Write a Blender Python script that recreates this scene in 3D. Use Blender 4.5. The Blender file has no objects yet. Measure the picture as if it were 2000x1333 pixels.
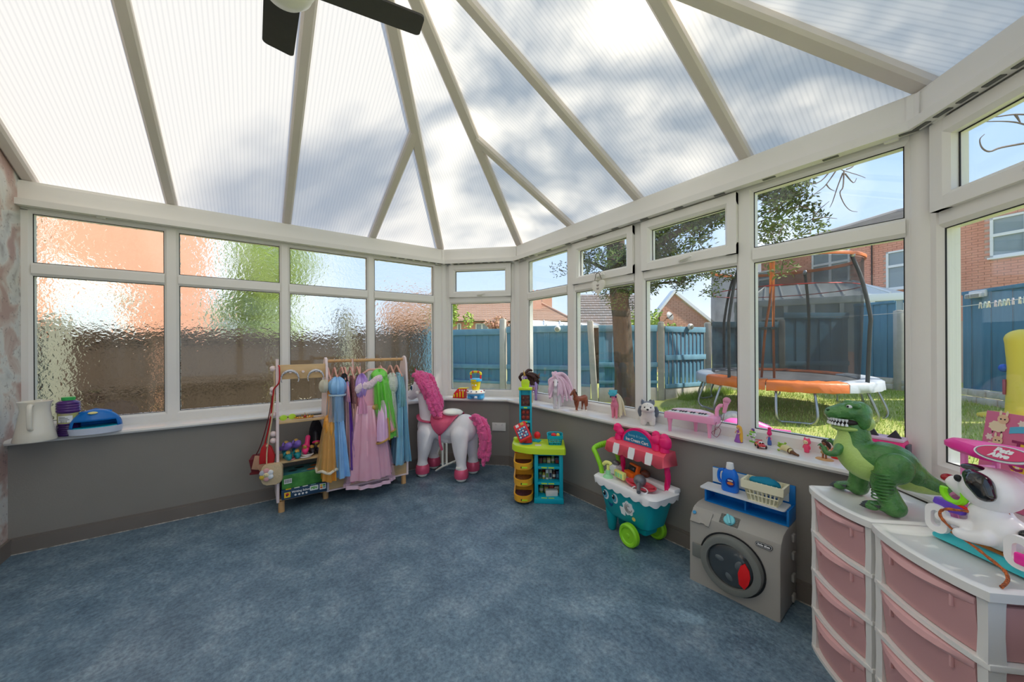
import bpy, bmesh, math, random
from math import sin, cos, pi, radians as R, atan2, sqrt, hypot
from mathutils import Vector as V, Matrix as M, noise as NZ

random.seed(7)
SC = bpy.context.scene
COL = SC.collection

# ---------------------------------------------------------------- camera, sky, sun, exposure
cd = bpy.data.cameras.new('camera')
cam = bpy.data.objects.new('camera', cd)
COL.objects.link(cam)
cd.sensor_width = 36.0
cd.lens = 699.0 / 2000.0 * 36.0
cd.shift_y = 8.5 / 2000.0
cd.clip_start, cd.clip_end = 0.05, 300
cam.matrix_world = M.Translation((0, 0, 1.25)) @ M.Rotation(R(54.1), 4, 'Z') @ M.Rotation(pi / 2, 4, 'X') @ M.Rotation(R(-0.3), 4, 'Z')
SC.camera = cam

w = bpy.data.worlds.new('sky')
SC.world = w
w.use_nodes = True
nt = w.node_tree
nt.nodes.clear()
no = nt.nodes.new('ShaderNodeOutputWorld')
nb = nt.nodes.new('ShaderNodeBackground')
tc = nt.nodes.new('ShaderNodeTexCoord')
sp = nt.nodes.new('ShaderNodeSeparateXYZ')
rp = nt.nodes.new('ShaderNodeValToRGB')
nt.links.new(tc.outputs['Generated'], sp.inputs[0])
nt.links.new(sp.outputs['Z'], rp.inputs[0])
rp.color_ramp.elements[0].position = 0.0
rp.color_ramp.elements[0].color = (0.70, 0.79, 0.91, 1)
rp.color_ramp.elements[1].position = 0.85
rp.color_ramp.elements[1].color = (0.36, 0.52, 0.84, 1)
e = rp.color_ramp.elements.new(0.14); e.color = (0.58, 0.72, 0.94, 1)
e = rp.color_ramp.elements.new(0.32); e.color = (0.43, 0.61, 0.93, 1)
# thin bright cloud
nz = nt.nodes.new('ShaderNodeTexNoise'); nz.inputs['Scale'].default_value = 2.6; nz.inputs['Detail'].default_value = 6
cr = nt.nodes.new('ShaderNodeValToRGB')
cr.color_ramp.elements[0].position = 0.54; cr.color_ramp.elements[1].position = 0.75
mx = nt.nodes.new('ShaderNodeMix'); mx.data_type = 'RGBA'
nt.links.new(tc.outputs['Generated'], nz.inputs['Vector'])
nt.links.new(nz.outputs['Fac'], cr.inputs[0])
nt.links.new(cr.outputs[0], mx.inputs['Factor'])
nt.links.new(rp.outputs[0], mx.inputs['A'])
mx.inputs['B'].default_value = (0.95, 0.97, 1.0, 1)
nt.links.new(mx.outputs['Result'], nb.inputs['Color'])
nb.inputs['Strength'].default_value = 0.58
nt.links.new(nb.outputs[0], no.inputs[0])

sl = bpy.data.lights.new('sun', 'SUN')
sun = bpy.data.objects.new('sun', sl)
COL.objects.link(sun)
SUN = V((0.72, 0.62, 0.95)).normalized()          # from the room towards the sun
sun.rotation_euler = SUN.to_track_quat('Z', 'Y').to_euler()
sun.location = (1, 6, 9)
sl.energy = 2.9
sl.angle = R(2.0)
sl.color = (1.0, 0.94, 0.84)

vs = SC.view_settings
SC.display_settings.display_device = 'sRGB'
vs.view_transform = 'Standard'; vs.look = 'None'; vs.gamma = 1.0; vs.use_curve_mapping = False
vs.exposure = 1.25

# ---------------------------------------------------------------- helpers
def lin(c):
    c = c / 255.0
    return c / 12.92 if c <= 0.04045 else ((c + 0.055) / 1.055) ** 2.4
def rgb(t):
    return (lin(t[0]), lin(t[1]), lin(t[2]), 1.0)
MATS = {}
def mat(name, col, rough=0.5, metal=0.0, spec=0.5, var=0.0, vscale=8.0, col2=None, bump=0.0, bscale=60.0, alpha=1.0, coat=0.0, sheen=0.0, trans=0.0, stretch=None):
    """principled material, mottled between col and col2, with fine relief"""
    if name in MATS: return MATS[name]
    m = bpy.data.materials.new(name); m.use_nodes = True
    n = m.node_tree; p = n.nodes['Principled BSDF']
    p.inputs['Base Color'].default_value = rgb(col)
    p.inputs['Roughness'].default_value = rough
    p.inputs['Metallic'].default_value = metal
    p.inputs['Specular IOR Level'].default_value = spec
    p.inputs['Alpha'].default_value = alpha
    p.inputs['Coat Weight'].default_value = coat
    p.inputs['Sheen Weight'].default_value = sheen
    p.inputs['Transmission Weight'].default_value = trans
    co = None
    if var > 0 or bump > 0:
        t = n.nodes.new('ShaderNodeTexCoord'); co = t.outputs['Object']
        if stretch:
            mp = n.nodes.new('ShaderNodeMapping'); mp.inputs['Scale'].default_value = stretch
            n.links.new(co, mp.inputs[0]); co = mp.outputs[0]
    if var > 0:
        z = n.nodes.new('ShaderNodeTexNoise'); z.inputs['Scale'].default_value = vscale; z.inputs['Detail'].default_value = 5
        n.links.new(co, z.inputs['Vector'])
        q = n.nodes.new('ShaderNodeMapRange'); q.inputs['From Min'].default_value = 0.3; q.inputs['From Max'].default_value = 0.7
        q.inputs['To Min'].default_value = 0; q.inputs['To Max'].default_value = var
        n.links.new(z.outputs['Fac'], q.inputs['Value'])
        x = n.nodes.new('ShaderNodeMix'); x.data_type = 'RGBA'
        x.inputs['A'].default_value = rgb(col); x.inputs['B'].default_value = rgb(col2 or tuple(c * 0.6 for c in col))
        n.links.new(q.outputs[0], x.inputs['Factor']); n.links.new(x.outputs['Result'], p.inputs['Base Color'])
    if bump > 0:
        z = n.nodes.new('ShaderNodeTexNoise'); z.inputs['Scale'].default_value = bscale; z.inputs['Detail'].default_value = 3
        n.links.new(co, z.inputs['Vector'])
        b = n.nodes.new('ShaderNodeBump'); b.inputs['Strength'].default_value = bump; b.inputs['Distance'].default_value = 0.01
        n.links.new(z.outputs['Fac'], b.inputs['Height']); n.links.new(b.outputs[0], p.inputs['Normal'])
    m.diffuse_color = rgb(col)
    MATS[name] = m
    return m

def plastic(name, col, rough=0.35): return mat('plastic_' + name, tuple(min(252, int(c * 1.10 + 4)) for c in col), rough)
def cloth(name, col, col2=None, bump=0.25, bscale=250): return mat('cloth_' + name, col, 0.85, spec=0.2, var=0.35 if col2 else 0.0, vscale=20, col2=col2, bump=bump, bscale=bscale, sheen=0.3)

def fin(bm, ang=38):
    bmesh.ops.recalc_face_normals(bm, faces=bm.faces)
    for f in bm.faces: f.smooth = True
    a = R(ang)
    for e in bm.edges:
        if len(e.link_faces) == 2 and e.calc_face_angle(0) > a: e.smooth = False
def obj(name, bm, m, parent=None, loc=None, rot=None, ang=38, kind=None, label=None, recalc=True):
    if recalc: fin(bm, ang)
    me = bpy.data.meshes.new(name); bm.to_mesh(me); bm.free()
    return mobj(name, me, m, parent, loc, rot, kind, label)
def mobj(name, me, m=None, parent=None, loc=None, rot=None, kind=None, label=None):
    o = bpy.data.objects.new(name, me); COL.objects.link(o)
    if m is not None and len(me.materials) == 0:
        for q in (m if isinstance(m, (list, tuple)) else [m]): me.materials.append(q)
    if parent: o.parent = parent
    if loc is not None: o.location = loc
    if rot is not None: o.rotation_euler = rot
    if kind: o['kind'] = kind
    if label: o['label'] = label
    return o
def tag(o, label, cat, group=None, kind=None):
    o['label'] = label; o['category'] = cat
    if group: o['group'] = group
    if kind: o['kind'] = kind
    return o
def thing(name, label, cat, loc=(0, 0, 0), rz=0.0, group=None, rot=None):
    o = bpy.data.objects.new(name, None); COL.objects.link(o)
    o.empty_display_size = 0.05
    o.location = loc; o.rotation_euler = rot if rot else (0, 0, rz)
    return tag(o, label, cat, group)
def struct(name, bm, m, parent=None, **k):
    return obj(name, bm, m, parent, kind='structure', **k)
def B(): return bmesh.new()
def newfaces(bm, geo, mi):
    if mi:
        for f in geo:
            f.material_index = mi
def box(bm, c, s, rot=None, bev=0.0, seg=2, mi=0, mx=None):
    X = mx if mx is not None else M.Translation(c) @ (rot.to_4x4() if rot is not None else M.Identity(4))
    r = bmesh.ops.create_cube(bm, size=1.0, matrix=X @ M.Diagonal((*s, 1)))
    vs_ = r['verts']
    fs = list({f for v in vs_ for f in v.link_faces})
    if bev > 0:
        es = list({e for v in vs_ for e in v.link_edges})
        q = bmesh.ops.bevel(bm, geom=es, offset=min(bev, 0.49 * min(s)), segments=seg, profile=0.5, affect='EDGES')
        fs = list(set(q['faces']) | {f for f in fs if f.is_valid})
    newfaces(bm, fs, mi)
    return bm
def b3(x0, x1, y0, y1, z0, z1, bm=None, bev=0.0, mi=0):
    bm = bm or B()
    return box(bm, ((x0 + x1) / 2, (y0 + y1) / 2, (z0 + z1) / 2), (abs(x1 - x0), abs(y1 - y0), abs(z1 - z0)), bev=bev, mi=mi)
def frame_of(d):
    d = V(d).normalized()
    u = d.orthogonal().normalized() if abs(d.z) > 0.95 else V((0, 0, 1)).cross(d).normalized()
    return u, d.cross(u).normalized()
def tube(bm, pts, r, seg=10, closed=False, cap=True, mi=0, flat=None):
    """sweep of a circle along pts; r is one radius or one per point; flat=(a,b) scales the section"""
    P = [V(p) for p in pts]; n = len(P)
    rs = r if isinstance(r, (list, tuple)) else [r] * n
    T = []
    for i in range(n):
        a = P[i - 1] if (i > 0 or closed) else P[i]; b = P[(i + 1) % n] if (i < n - 1 or closed) else P[i]
        d = b - a
        T.append(d.normalized() if d.length > 1e-9 else V((0, 0, 1)))
    u, v = frame_of(T[0])
    rings = []
    for i in range(n):
        if i:
            u = (u - T[i] * u.dot(T[i]))
            u = u.normalized() if u.length > 1e-6 else frame_of(T[i])[0]
        v = T[i].cross(u).normalized()
        fa, fb = flat if flat else (1, 1)
        rings.append([bm.verts.new(P[i] + (u * cos(2 * pi * k / seg) * fa + v * sin(2 * pi * k / seg) * fb) * rs[i]) for k in range(seg)])
    fs = []
    for i in range(n if closed else n - 1):
        a, b = rings[i], rings[(i + 1) % n]
        for k in range(seg):
            fs.append(bm.faces.new((a[k], a[(k + 1) % seg], b[(k + 1) % seg], b[k])))
    if cap and not closed:
        fs.append(bm.faces.new(rings[0][::-1])); fs.append(bm.faces.new(rings[-1]))
    newfaces(bm, fs, mi)
    return bm
def rod(bm, a, b, r0, r1=None, seg=14, mi=0): return tube(bm, [a, b], [r0, r0 if r1 is None else r1], seg, mi=mi)
def lathe(bm, prof, seg=24, mx=None, mi=0, sx=1.0, sy=1.0):
    mx = mx or M.Identity(4)
    rings = []
    for r, z in prof:
        if r < 1e-6: rings.append([bm.verts.new(mx @ V((0, 0, z)))])
        else: rings.append([bm.verts.new(mx @ V((r * cos(2 * pi * k / seg) * sx, r * sin(2 * pi * k / seg) * sy, z))) for k in range(seg)])
    fs = []
    for a, b in zip(rings, rings[1:]):
        for k in range(seg):
            k2 = (k + 1) % seg
            if len(a) == 1 and len(b) == 1: continue
            if len(a) == 1: fs.append(bm.faces.new((a[0], b[k2], b[k])))
            elif len(b) == 1: fs.append(bm.faces.new((a[k], a[k2], b[0])))
            else: fs.append(bm.faces.new((a[k], a[k2], b[k2], b[k])))
    if len(rings[0]) > 1: fs.append(bm.faces.new(rings[0][::-1]))
    if len(rings[-1]) > 1: fs.append(bm.faces.new(rings[-1]))
    newfaces(bm, fs, mi)
    return bm
def loft(bm, rings, cap=True, mi=0, closed=False):
    rr = [[bm.verts.new(V(p)) for p in r] for r in rings]
    n = len(rr[0]); fs = []
    for i in range(len(rr) if closed else len(rr) - 1):
        a, b = rr[i], rr[(i + 1) % len(rr)]
        for k in range(n): fs.append(bm.faces.new((a[k], a[(k + 1) % n], b[(k + 1) % n], b[k])))
    if cap and not closed:
        fs.append(bm.faces.new(rr[0][::-1])); fs.append(bm.faces.new(rr[-1]))
    newfaces(bm, fs, mi)
    return bm
def prism(bm, poly, z0, z1, mx=None, mi=0, bev=0.0):
    """poly in local xy, extruded z0..z1, placed by mx"""
    mx = mx or M.Identity(4)
    a = [bm.verts.new(mx @ V((p[0], p[1], z0))) for p in poly]; b = [bm.verts.new(mx @ V((p[0], p[1], z1))) for p in poly]
    n = len(a); fs = [bm.faces.new(a[::-1]), bm.faces.new(b)]
    for k in range(n): fs.append(bm.faces.new((a[k], a[(k + 1) % n], b[(k + 1) % n], b[k])))
    if bev > 0:
        es = list(fs[1].edges)
        q = bmesh.ops.bevel(bm, geom=es, offset=bev, segments=2, profile=0.5, affect='EDGES')
        fs = [f for f in fs if f.is_valid] + q['faces']
    newfaces(bm, fs, mi)
    return bm
def ell(bm, c, r, rot=None, u=16, v=10, mi=0, mx=None):
    X = (mx or M.Identity(4)) @ M.Translation(c) @ (rot.to_4x4() if rot is not None else M.Identity(4)) @ M.Diagonal((*(r if isinstance(r, (tuple, list)) else (r, r, r)), 1))
    q = bmesh.ops.create_uvsphere(bm, u_segments=u, v_segments=v, radius=1.0, matrix=X)
    newfaces(bm, {f for w_ in q['verts'] for f in w_.link_faces}, mi)
    return bm
def RX(d): return M.Rotation(R(d), 3, 'X')
def RY(d): return M.Rotation(R(d), 3, 'Y')
def RZ(d): return M.Rotation(R(d), 3, 'Z')
UPY = M.Rotation(pi / 2, 4, 'X')          # local xy drawn on the xz plane, extruding towards -y
def rrect(w_, h_, r, n=5, cx=0, cy=0):
    p = []
    for (sx, sy, a0) in ((1, 1, 0), (-1, 1, 90), (-1, -1, 180), (1, -1, 270)):
        for i in range(n + 1):
            a = R(a0 + 90 * i / n); p.append((cx + sx * (w_ / 2 - r) + r * cos(a), cy + sy * (h_ / 2 - r) + r * sin(a)))
    return p
def circ(r, n=24, cx=0, cy=0, ry=None): return [(cx + r * cos(2 * pi * k / n), cy + (ry or r) * sin(2 * pi * k / n)) for k in range(n)]
def smooth_pts(pts, n=6):
    """Catmull-Rom through pts"""
    P = [V(p) for p in pts]; o = []
    for i in range(len(P) - 1):
        p0, p1, p2, p3 = P[max(i - 1, 0)], P[i], P[i + 1], P[min(i + 2, len(P) - 1)]
        for k in range(n):
            t = k / n
            o.append(0.5 * ((2 * p1) + (p2 - p0) * t + (2 * p0 - 5 * p1 + 4 * p2 - p3) * t * t + (3 * p1 - p0 - 3 * p2 + p3) * t ** 3))
    o.append(P[-1])
    return o
def smooth_vals(vals, n=6):
    return [p.x for p in smooth_pts([(v_, 0, 0) for v_ in vals], n)]
def body(name, prims, voxel, m, parent=None, it=6, **k):
    """one continuous skin: overlapping volumes fused by a voxel remesh and smoothed"""
    bm = B()
    for p in prims:
        if p[0] == 'e': ell(bm, p[1], p[2], p[3] if len(p) > 3 else None)
        else: 
            pts = smooth_pts(p[1], 5); rs = smooth_vals(p[2], 5)
            tube(bm, pts, rs, 14)
            ell(bm, p[1][0], p[2][0]); ell(bm, p[1][-1], p[2][-1])
    o = obj(name, bm, m, parent, **k)
    a = o.modifiers.new('fuse', 'REMESH'); a.mode = 'VOXEL'; a.voxel_size = voxel; a.use_smooth_shade = True
    s = o.modifiers.new('soften', 'SMOOTH'); s.iterations = it; s.factor = 0.5
    return o
def txt(name, s, size, m, parent, loc, rot=(pi / 2, 0, 0), ext=0.0006, align='CENTER', sx=1.0, bold=0.0, spacing=1.0):
    c = bpy.data.curves.new(name, 'FONT'); c.body = s; c.size = size; c.extrude = ext; c.align_x = align; c.align_y = 'CENTER'
    c.offset = bold; c.space_character = spacing; c.resolution_u = 3
    tmp = bpy.data.objects.new('tmp_lettering', c); COL.objects.link(tmp)
    bpy.context.view_layer.update()
    me = bpy.data.meshes.new_from_object(tmp.evaluated_get(bpy.context.evaluated_depsgraph_get()))
    bpy.data.objects.remove(tmp); bpy.data.curves.remove(c)
    me.materials.clear(); me.materials.append(m)
    o = bpy.data.objects.new(name, me); COL.objects.link(o); o.parent = parent; o.location = loc; o.rotation_euler = rot; o.scale = (sx, 1, 1)
    return o
def copy_tree(o, parent=None):
    c = o.copy(); COL.objects.link(c)
    if parent: c.parent = parent
    for ch in list(o.children): copy_tree(ch, c)
    return c
def clip(poly, a, b, c):
    """keep the part of a convex plan polygon where a*x + b*y <= c"""
    o = []
    for i in range(len(poly)):
        p, q = poly[i], poly[(i + 1) % len(poly)]
        dp, dq = a * p[0] + b * p[1] - c, a * q[0] + b * q[1] - c
        if dp <= 0: o.append(p)
        if dp * dq < 0:
            t = dp / (dp - dq); o.append((p[0] + t * (q[0] - p[0]), p[1] + t * (q[1] - p[1])))
    return o
# ================================================================ room materials
WHITE = mat('upvc_white', (240, 237, 232), 0.35, var=0.25, vscale=3, col2=(228, 223, 216), bump=0.03, bscale=30)
GASKET = mat('gasket_black', (30, 30, 32), 0.6)
GREY = mat('wall_grey_paint', (150, 145, 138), 0.75, var=0.5, vscale=2.5, col2=(140, 135, 128), bump=0.12, bscale=120)
SKIRT = mat('skirting_grey_paint', (130, 121, 114), 0.5, var=0.4, vscale=6, col2=(119, 110, 103))
SEAL = mat('sealant_white', (225, 220, 212), 0.6, var=0.9, vscale=40, col2=(110, 106, 100))
SILLM = mat('sill_white', (236, 233, 228), 0.22, var=0.2, vscale=5, col2=(222, 216, 208))

def floor_material():
    m = bpy.data.materials.new('blue_mottled_vinyl'); m.use_nodes = True
    n = m.node_tree; p = n.nodes['Principled BSDF']; L = n.links
    t = n.nodes.new('ShaderNodeTexCoord')
    a = n.nodes.new('ShaderNodeTexNoise'); a.inputs['Scale'].default_value = 5.5; a.inputs['Detail'].default_value = 9; a.inputs['Roughness'].default_value = 0.72
    b = n.nodes.new('ShaderNodeTexNoise'); b.inputs['Scale'].default_value = 55; b.inputs['Detail'].default_value = 6; b.inputs['Roughness'].default_value = 0.7
    L.new(t.outputs['Object'], a.inputs['Vector']); L.new(t.outputs['Object'], b.inputs['Vector'])
    r1 = n.nodes.new('ShaderNodeValToRGB'); e_ = r1.color_ramp.elements
    e_[0].position = 0.32; e_[0].color = rgb((80, 102, 119)); e_[1].position = 0.68; e_[1].color = rgb((132, 150, 162))
    q = e_.new(0.5); q.color = rgb((104, 127, 143))
    r2 = n.nodes.new('ShaderNodeValToRGB'); e_ = r2.color_ramp.elements
    e_[0].position = 0.36; e_[0].color = (0.18, 0.2, 0.24, 1); e_[1].position = 0.66; e_[1].color = (0.95, 0.95, 0.92, 1)
    L.new(a.outputs['Fac'], r1.inputs[0]); L.new(b.outputs['Fac'], r2.inputs[0])
    x = n.nodes.new('ShaderNodeMix'); x.data_type = 'RGBA'; x.blend_type = 'OVERLAY'; x.inputs['Factor'].default_value = 0.5
    L.new(r1.outputs[0], x.inputs['A']); L.new(r2.outputs[0], x.inputs['B']); L.new(x.outputs['Result'], p.inputs['Base Color'])
    p.inputs['Roughness'].default_value = 0.42
    bu = n.nodes.new('ShaderNodeBump'); bu.inputs['Strength'].default_value = 0.12; bu.inputs['Distance'].default_value = 0.004
    L.new(b.outputs['Fac'], bu.inputs['Height']); L.new(bu.outputs[0], p.inputs['Normal'])
    return m
def wallpaper_material():
    m = bpy.data.materials.new('faded_floral_wallpaper'); m.use_nodes = True
    n = m.node_tree; p = n.nodes['Principled BSDF']; L = n.links
    t = n.nodes.new('ShaderNodeTexCoord')
    a = n.nodes.new('ShaderNodeTexNoise'); a.inputs['Scale'].default_value = 5; a.inputs['Detail'].default_value = 3; a.inputs['Distortion'].default_value = 0.6
    L.new(t.outputs['Object'], a.inputs['Vector'])
    r1 = n.nodes.new('ShaderNodeValToRGB'); e_ = r1.color_ramp.elements
    e_[0].position = 0.38; e_[0].color = rgb((190, 160, 150)); e_[1].position = 0.72; e_[1].color = rgb((150, 140, 136))
    for pos, c in ((0.46, (208, 190, 180)), (0.53, (222, 220, 214)), (0.62, (206, 206, 202))):
        q = e_.new(pos); q.color = rgb(c)
    L.new(a.outputs['Fac'], r1.inputs[0])
    v = n.nodes.new('ShaderNodeTexVoronoi'); v.inputs['Scale'].default_value = 22; v.inputs['Randomness'].default_value = 1
    b = n.nodes.new('ShaderNodeTexNoise'); b.inputs['Scale'].default_value = 30; b.inputs['Detail'].default_value = 4
    L.new(t.outputs['Object'], b.inputs['Vector'])
    mv = n.nodes.new('ShaderNodeMix'); mv.data_type = 'VECTOR'; mv.inputs['Factor'].default_value = 0.12
    L.new(t.outputs['Object'], mv.inputs['A']); L.new(b.outputs['Color'], mv.inputs['B']); L.new(mv.outputs['Result'], v.inputs['Vector'])
    r2 = n.nodes.new('ShaderNodeValToRGB'); e_ = r2.color_ramp.elements
    e_[0].position = 0.16; e_[0].color = (0.45, 0.45, 0.45, 1); e_[1].position = 0.3; e_[1].color = (0, 0, 0, 1)
    L.new(v.outputs['Distance'], r2.inputs[0])
    x = n.nodes.new('ShaderNodeMix'); x.data_type = 'RGBA'; x.inputs['B'].default_value = rgb((128, 112, 106))
    L.new(r2.outputs[0], x.inputs['Factor']); L.new(r1.outputs[0], x.inputs['A']); L.new(x.outputs['Result'], p.inputs['Base Color'])
    p.inputs['Roughness'].default_value = 0.7
    return m
def two_sided(n, f):
    """same reflectance from either face of a pane"""
    ge = n.nodes.new('ShaderNodeNewGeometry'); mr = n.nodes.new('ShaderNodeMapRange')
    mr.inputs['To Min'].default_value = 1.45; mr.inputs['To Max'].default_value = 1 / 1.45
    n.links.new(ge.outputs['Backfacing'], mr.inputs['Value']); n.links.new(mr.outputs[0], f.inputs['IOR'])
def clear_glass():
    m = bpy.data.materials.new('clear_glass'); m.use_nodes = True
    n = m.node_tree; n.nodes.clear(); L = n.links
    o = n.nodes.new('ShaderNodeOutputMaterial'); t = n.nodes.new('ShaderNodeBsdfTransparent'); g = n.nodes.new('ShaderNodeBsdfGlossy'); f = n.nodes.new('ShaderNodeFresnel'); x = n.nodes.new('ShaderNodeMixShader')
    t.inputs['Color'].default_value = (0.97, 0.985, 0.98, 1); g.inputs['Roughness'].default_value = 0.0; two_sided(n, f)
    L.new(f.outputs[0], x.inputs[0]); L.new(t.outputs[0], x.inputs[1]); L.new(g.outputs[0], x.inputs[2]); L.new(x.outputs[0], o.inputs[0])
    return m
def obscure_glass():
    m = bpy.data.materials.new('patterned_obscure_glass'); m.use_nodes = True
    n = m.node_tree; n.nodes.clear(); L = n.links
    o = n.nodes.new('ShaderNodeOutputMaterial'); t = n.nodes.new('ShaderNodeBsdfRefraction'); g = n.nodes.new('ShaderNodeBsdfGlossy'); f = n.nodes.new('ShaderNodeFresnel'); x = n.nodes.new('ShaderNodeMixShader')
    c = n.nodes.new('ShaderNodeTexCoord'); v = n.nodes.new('ShaderNodeTexVoronoi'); z = n.nodes.new('ShaderNodeTexNoise'); mv = n.nodes.new('ShaderNodeMix')
    mv.data_type = 'VECTOR'; mv.inputs['Factor'].default_value = 0.045
    z.inputs['Scale'].default_value = 22; z.inputs['Detail'].default_value = 3
    L.new(c.outputs['Object'], z.inputs['Vector']); L.new(c.outputs['Object'], mv.inputs['A']); L.new(z.outputs['Color'], mv.inputs['B'])
    v.feature = 'SMOOTH_F1'; v.inputs['Scale'].default_value = 34; v.inputs['Smoothness'].default_value = 0.25
    L.new(mv.outputs['Result'], v.inputs['Vector'])
    bu = n.nodes.new('ShaderNodeBump'); bu.inputs['Strength'].default_value = 0.55; bu.inputs['Distance'].default_value = 0.012
    L.new(v.outputs['Distance'], bu.inputs['Height'])
    t.inputs['IOR'].default_value = 1.22; t.inputs['Roughness'].default_value = 0.16; t.inputs['Color'].default_value = (0.96, 0.97, 0.95, 1)
    g.inputs['Roughness'].default_value = 0.04; two_sided(n, f)
    L.new(bu.outputs[0], t.inputs['Normal'])
    L.new(f.outputs[0], x.inputs[0]); L.new(t.outputs[0], x.inputs[1]); L.new(g.outputs[0], x.inputs[2]); L.new(x.outputs[0], o.inputs[0])
    return m
def polycarbonate():
    m = bpy.data.materials.new('opal_multiwall_polycarbonate'); m.use_nodes = True
    n = m.node_tree; n.nodes.clear(); L = n.links
    o = n.nodes.new('ShaderNodeOutputMaterial'); t = n.nodes.new('ShaderNodeBsdfTranslucent'); d = n.nodes.new('ShaderNodeBsdfPrincipled'); x = n.nodes.new('ShaderNodeMixShader')
    uv = n.nodes.new('ShaderNodeUVMap'); uv.uv_map = 'flute'
    wv = n.nodes.new('ShaderNodeTexWave'); wv.wave_type = 'BANDS'; wv.bands_direction = 'X'; wv.inputs['Scale'].default_value = 1 / 0.022 / 3.1831; wv.inputs['Distortion'].default_value = 0.0
    L.new(uv.outputs[0], wv.inputs['Vector'])
    r_ = n.nodes.new('ShaderNodeValToRGB'); e_ = r_.color_ramp.elements
    e_[0].position = 0.0; e_[0].color = (0.65, 0.605, 0.52, 1); e_[1].position = 0.45; e_[1].color = (0.735, 0.682, 0.58, 1)
    L.new(wv.outputs['Fac'], r_.inputs[0]); L.new(r_.outputs[0], t.inputs['Color'])
    d.inputs['Base Color'].default_value = (0.75, 0.75, 0.73, 1); d.inputs['Roughness'].default_value = 0.35
    x.inputs[0].default_value = 0.18
    bu = n.nodes.new('ShaderNodeBump'); bu.inputs['Strength'].default_value = 0.25; bu.inputs['Distance'].default_value = 0.004
    L.new(wv.outputs['Fac'], bu.inputs['Height']); L.new(bu.outputs[0], d.inputs['Normal'])
    L.new(t.outputs[0], x.inputs[1]); L.new(d.outputs[0], x.inputs[2]); L.new(x.outputs[0], o.inputs[0])
    return m
FLOORM, PAPER, GLASS, OBSC, POLY = floor_material(), wallpaper_material(), clear_glass(), obscure_glass(), polycarbonate()

# ================================================================ room shell
INNER = [(-3.53, -1.2), (-3.53, 1.67), (-3.04, 2.16), (-0.276, 2.16), (0.22, 1.664), (0.22, -1.2)]
def offs(d):
    """inner wall line moved outwards by d, mitred"""
    P = [V(p) for p in INNER]; o = []
    nrm = []
    for a, b in zip(P, P[1:]):
        t = (b - a).normalized(); nrm.append(V((-t.y, t.x)))
    for i, p in enumerate(P):
        if i == 0: o.append(p + nrm[0] * d)
        elif i == len(P) - 1: o.append(p + nrm[-1] * d)
        else:
            m_ = (nrm[i - 1] + nrm[i]).normalized(); o.append(p + m_ * (d / m_.dot(nrm[i])))
    return o
SIDE = ['left', 'corner_left', 'front', 'corner_right', 'right']
def band(i, d0, d1, z0, z1, bm=None, bev=0.0):
    a, b = offs(d0), offs(d1)
    bm = bm or B()
    return prism(bm, [a[i], a[i + 1], b[i + 1], b[i]], z0, z1)
for i in range(5):
    struct('wall_' + SIDE[i], band(i, 0, 0.30, -0.25, 0.664), GREY)
    bm = band(i, -0.016, 0, 0, 0.085); bm = band(i, -0.008, 0, 0.085, 0.098, bm)
    struct('baseboard_' + SIDE[i], bm, SKIRT)
    struct('trim_%d' % (i + 1), band(i, -0.021, -0.016, 0, 0.004), SEAL)
    # sill board with a rounded nose
    nose = [(-0.030, 0.664), (-0.042, 0.668), (-0.048, 0.680), (-0.042, 0.692), (-0.030, 0.696), (0.20, 0.696), (0.20, 0.664)]
    ring = []
    for q in (0, 1):
        ring.append([(*(offs(d)[i + q]), z) for d, z in nose])
    struct('sill_' + SIDE[i], loft(B(), ring), SILLM)
fl = B(); prism(fl, [tuple(p) for p in offs(0.02)], -0.06, 0.0)
struct('floor', fl, FLOORM)
# house wall behind and to the left, papered, full height
hw = B(); prism(hw, [(-3.75, 0), (0.45, 0), (0.45, 2.35), (-1.55, 3.32), (-3.75, 2.42)], 0, 0.25, mx=M.Translation((0, -1.2, 0)) @ UPY)
# doorway of the house, with a pale door so that the wall behind the camera is whole
struct('wall_back', hw, PAPER, ang=30)
struct('baseboard_back', b3(-3.53, 0.22, -1.2, -1.184, 0, 0.095), SKIRT)
dr = b3(-2.4, -0.6, -1.2, -1.15, 0, 2.05, bev=0.01)
door = struct('door_1', dr, WHITE)
for s in (-1, 1):
    struct('door_panel', b3(-1.5 + s * 0.45 - 0.36, -1.5 + s * 0.45 + 0.36, -1.16, -1.135, 0.15, 1.9, bev=0.01), GLASS, door)

# ---------------------------------------------------------------- window frames
FD0, FD1 = 0.16, 0.23
ZB, ZG0, ZT0, ZT1, ZH, ZTOP = 0.696, 0.765, 1.718, 1.803, 2.122, 2.20
class Seg:
    """local frame of one window wall: s along the frame line, d outwards, z up"""
    def __init__(self, i):
        a = offs(FD0); self.a = a[i]; self.b = a[i + 1]
        self.t = (self.b - self.a).normalized(); self.n = V((-self.t.y, self.t.x)); self.len = (self.b - self.a).length
    def mx(self):   # columns: s, d, z
        m_ = M.Identity(4)
        m_.col[0][:3] = (self.t.x, self.t.y, 0); m_.col[1][:3] = (self.n.x, self.n.y, 0); m_.col[2][:3] = (0, 0, 1); m_.col[3][:3] = (self.a.x, self.a.y, 0)
        return m_
def bar_v(bm, s0, s1, z0, z1, mxx, bl=True, br=True, d0=0.0, d1=0.07, ch=0.016):
    """upright bar with chamfered glazing beads; section in (s,d)"""
    sec = [(s0 + (ch if bl else 0), d0), (s1 - (ch if br else 0), d0)]
    if br: sec += [(s1, d0 + 0.016)]
    sec += [(s1, d1), (s0, d1)]
    if bl: sec += [(s0, d0 + 0.016)]
    return prism(bm, sec, z0, z1, mx=mxx)
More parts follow.
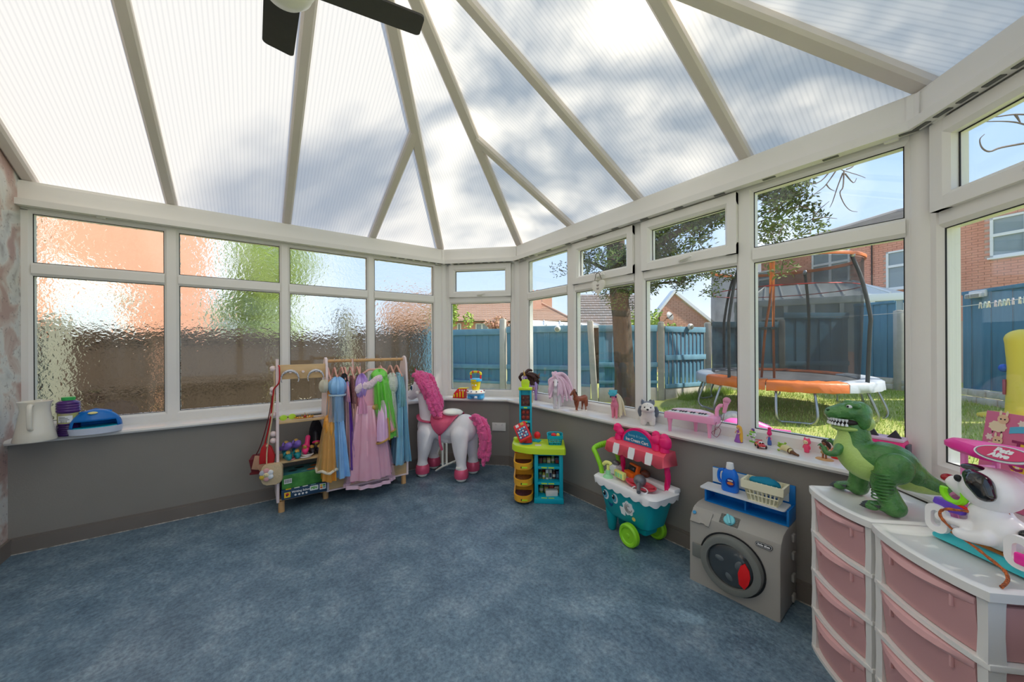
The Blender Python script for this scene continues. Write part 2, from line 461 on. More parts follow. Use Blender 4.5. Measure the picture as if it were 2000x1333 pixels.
def bar_h(bm, s0, s1, z0, z1, mxx, bb=True, bt=True, d0=0.0, d1=0.07, ch=0.016):
    sec = [(z0 + (ch if bb else 0), d0), (z1 - (ch if bt else 0), d0)]
    if bt: sec += [(z1, d0 + 0.016)]
    sec += [(z1, d1), (z0, d1)]
    if bb: sec += [(z0, d0 + 0.016)]
    # section axes (z,d) extruded along s
    X = M(((0, 0, 1, 0), (0, 1, 0, 0), (1, 0, 0, 0), (0, 0, 0, 1)))
    return prism(bm, sec, s0, s1, mx=mxx @ X)
def handle_part(parent, mxx, s, z):
    bm = B(); box(bm, (0, -0.006, 0), (0.055, 0.012, 0.022), bev=0.004); box(bm, (0.022, -0.022, 0.004), (0.09, 0.014, 0.014), rot=RY(-8), bev=0.006)
    rod(bm, (-0.012, -0.028, 0), (-0.012, -0.010, 0), 0.008)
    bm.transform(mxx @ M.Translation((s, -0.028, z)))
    struct('handle', bm, SILLM, parent)
def window(n, i, glass, cuts, openers, right_open=False):
    sg = Seg(i); X = sg.mx()
    bm = B()
    bar_h(bm, 0, sg.len, ZB, ZG0, X, bb=False); bar_h(bm, 0, sg.len, ZH, ZTOP, X, bt=False)
    e0, e1 = cuts[0][0], cuts[-1][1]
    bar_v(bm, 0.0, e0, ZG0 - 0.02, ZH + 0.02, X, bl=False)
    bar_v(bm, e1, sg.len, ZG0 - 0.02, ZH + 0.02, X, br=False)
    win = struct('window_%d' % n, bm, WHITE)
    for (a, b) in zip(cuts, cuts[1:]):
        struct('mullion', bar_v(B(), a[1], b[0], ZG0 - 0.02, ZH + 0.02, X, d0=-0.0015), WHITE, win)
    for k, (a, b) in enumerate(cuts):
        struct('transom', bar_h(B(), a - 0.004, b + 0.004, ZT0, ZT1, X, d0=-0.001), WHITE, win)
        for (z0, z1, top) in ((ZG0, ZT0, False), (ZT1, ZH, True)):
            s0, s1 = a, b; dz = 0.03
            if top and k in openers:
                sb = B(); u0, u1, y0, y1 = a - 0.012, b + 0.012, z0 - 0.018, z1 + 0.02; f = 0.066
                bar_v(sb, u0, u0 + f, y0, y1, X, bl=False, d0=-0.026, d1=0.05); bar_v(sb, u1 - f, u1, y0, y1, X, br=False, d0=-0.026, d1=0.05)
                bar_h(sb, u0, u1, y0, y0 + f, X, bb=False, d0=-0.0255, d1=0.05); bar_h(sb, u0, u1, y1 - f, y1, X, bt=False, d0=-0.0255, d1=0.05)
                sash = struct('sash', sb, WHITE, win)
                handle_part(sash, X, (a + b) / 2, y0 + 0.02)
                s0, s1, z0, z1 = u0 + f, u1 - f, y0 + f, y1 - f
            gk = B()
            for (p, q, r_, t_) in ((s0, s1, z0, z0 + 0.004), (s0, s1, z1 - 0.004, z1), (s0, s0 + 0.004, z0, z1), (s1 - 0.004, s1, z0, z1)):
                box(gk, ((p + q) / 2, 0.018, (r_ + t_) / 2), (q - p, 0.004, t_ - r_))
            gk.transform(X)
            struct('gasket', gk, GASKET, win)
            pb = B(); box(pb, ((s0 + s1) / 2, dz, (z0 + z1) / 2), (s1 - s0 + 0.008, 0.006, z1 - z0 + 0.008)); pb.transform(X)
            struct('pane', pb, glass, win)
    return win
sgL, sgF, sgR, sgS = Seg(0), Seg(1), Seg(2), Seg(3)
yL = lambda y: y - sgL.a.y
window(1, 0, OBSC, [(yL(-1.155), yL(-0.537)), (yL(-0.454), yL(0.190)), (yL(0.266), yL(0.914)), (yL(0.988), yL(1.612))], ())
window(2, 1, GLASS, [(0.077, sgF.len - 0.075)], (0,))
xR = lambda x: x - sgR.a.x
window(3, 2, GLASS, [(xR(-2.922), xR(-2.354)), (xR(-2.246), xR(-1.644)), (xR(-1.549), xR(-0.938)), (xR(-0.849), xR(-0.262))], (1, 2))
window(4, 3, GLASS, [(0.075, sgS.len - 0.075)], (0,))
sg5 = Seg(4)
window(5, 4, GLASS, [(0.10 + k * 0.93, 0.10 + k * 0.93 + 0.85) for k in range(3)], ())
# corner posts: three-sided cover strips between the window frames
cp = offs(FD0); co_ = offs(FD0 - 0.012); cq = offs(FD1)
for i in range(1, 5):
    bm = B(); t0 = (V(INNER[i]) - V(INNER[i - 1])).normalized(); t1 = (V(INNER[i + 1]) - V(INNER[i])).normalized()
    prism(bm, [cp[i] - t0 * 0.035, co_[i] - t0 * 0.022, co_[i] + t1 * 0.022, cp[i] + t1 * 0.035, cq[i] + t1 * 0.03, cq[i] - t0 * 0.03], ZB, 2.19)
    struct('trim_%d' % (10 + i), bm, WHITE)

# ---------------------------------------------------------------- eaves beam and vertical-blind headrail
for i in range(5):
    bm = band(i, 0.125, 0.30, 2.19, 2.300); bm = band(i, 0.135, 0.30, 2.300, 2.318, bm)
    struct('trim_%d' % (20 + i), bm, WHITE)
    bm = band(i, 0.085, 0.135, 2.150, 2.190)
    rail = obj('blind_headrail', bm, SILLM)
    tag(rail, ['white blind headrail above the patterned glass windows', 'short white blind headrail above the far corner window', 'long white blind headrail above the wide garden windows',
               'white blind headrail above the window behind the toy drawers', 'white blind headrail on the side wall out of view'][i], 'blind rail')
    sg = Seg(i); n_ = int(sg.len / 0.085); sl_ = B()
    for k in range(n_):
        s = 0.06 + k * 0.085
        if i == 0 and s < 2.3: continue
        if i == 2 and 0.25 < s < 2.9 and k % 3: continue
        box(sl_, (s, -0.05, 2.1485), (0.058, 0.018, 0.004))
    if len(sl_.verts):
        sl_.transform(sg.mx()); so = obj('carrier_slot', sl_, mat('slot_grey', (92, 92, 90), 0.5), rail); so['kind'] = 'stuff'
    else: sl_.free()
    for q in (0.12, 0.97):
        bb = B(); box(bb, (sg.len * q, -0.02, 2.157), (0.05, 0.028, 0.03), bev=0.008); bb.transform(sg.mx()); obj('bracket', bb, SILLM, rail)
cap = offs(0.117)
for i in range(1, 5):
    t0 = (V(INNER[i]) - V(INNER[i - 1])).normalized(); t1 = (V(INNER[i + 1]) - V(INNER[i])).normalized(); c0 = offs(0.19)
    struct('trim_%d' % (30 + i), prism(B(), [cap[i] - t0 * 0.022, cap[i], cap[i] + t1 * 0.022, c0[i] + t1 * 0.02, c0[i] - t0 * 0.02], 2.188, 2.305), WHITE)

# ---------------------------------------------------------------- roof: fluted opal sheets between rafters
EP = V((-1.55, 0.35, 3.222)); EH = V((-1.55, -1.2, 3.222))
C1, C2, C3, C4 = V((-3.69, 1.693, 2.318)), V((-3.051, 2.31, 2.318)), V((-0.197, 2.31, 2.318)), V((0.38, 1.73, 2.318))
L0, R0 = V((-3.69, -1.2, 2.318)), V((0.38, -1.2, 2.318))
ceil_b = B()
tube(ceil_b, [EH, EP], 0.055, 8)
ceiling = struct('ceiling', ceil_b, WHITE)
RAFT = mat('rafter_grey_white', (222, 213, 206), 0.45, var=0.4, vscale=4, col2=(208, 199, 192))
def plane(a, b, c):
    n_ = (b - a).cross(c - a).normalized()
    return (n_ if n_.z > 0 else -n_), a
def slope(reg, along, n_rows):
    """reg: plan polygon corners as 3D points; along: eave direction; cut lines at n_rows positions of the eave"""
    nrm, o = plane(*reg[:3]); t = along.normalized(); up = nrm.cross(t)
    if up.z < 0: up = -up
    zf = lambda x, y: o.z - (nrm.x * (x - o.x) + nrm.y * (y - o.y)) / nrm.z
    reg = [p + (p - (reg[-1] if k == 0 else reg[2])) * 0.09 if k < 2 else p for k, p in enumerate(reg)]      # run past the eaves
    cuts = [-99] + n_rows + [99]
    for a, b in zip(cuts, cuts[1:]):
        poly = [(p.x, p.y) for p in reg]
        poly = clip(poly, t.x, t.y, b); poly = clip(poly, -t.x, -t.y, -a)
        if len(poly) < 3: continue
        bm = B(); lo = [V((x, y, zf(x, y))) + nrm * 0.035 for x, y in poly]; hi = [p + nrm * 0.022 for p in lo]
        vl = [bm.verts.new(p) for p in lo]; vh = [bm.verts.new(p) for p in hi]
        bm.faces.new(vl)
        uvl = bm.loops.layers.uv.new('flute')
        bm.faces.ensure_lookup_table()
        for f in bm.faces:
            for l in f.loops: l[uvl].uv = (l.vert.co.dot(t), l.vert.co.dot(up))
        for v_ in vh: bm.verts.remove(v_)
        ob = struct('roof_panel', bm, POLY, ceiling)
ex = lambda p, d: V((p.x + d[0], p.y + d[1], p.z))
def eave_out(reg, i0, i1, out, tanp):
    r = list(reg)
    for k in (i0, i1): r[k] = V((r[k].x + out[0] * 0.16, r[k].y + out[1] * 0.16, r[k].z - 0.16 * tanp))
    return r
tl = (EP.z - 2.318) / 2.14; tr_ = (EP.z - 2.318) / 1.96
RL = [-0.493, 0.244, 0.969]; RR = [-2.302, -1.598, -0.883]
slope([L0, C1, EP, EH], V((0, 1, 0)), RL)
slope([C1, C2, EP], V((C2 - C1)), [])
slope([C2, C3, EP], V((1, 0, 0)), RR)
slope([C3, C4, EP], V(C4 - C3), [])
slope([C4, R0, EH, EP], V((0, -1, 0)), [-0.9, -0.2, 0.5])
def rafter(name, a, b, w_=0.066, dep=0.055, up=None):
    d = (b - a).normalized(); s = d.cross(V((0, 0, 1))).normalized(); n_ = s.cross(d).normalized()
    if n_.z < 0: n_ = -n_
    sec = [(-w_ / 2, 0.034), (-w_ / 2, 0.006), (-w_ / 2 + 0.012, -0.006), (w_ / 2 - 0.012, -0.006), (w_ / 2, 0.006), (w_ / 2, 0.034)]
    bm = B(); loft(bm, [[a + s * x + n_ * y for x, y in sec], [b + s * x + n_ * y for x, y in sec]])
    capb = B(); loft(capb, [[q + s * x + n_ * y for x, y in ((-w_ / 2, 0.0355), (w_ / 2, 0.0355), (w_ / 2, 0.043), (-w_ / 2, 0.043))] for q in (a, b)])
    o = struct(name, bm, RAFT, ceiling)
    struct('rafter_cap', capb, RAFT, o)
def hipx(p, c, y=None, x=None):
    k = (y - c.y) / (EP.y - c.y) if y is not None else (x - c.x) / (EP.x - c.x)
    return c + (EP - c) * k
for y in (-1.165, -0.493, 0.244): rafter('rafter', V((-3.71, y, 2.310)), V((-1.55, y, 3.222)))
a = V((-3.71, 0.969, 2.310)); rafter('rafter', a, hipx(a, C1, y=0.969))
a = V((-2.302, 2.33, 2.309)); rafter('rafter', a, hipx(a, C2, x=-2.302))
for x in (-1.598,): rafter('rafter', V((x, 2.33, 2.309)), V((x, 0.42, 3.19)))
a = V((-0.883, 2.33, 2.309)); rafter('rafter', a, hipx(a, C3, x=-0.883))
for y in (-0.9, -0.2, 0.5): rafter('rafter', V((0.40, y, 2.310)), V((-1.55, y, 3.222)) if y < 0.4 else hipx(None, C4, y=y))
for c in (C1, C2, C3, C4): rafter('hip_rafter', c, EP, 0.078)
# ================================================================ outside
def gz(x, y):
    t = max(0.0, y - 7.4)
    return -0.15 + min(0.24, 0.055 * t) + 0.012 * NZ.noise(V((x * 0.8, y * 0.8, 0)))
GRASSM = mat('lawn_grass', (158, 168, 84), 0.9, var=0.8, vscale=1.6, col2=(196, 190, 116), bump=0.6, bscale=40)
bm = B(); nx, ny = 60, 70; gv = []
for j in range(ny + 1):
    y = -9 + 52 * j / ny
    gv.append([bm.verts.new((-26 + 40 * i / nx, y, gz(-26 + 40 * i / nx, y))) for i in range(nx + 1)])
for j in range(ny):
    for i in range(nx): bm.faces.new((gv[j][i], gv[j][i + 1], gv[j + 1][i + 1], gv[j + 1][i]))
struct('lawn', bm, GRASSM)
PAVE = mat('paving_concrete', (168, 160, 148), 0.9, var=0.6, vscale=5, col2=(140, 132, 120), bump=0.3)
pv = B(); random.seed(3)
for k in range(3):
    for q in range(2):
        c = V((-3.75 + k * 0.36 + q * 0.34, 6.55 + k * 0.42 - q * 0.30, 0))
        box(pv, (c.x, c.y, gz(c.x, c.y) + 0.012), (0.5, 0.44, 0.04), rot=RZ(50), bev=0.006)
path = struct('path', pv, PAVE)
random.seed(11)
def blades(name, sets, m):
    bm = B()
    for region, mi, h0, h1 in [q[1:] for q in sets for _ in range(q[0])]:
        x, y = region()
        z = gz(x, y); h = random.uniform(h0, h1); a = random.uniform(0, 2 * pi); w_ = random.uniform(0.004, 0.009); l = random.uniform(0, 0.6) * h; b = random.uniform(0, 2 * pi)
        p = V((x, y, z - 0.01)); t = V((cos(a) * w_, sin(a) * w_, 0))
        bm.faces.new((bm.verts.new(p - t), bm.verts.new(p + t), bm.verts.new(p + V((cos(b) * l, sin(b) * l, h))))).material_index = mi
    return obj(name, bm, m, recalc=False)
def reg_near():
    while True:
        x, y = random.uniform(-4.4, 0.9), random.uniform(3.0, 12.6)
        if x > -4.6 + max(0, y - 9.8) * 0.6 and abs(x + 3.1) + abs(y - 7.0) > 0.5: return x, y
G1 = mat('grass_green', (150, 178, 70), 0.8, var=0.5, vscale=3, col2=(190, 206, 96)); G2 = mat('grass_straw', (226, 228, 150), 0.8)
edge = lambda: (lambda t: (-4.70 + 0.3 * t + random.uniform(0, .3), 8.3 + t * 1.6 + random.uniform(0, .1)))(random.random())
tag(blades('grass', ((26000, reg_near, 0, 0.03, 0.10), (9000, reg_near, 1, 0.02, 0.08), (2600, edge, 0, 0.08, 0.22)), [G1, G2]), 'short uneven green and straw coloured grass on the lawn outside', 'grass', kind='stuff')

BLUE = mat('fence_blue_stain', (96, 148, 174), 0.8, var=0.75, vscale=5, col2=(66, 112, 138), bump=0.3, bscale=30, stretch=(1, 1, 0.15))
BLUEL = mat('fence_blue_rail', (114, 160, 182), 0.8, var=0.5, vscale=6, col2=(82, 128, 152), bump=0.3)
BROWN = mat('fence_brown_timber', (66, 52, 39), 0.9, var=0.7, vscale=4, col2=(48, 37, 28), bump=0.3, stretch=(1, 1, 0.2))
CONC = mat('concrete_post', (196, 190, 180), 0.9, var=0.5, vscale=6, col2=(160, 154, 146), bump=0.4, bscale=90)
BOARDS = {}
def fence(label, A, Bp, zb, zt, n, m, mr, rails, gravel=None, lift=0.0, stone=None):
    A, Bp = V((*A, 0)), V((*Bp, 0)); d = (Bp - A); L_ = d.length
    g = (gz(A.x, A.y) + gz(Bp.x, Bp.y)) / 2
    t = thing('garden_fence', label, 'fence', (A.x, A.y, g), atan2(d.y, d.x), 'garden fence panels')
    w_ = L_ / n; h = zt - zb
    for back in (0, 1):
        key = (round(w_, 3), round(h, 2), m.name, back)
        if key not in BOARDS:
            b = B(); box(b, (0, 0, 0), (w_ * (1.2 if back else 0.90), 0.016, h), bev=0.003, seg=1); fin(b); me = bpy.data.meshes.new('fence_board'); b.to_mesh(me); b.free(); me.materials.append(m); BOARDS[key] = me
    for k in range(n):
        mobj('fence_board', BOARDS[(round(w_, 3), round(h, 2), m.name, k % 2)], None, t, ((k + 0.5) * w_, 0.020 * (k % 2), (zb + zt) / 2 - g + random.uniform(-0.008, 0.004)))
    for z0, z1, dd in rails:
        obj('rail', b3(0, L_, -0.018 - dd, -0.009, z0 - g, z1 - g, bev=0.004), mr, t)
    if gravel: obj('gravel_board', b3(0, L_, -0.03, 0.03, -0.05, zb - g, bev=0.006), CONC, t)
    if stone:
        random.seed(5)
        for r_ in range(2):
            x = -0.15 * r_
            while x < L_:
                l = random.uniform(0.24, 0.42); b = B(); x0, x1 = max(x, 0), min(x + l, L_)
                if x1 - x0 > 0.04:
                    hh = (zb - g) / 2
                    box(b, ((x0 + x1) / 2, -0.02, hh * (r_ + 0.5)), (x1 - x0 - 0.012, 0.10 + random.uniform(-.02, .02), hh - 0.012), bev=0.018, seg=2)
                    obj('stone', b, STONE, t)
                x += l
    return t
STONE = mat('rock_faced_stone', (226, 219, 206), 0.9, var=0.7, vscale=9, col2=(176, 168, 154), bump=0.9, bscale=25)
def post(label, x, y, top, w_=0.13, rz=0.6, tilt=None, group='concrete fence posts'):
    g = gz(x, y)
    b = B(); box(b, (0, 0, (top - g) / 2 - 0.02), (w_, w_, top - g + 0.04), bev=0.012); prism(b, circ(w_ * 0.4, 4), 0, 0.02, mx=M.Translation((0, 0, top - g)) @ M.Rotation(pi / 4, 4, 'Z'))
    o = obj('fence_post', b, CONC, None, (x, y, g), tilt or (0, 0, rz)); return tag(o, label, 'post', group)
random.seed(21)
fr = lambda zb, zt: [(zt - 0.16, zt, 0.02), (zb + 0.40, zb + 0.52, 0.02), (zb, zb + 0.07, 0.02)]
fence('blue fence panel with wide boards seen through the small corner window', (-9.30, 4.52), (-7.98, 5.40), 0.22, 1.70, 9, BLUE, BLUEL, fr(0.22, 1.70), 1)
fence('blue fence panel carrying the first round lamp, left of the tree', (-7.84, 5.50), (-6.0, 6.72), 0.22, 1.74, 13, BLUE, BLUEL, fr(0.22, 1.74), 1)
fence('blue fence panel partly hidden behind the tree trunk', (-5.86, 6.86), (-5.02, 8.02), 0.2, 1.73, 9, BLUE, BLUEL, fr(0.3, 1.73), 1)
fence('blue fence panel of narrow boards between two posts left of the trampoline', (-4.93, 8.2), (-4.68, 9.66), 0.17, 1.70, 20, BLUE, BLUEL, [(1.56, 1.70, .02), (0.86, 0.99, .03), (0.17, 0.27, .03)], 1)
fence('blue fence panel behind the trampoline net, nearest the corner post', (-4.60, 9.90), (-3.62, 11.55), 0.2, 1.85, 11, BLUE, BLUEL, fr(0.2, 1.85), 1)
fence('blue fence panel far behind the trampoline mat', (-3.54, 11.66), (-2.56, 13.30), 0.25, 2.1, 11, BLUE, BLUEL, fr(0.25, 2.1), 1)
fence('tall blue fence panel right of the trampoline, under the brick house', (-2.46, 13.40), (-1.64, 13.05), 0.38, 2.32, 6, BLUE, BLUE, [(2.26, 2.33, .005)], None, stone=True)
fence('tall blue fence panel between the white post and the room corner', (-1.46, 12.86), (-0.60, 11.83), 0.35, 2.30, 7, BLUE, BLUE, [(2.24, 2.31, .005)], None, stone=True)
fence('tall blue fence panel with the double floodlight, behind the pegs', (-0.52, 11.73), (0.66, 10.34), 0.34, 2.28, 10, BLUE, BLUE, [(2.22, 2.29, .005)], None, stone=True)
fence('tall blue fence panel beyond the picture edge', (0.72, 10.27), (1.9, 8.88), 0.34, 2.28, 10, BLUE, BLUE, [(2.22, 2.29, .005)], None, stone=True)
fb = [(-5.75, -2.2), (-6.30, -0.95), (-6.95, 0.28), (-7.62, 1.50), (-8.20, 2.60), (-8.85, 3.62)]
tops = [1.46, 1.48, 1.46, 1.60, 1.66]
nm = ['brown fence panel behind the patterned glass nearest the papered wall', 'brown fence panel behind the second patterned window', 'brown fence panel behind the dress-up rack mirror side',
      'brown fence panel behind the hanging dresses', 'brown fence panel just before the fence turns blue']
for k in range(5):
    fence(nm[k], fb[k], fb[k + 1], 0.1, tops[k], 9, BROWN, BROWN, [(tops[k] - 0.14, tops[k], 0.02), (0.7, 0.8, 0.02)], 1)
fence('short blue fence panel at the far garden corner', (-8.88, 3.64), (-9.32, 4.46), 0.22, 1.70, 5, BLUE, BLUEL, fr(0.22, 1.70), 1)
post('pale concrete post behind the patterned glass nearest the papered wall', -5.50, -1.60, 1.53, 0.19).data.materials[0] = mat('mossy_concrete', (120, 120, 106), 0.9, var=0.6, vscale=5, col2=(96, 98, 84), bump=0.3)
post('pale concrete post rising above the brown fence behind the dresses', -7.60, 1.46, 1.93, 0.20).data.materials[0] = mat('mossy_concrete', (120, 120, 106), 0.9, var=0.6, vscale=5, col2=(96, 98, 84), bump=0.3)
post('white concrete post seen through the small corner window', -7.91, 5.43, 1.95, 0.15)
post('leaning white concrete post left of the tree trunk', -5.92, 6.79, 1.84, 0.14, tilt=(0.0, -0.055, 0.6))
post('white concrete post right of the tree trunk', -4.97, 8.11, 1.80, 0.14)
post('white concrete post beside the trampoline left edge', -4.65, 9.78, 1.82, 0.15)
post('concrete post seen dimly through the trampoline net', -3.58, 11.61, 1.9, 0.14)
post('white concrete post in front of the tall blue fence near the room corner', -1.56, 12.93, 2.06, 0.15)

# lamps on the fence
LAMPW = mat('lamp_white', (226, 224, 218), 0.4); LAMPG = mat('lamp_lens', (150, 150, 140), 0.2)
def fence_lamp(label, x, y, z, rz):
    t = thing('fence_light', label, 'lamp', (x, y, z), rz, 'fence lamps')
    b = B(); lathe(b, [(0.0, 0.02), (0.05, 0.02), (0.075, 0.0), (0.08, -0.04), (0.06, -0.07), (0.0, -0.07)], 18, mx=M.Rotation(pi / 2, 4, 'X')); obj('lamp_housing', b, LAMPW, t, (0, -0.08, 0))
    b = B(); lathe(b, [(0, 0.0), (0.055, 0.0), (0.05, 0.012), (0, 0.02)], 16, mx=M.Rotation(pi / 2 + 0.3, 4, 'X')); obj('lens', b, LAMPG, t, (0.0, -0.10, -0.01))
    obj('bracket', b3(-0.02, 0.02, -0.06, 0.0, -0.02, 0.05, bev=0.004), LAMPW, t)
fence_lamp('round white lamp on the blue fence left of the tree', -6.66, 6.26, 1.66, 0.58)
fence_lamp('round white lamp on the narrow-board blue fence panel', -4.75, 9.0, 1.70, 1.40)
t = thing('floodlight', 'white twin-headed floodlight on the tall blue fence above the pegs', 'lamp', (-0.30, 11.46, 2.17), -0.87)
obj('back_plate', b3(-0.16, 0.16, -0.05, -0.01, -0.03, 0.10, bev=0.01), LAMPW, t)
for s in (-1, 1):
    b = B(); box(b, (s * 0.085, -0.10, 0.0), (0.15, 0.07, 0.09), rot=RZ(s * 16), bev=0.015); h_ = obj('lamp_head', b, LAMPW, t)
    b = B(); box(b, (s * 0.075, -0.138, -0.005), (0.12, 0.006, 0.06), rot=RZ(s * 16)); obj('lens', b, LAMPG, h_)

# washing line and pegs
LINE = mat('line_white', (230, 230, 226), 0.6)
p0, p1 = V((-3.1, 11.6, 1.95)), V((0.6, 8.55, 1.92)); pts = []
for k in range(25):
    q = k / 24; p = p0.lerp(p1, q); p.z -= 0.10 * 4 * q * (1 - q); pts.append(p)
b = B(); tube(b, pts, 0.006, 6)
tag(obj('washing_line', b, LINE), 'thin white washing line stretched before the tall blue fence', 'washing line')
PEGC = [(214, 206, 190), (190, 204, 196), (226, 214, 180), (204, 190, 196)]
random.seed(4)
for k in range(14):
    q = 0.775 + k * 0.0115 + random.uniform(-.003, .003)
    p = p0.lerp(p1, q); p.z -= 0.10 * 4 * q * (1 - q)
    tt = thing('clothes_peg', 'small pastel plastic clothes peg clipped on the washing line', 'peg', p, -0.69 + random.uniform(-.3, .3), 'pegs on the washing line')
    m = plastic('peg%d' % (k % 4), PEGC[k % 4])
    for s in (-1, 1):
        b = B(); box(b, (0, s * 0.011, -0.018), (0.016, 0.008, 0.10), rot=RX(s * 6), bev=0.003); obj('prong', b, m, tt)
    b = B(); rod(b, (-0.012, 0, -0.005), (0.012, 0, -0.005), 0.009); obj('spring', b, mat('steel', (180, 180, 182), 0.3, metal=1), tt)

# ---------------------------------------------------------------- trampoline
TC = V((-2.77, 8.80, 0)); TR = 1.52
tr = thing('trampoline', 'round trampoline with orange and silver pads, tall poles and black net', 'trampoline', (TC.x, TC.y, gz(TC.x, TC.y) - 0.02), rot=(0.015, 0.020, 0))
TH = 0.70
ORANGE = mat('pad_orange', (226, 120, 48), 0.45, var=0.4, vscale=7, col2=(196, 96, 34), bump=0.5, bscale=14)
SILVER = mat('pad_silver', (198, 202, 208), 0.35, var=0.4, vscale=5, col2=(160, 168, 178), bump=0.5, bscale=14)
STEEL = mat('galvanised_steel', (176, 178, 180), 0.35, metal=0.85, var=0.3, vscale=9, col2=(140, 142, 146))
FOAM = mat('pole_foam_black', (62, 64, 68), 0.7, bump=0.2); MATB = mat('jumping_mat', (176, 172, 166), 0.8, var=0.6, vscale=2, col2=(140, 138, 134))
ang_c = atan2(-8.80, 2.77)                # direction from the trampoline centre to the room
def pol(r, a, z): return V((r * cos(a), r * sin(a), z))
b = B(); tube(b, [pol(TR - 0.14, 2 * pi * k / 48, TH - 0.05) for k in range(48)], 0.024, 8, closed=True); obj('frame_ring', b, STEEL, tr)
b = B(); prism(b, circ(TR - 0.30, 40), TH - 0.03, TH - 0.015); obj('jumping_mat', b, MATB, tr)
def pad(a0, a1, m, nm_='safety_pad'):
    n = 10; rings = []
    for k in range(n + 1):
        a = a0 + (a1 - a0) * k / n; wv = 0.012 * sin(k * 2.3 + a0)
        sec = [(TR - 0.34, TH + 0.0), (TR - 0.31, TH + 0.025), (TR - 0.2, TH + 0.035 + wv), (TR - 0.05, TH + 0.028), (TR + 0.0, TH + 0.0), (TR + 0.005 + wv, TH - 0.14), (TR - 0.015, TH - 0.145 + wv), (TR - 0.02, TH - 0.01), (TR - 0.33, TH - 0.012)]
        rings.append([pol(r, a, z) for r, z in sec])
    b = B(); loft(b, rings); obj(nm_, b, m, tr, ang=60)
for k in range(8):
    a0 = ang_c - pi / 4 + k * pi / 4 - 0.12
    pad(a0, a0 + pi / 4 - 0.01, ORANGE if k in (0, 1, 4, 5) else SILVER)
for k in range(6):                        # U-shaped legs
    a = ang_c + 0.16 + k * pi / 3; s = 0.19
    pts = [pol(TR - 0.14, a - s, TH - 0.06), pol(TR - 0.05, a - s * 0.98, TH - 0.28), pol(TR + 0.03, a - s * 0.95, TH - 0.5), pol(TR + 0.03, a - s * 0.9, 0.1), pol(TR - 0.02, a - s * 0.75, 0.035), pol(TR - 0.05, a - s * 0.4, 0.03),
           pol(TR - 0.05, a + s * 0.4, 0.03), pol(TR - 0.02, a + s * 0.75, 0.035), pol(TR + 0.03, a + s * 0.9, 0.1), pol(TR + 0.03, a + s * 0.95, TH - 0.5), pol(TR - 0.05, a + s * 0.98, TH - 0.28), pol(TR - 0.14, a + s, TH - 0.06)]
    b = B(); tube(b, smooth_pts(pts, 4), 0.021, 8); obj('leg', b, STEEL, tr)
TOPZ = 2.95
for a in (R(-18), R(-104), R(86), R(155)):
    pr_ = TR - 0.06
    pts = [pol(pr_, a, TH - 0.05), pol(pr_ + 0.02, a, TH + 0.9), pol(pr_ + 0.02, a, TH + 1.15), pol(pr_ - 0.10, a, TH + 1.75), pol(TR - 0.30, a, TOPZ - 0.08)]
    b = B(); tube(b, smooth_pts(pts, 5), 0.028, 10); p_ = obj('pole', b, FOAM, tr)
    b = B(); ell(b, pol(TR - 0.30, a, TOPZ - 0.04), (0.04, 0.04, 0.06)); obj('pole_cap', b, STEEL, p_)
b = B(); rings = []
for k in range(49):
    a = 2 * pi * k / 48; rings.append([pol(TR - 0.28, a, TOPZ + 0.02), pol(TR - 0.255, a, TOPZ), pol(TR - 0.26, a, TOPZ - 0.045), pol(TR - 0.29, a, TOPZ - 0.045)])
loft(b, rings[:-1], closed=True); obj('top_ring', b, ORANGE, tr, ang=60)
def net_material():
    m = bpy.data.materials.new('black_safety_net'); m.use_nodes = True; n = m.node_tree; n.nodes.clear()
    o = n.nodes.new('ShaderNodeOutputMaterial'); t_ = n.nodes.new('ShaderNodeBsdfTransparent'); d = n.nodes.new('ShaderNodeBsdfDiffuse'); x = n.nodes.new('ShaderNodeMixShader')
    d.inputs['Color'].default_value = (0.05, 0.052, 0.055, 1)
    c = n.nodes.new('ShaderNodeTexCoord'); z = n.nodes.new('ShaderNodeTexNoise'); z.inputs['Scale'].default_value = 3; z.inputs['Detail'].default_value = 8
    q = n.nodes.new('ShaderNodeMapRange'); q.inputs['From Min'].default_value = 0.3; q.inputs['From Max'].default_value = 0.7; q.inputs['To Min'].default_value = 0.48; q.inputs['To Max'].default_value = 0.66
    n.links.new(c.outputs['Object'], z.inputs[0]); n.links.new(z.outputs['Fac'], q.inputs[0]); n.links.new(q.outputs[0], x.inputs[0])
    n.links.new(t_.outputs[0], x.inputs[1]); n.links.new(d.outputs[0], x.inputs[2]); n.links.new(x.outputs[0], o.inputs[0]); return m
NETM = net_material()
b = B(); prev = None
for k in range(61):
    a = 2 * pi * k / 60; wv = 0.02 * sin(k * 1.7)
    cur = [b.verts.new(pol(r + wv, a, z)) for r, z in ((TR - 0.33, TH), (TR - 0.31, TH + 0.8), (TR - 0.30, TH + 1.5), (TR - 0.31, TOPZ - 0.05))]
    if prev:
        for i in range(3): b.faces.new((prev[i], cur[i], cur[i + 1], prev[i + 1]))
    prev = cur
obj('safety_net', b, NETM, tr, ang=80)
b = B(); prev = None
for k in range(60): tube(b, [pol(TR - 0.305, 2 * pi * k / 60, TH + 1.72), pol(TR - 0.305, 2 * pi * (k + 1) / 60, TH + 1.72)], 0.009, 4, cap=False)
so = obj('net_hem', b, mat('hem_red', (190, 52, 56), 0.6), tr); so['kind'] = 'stuff'
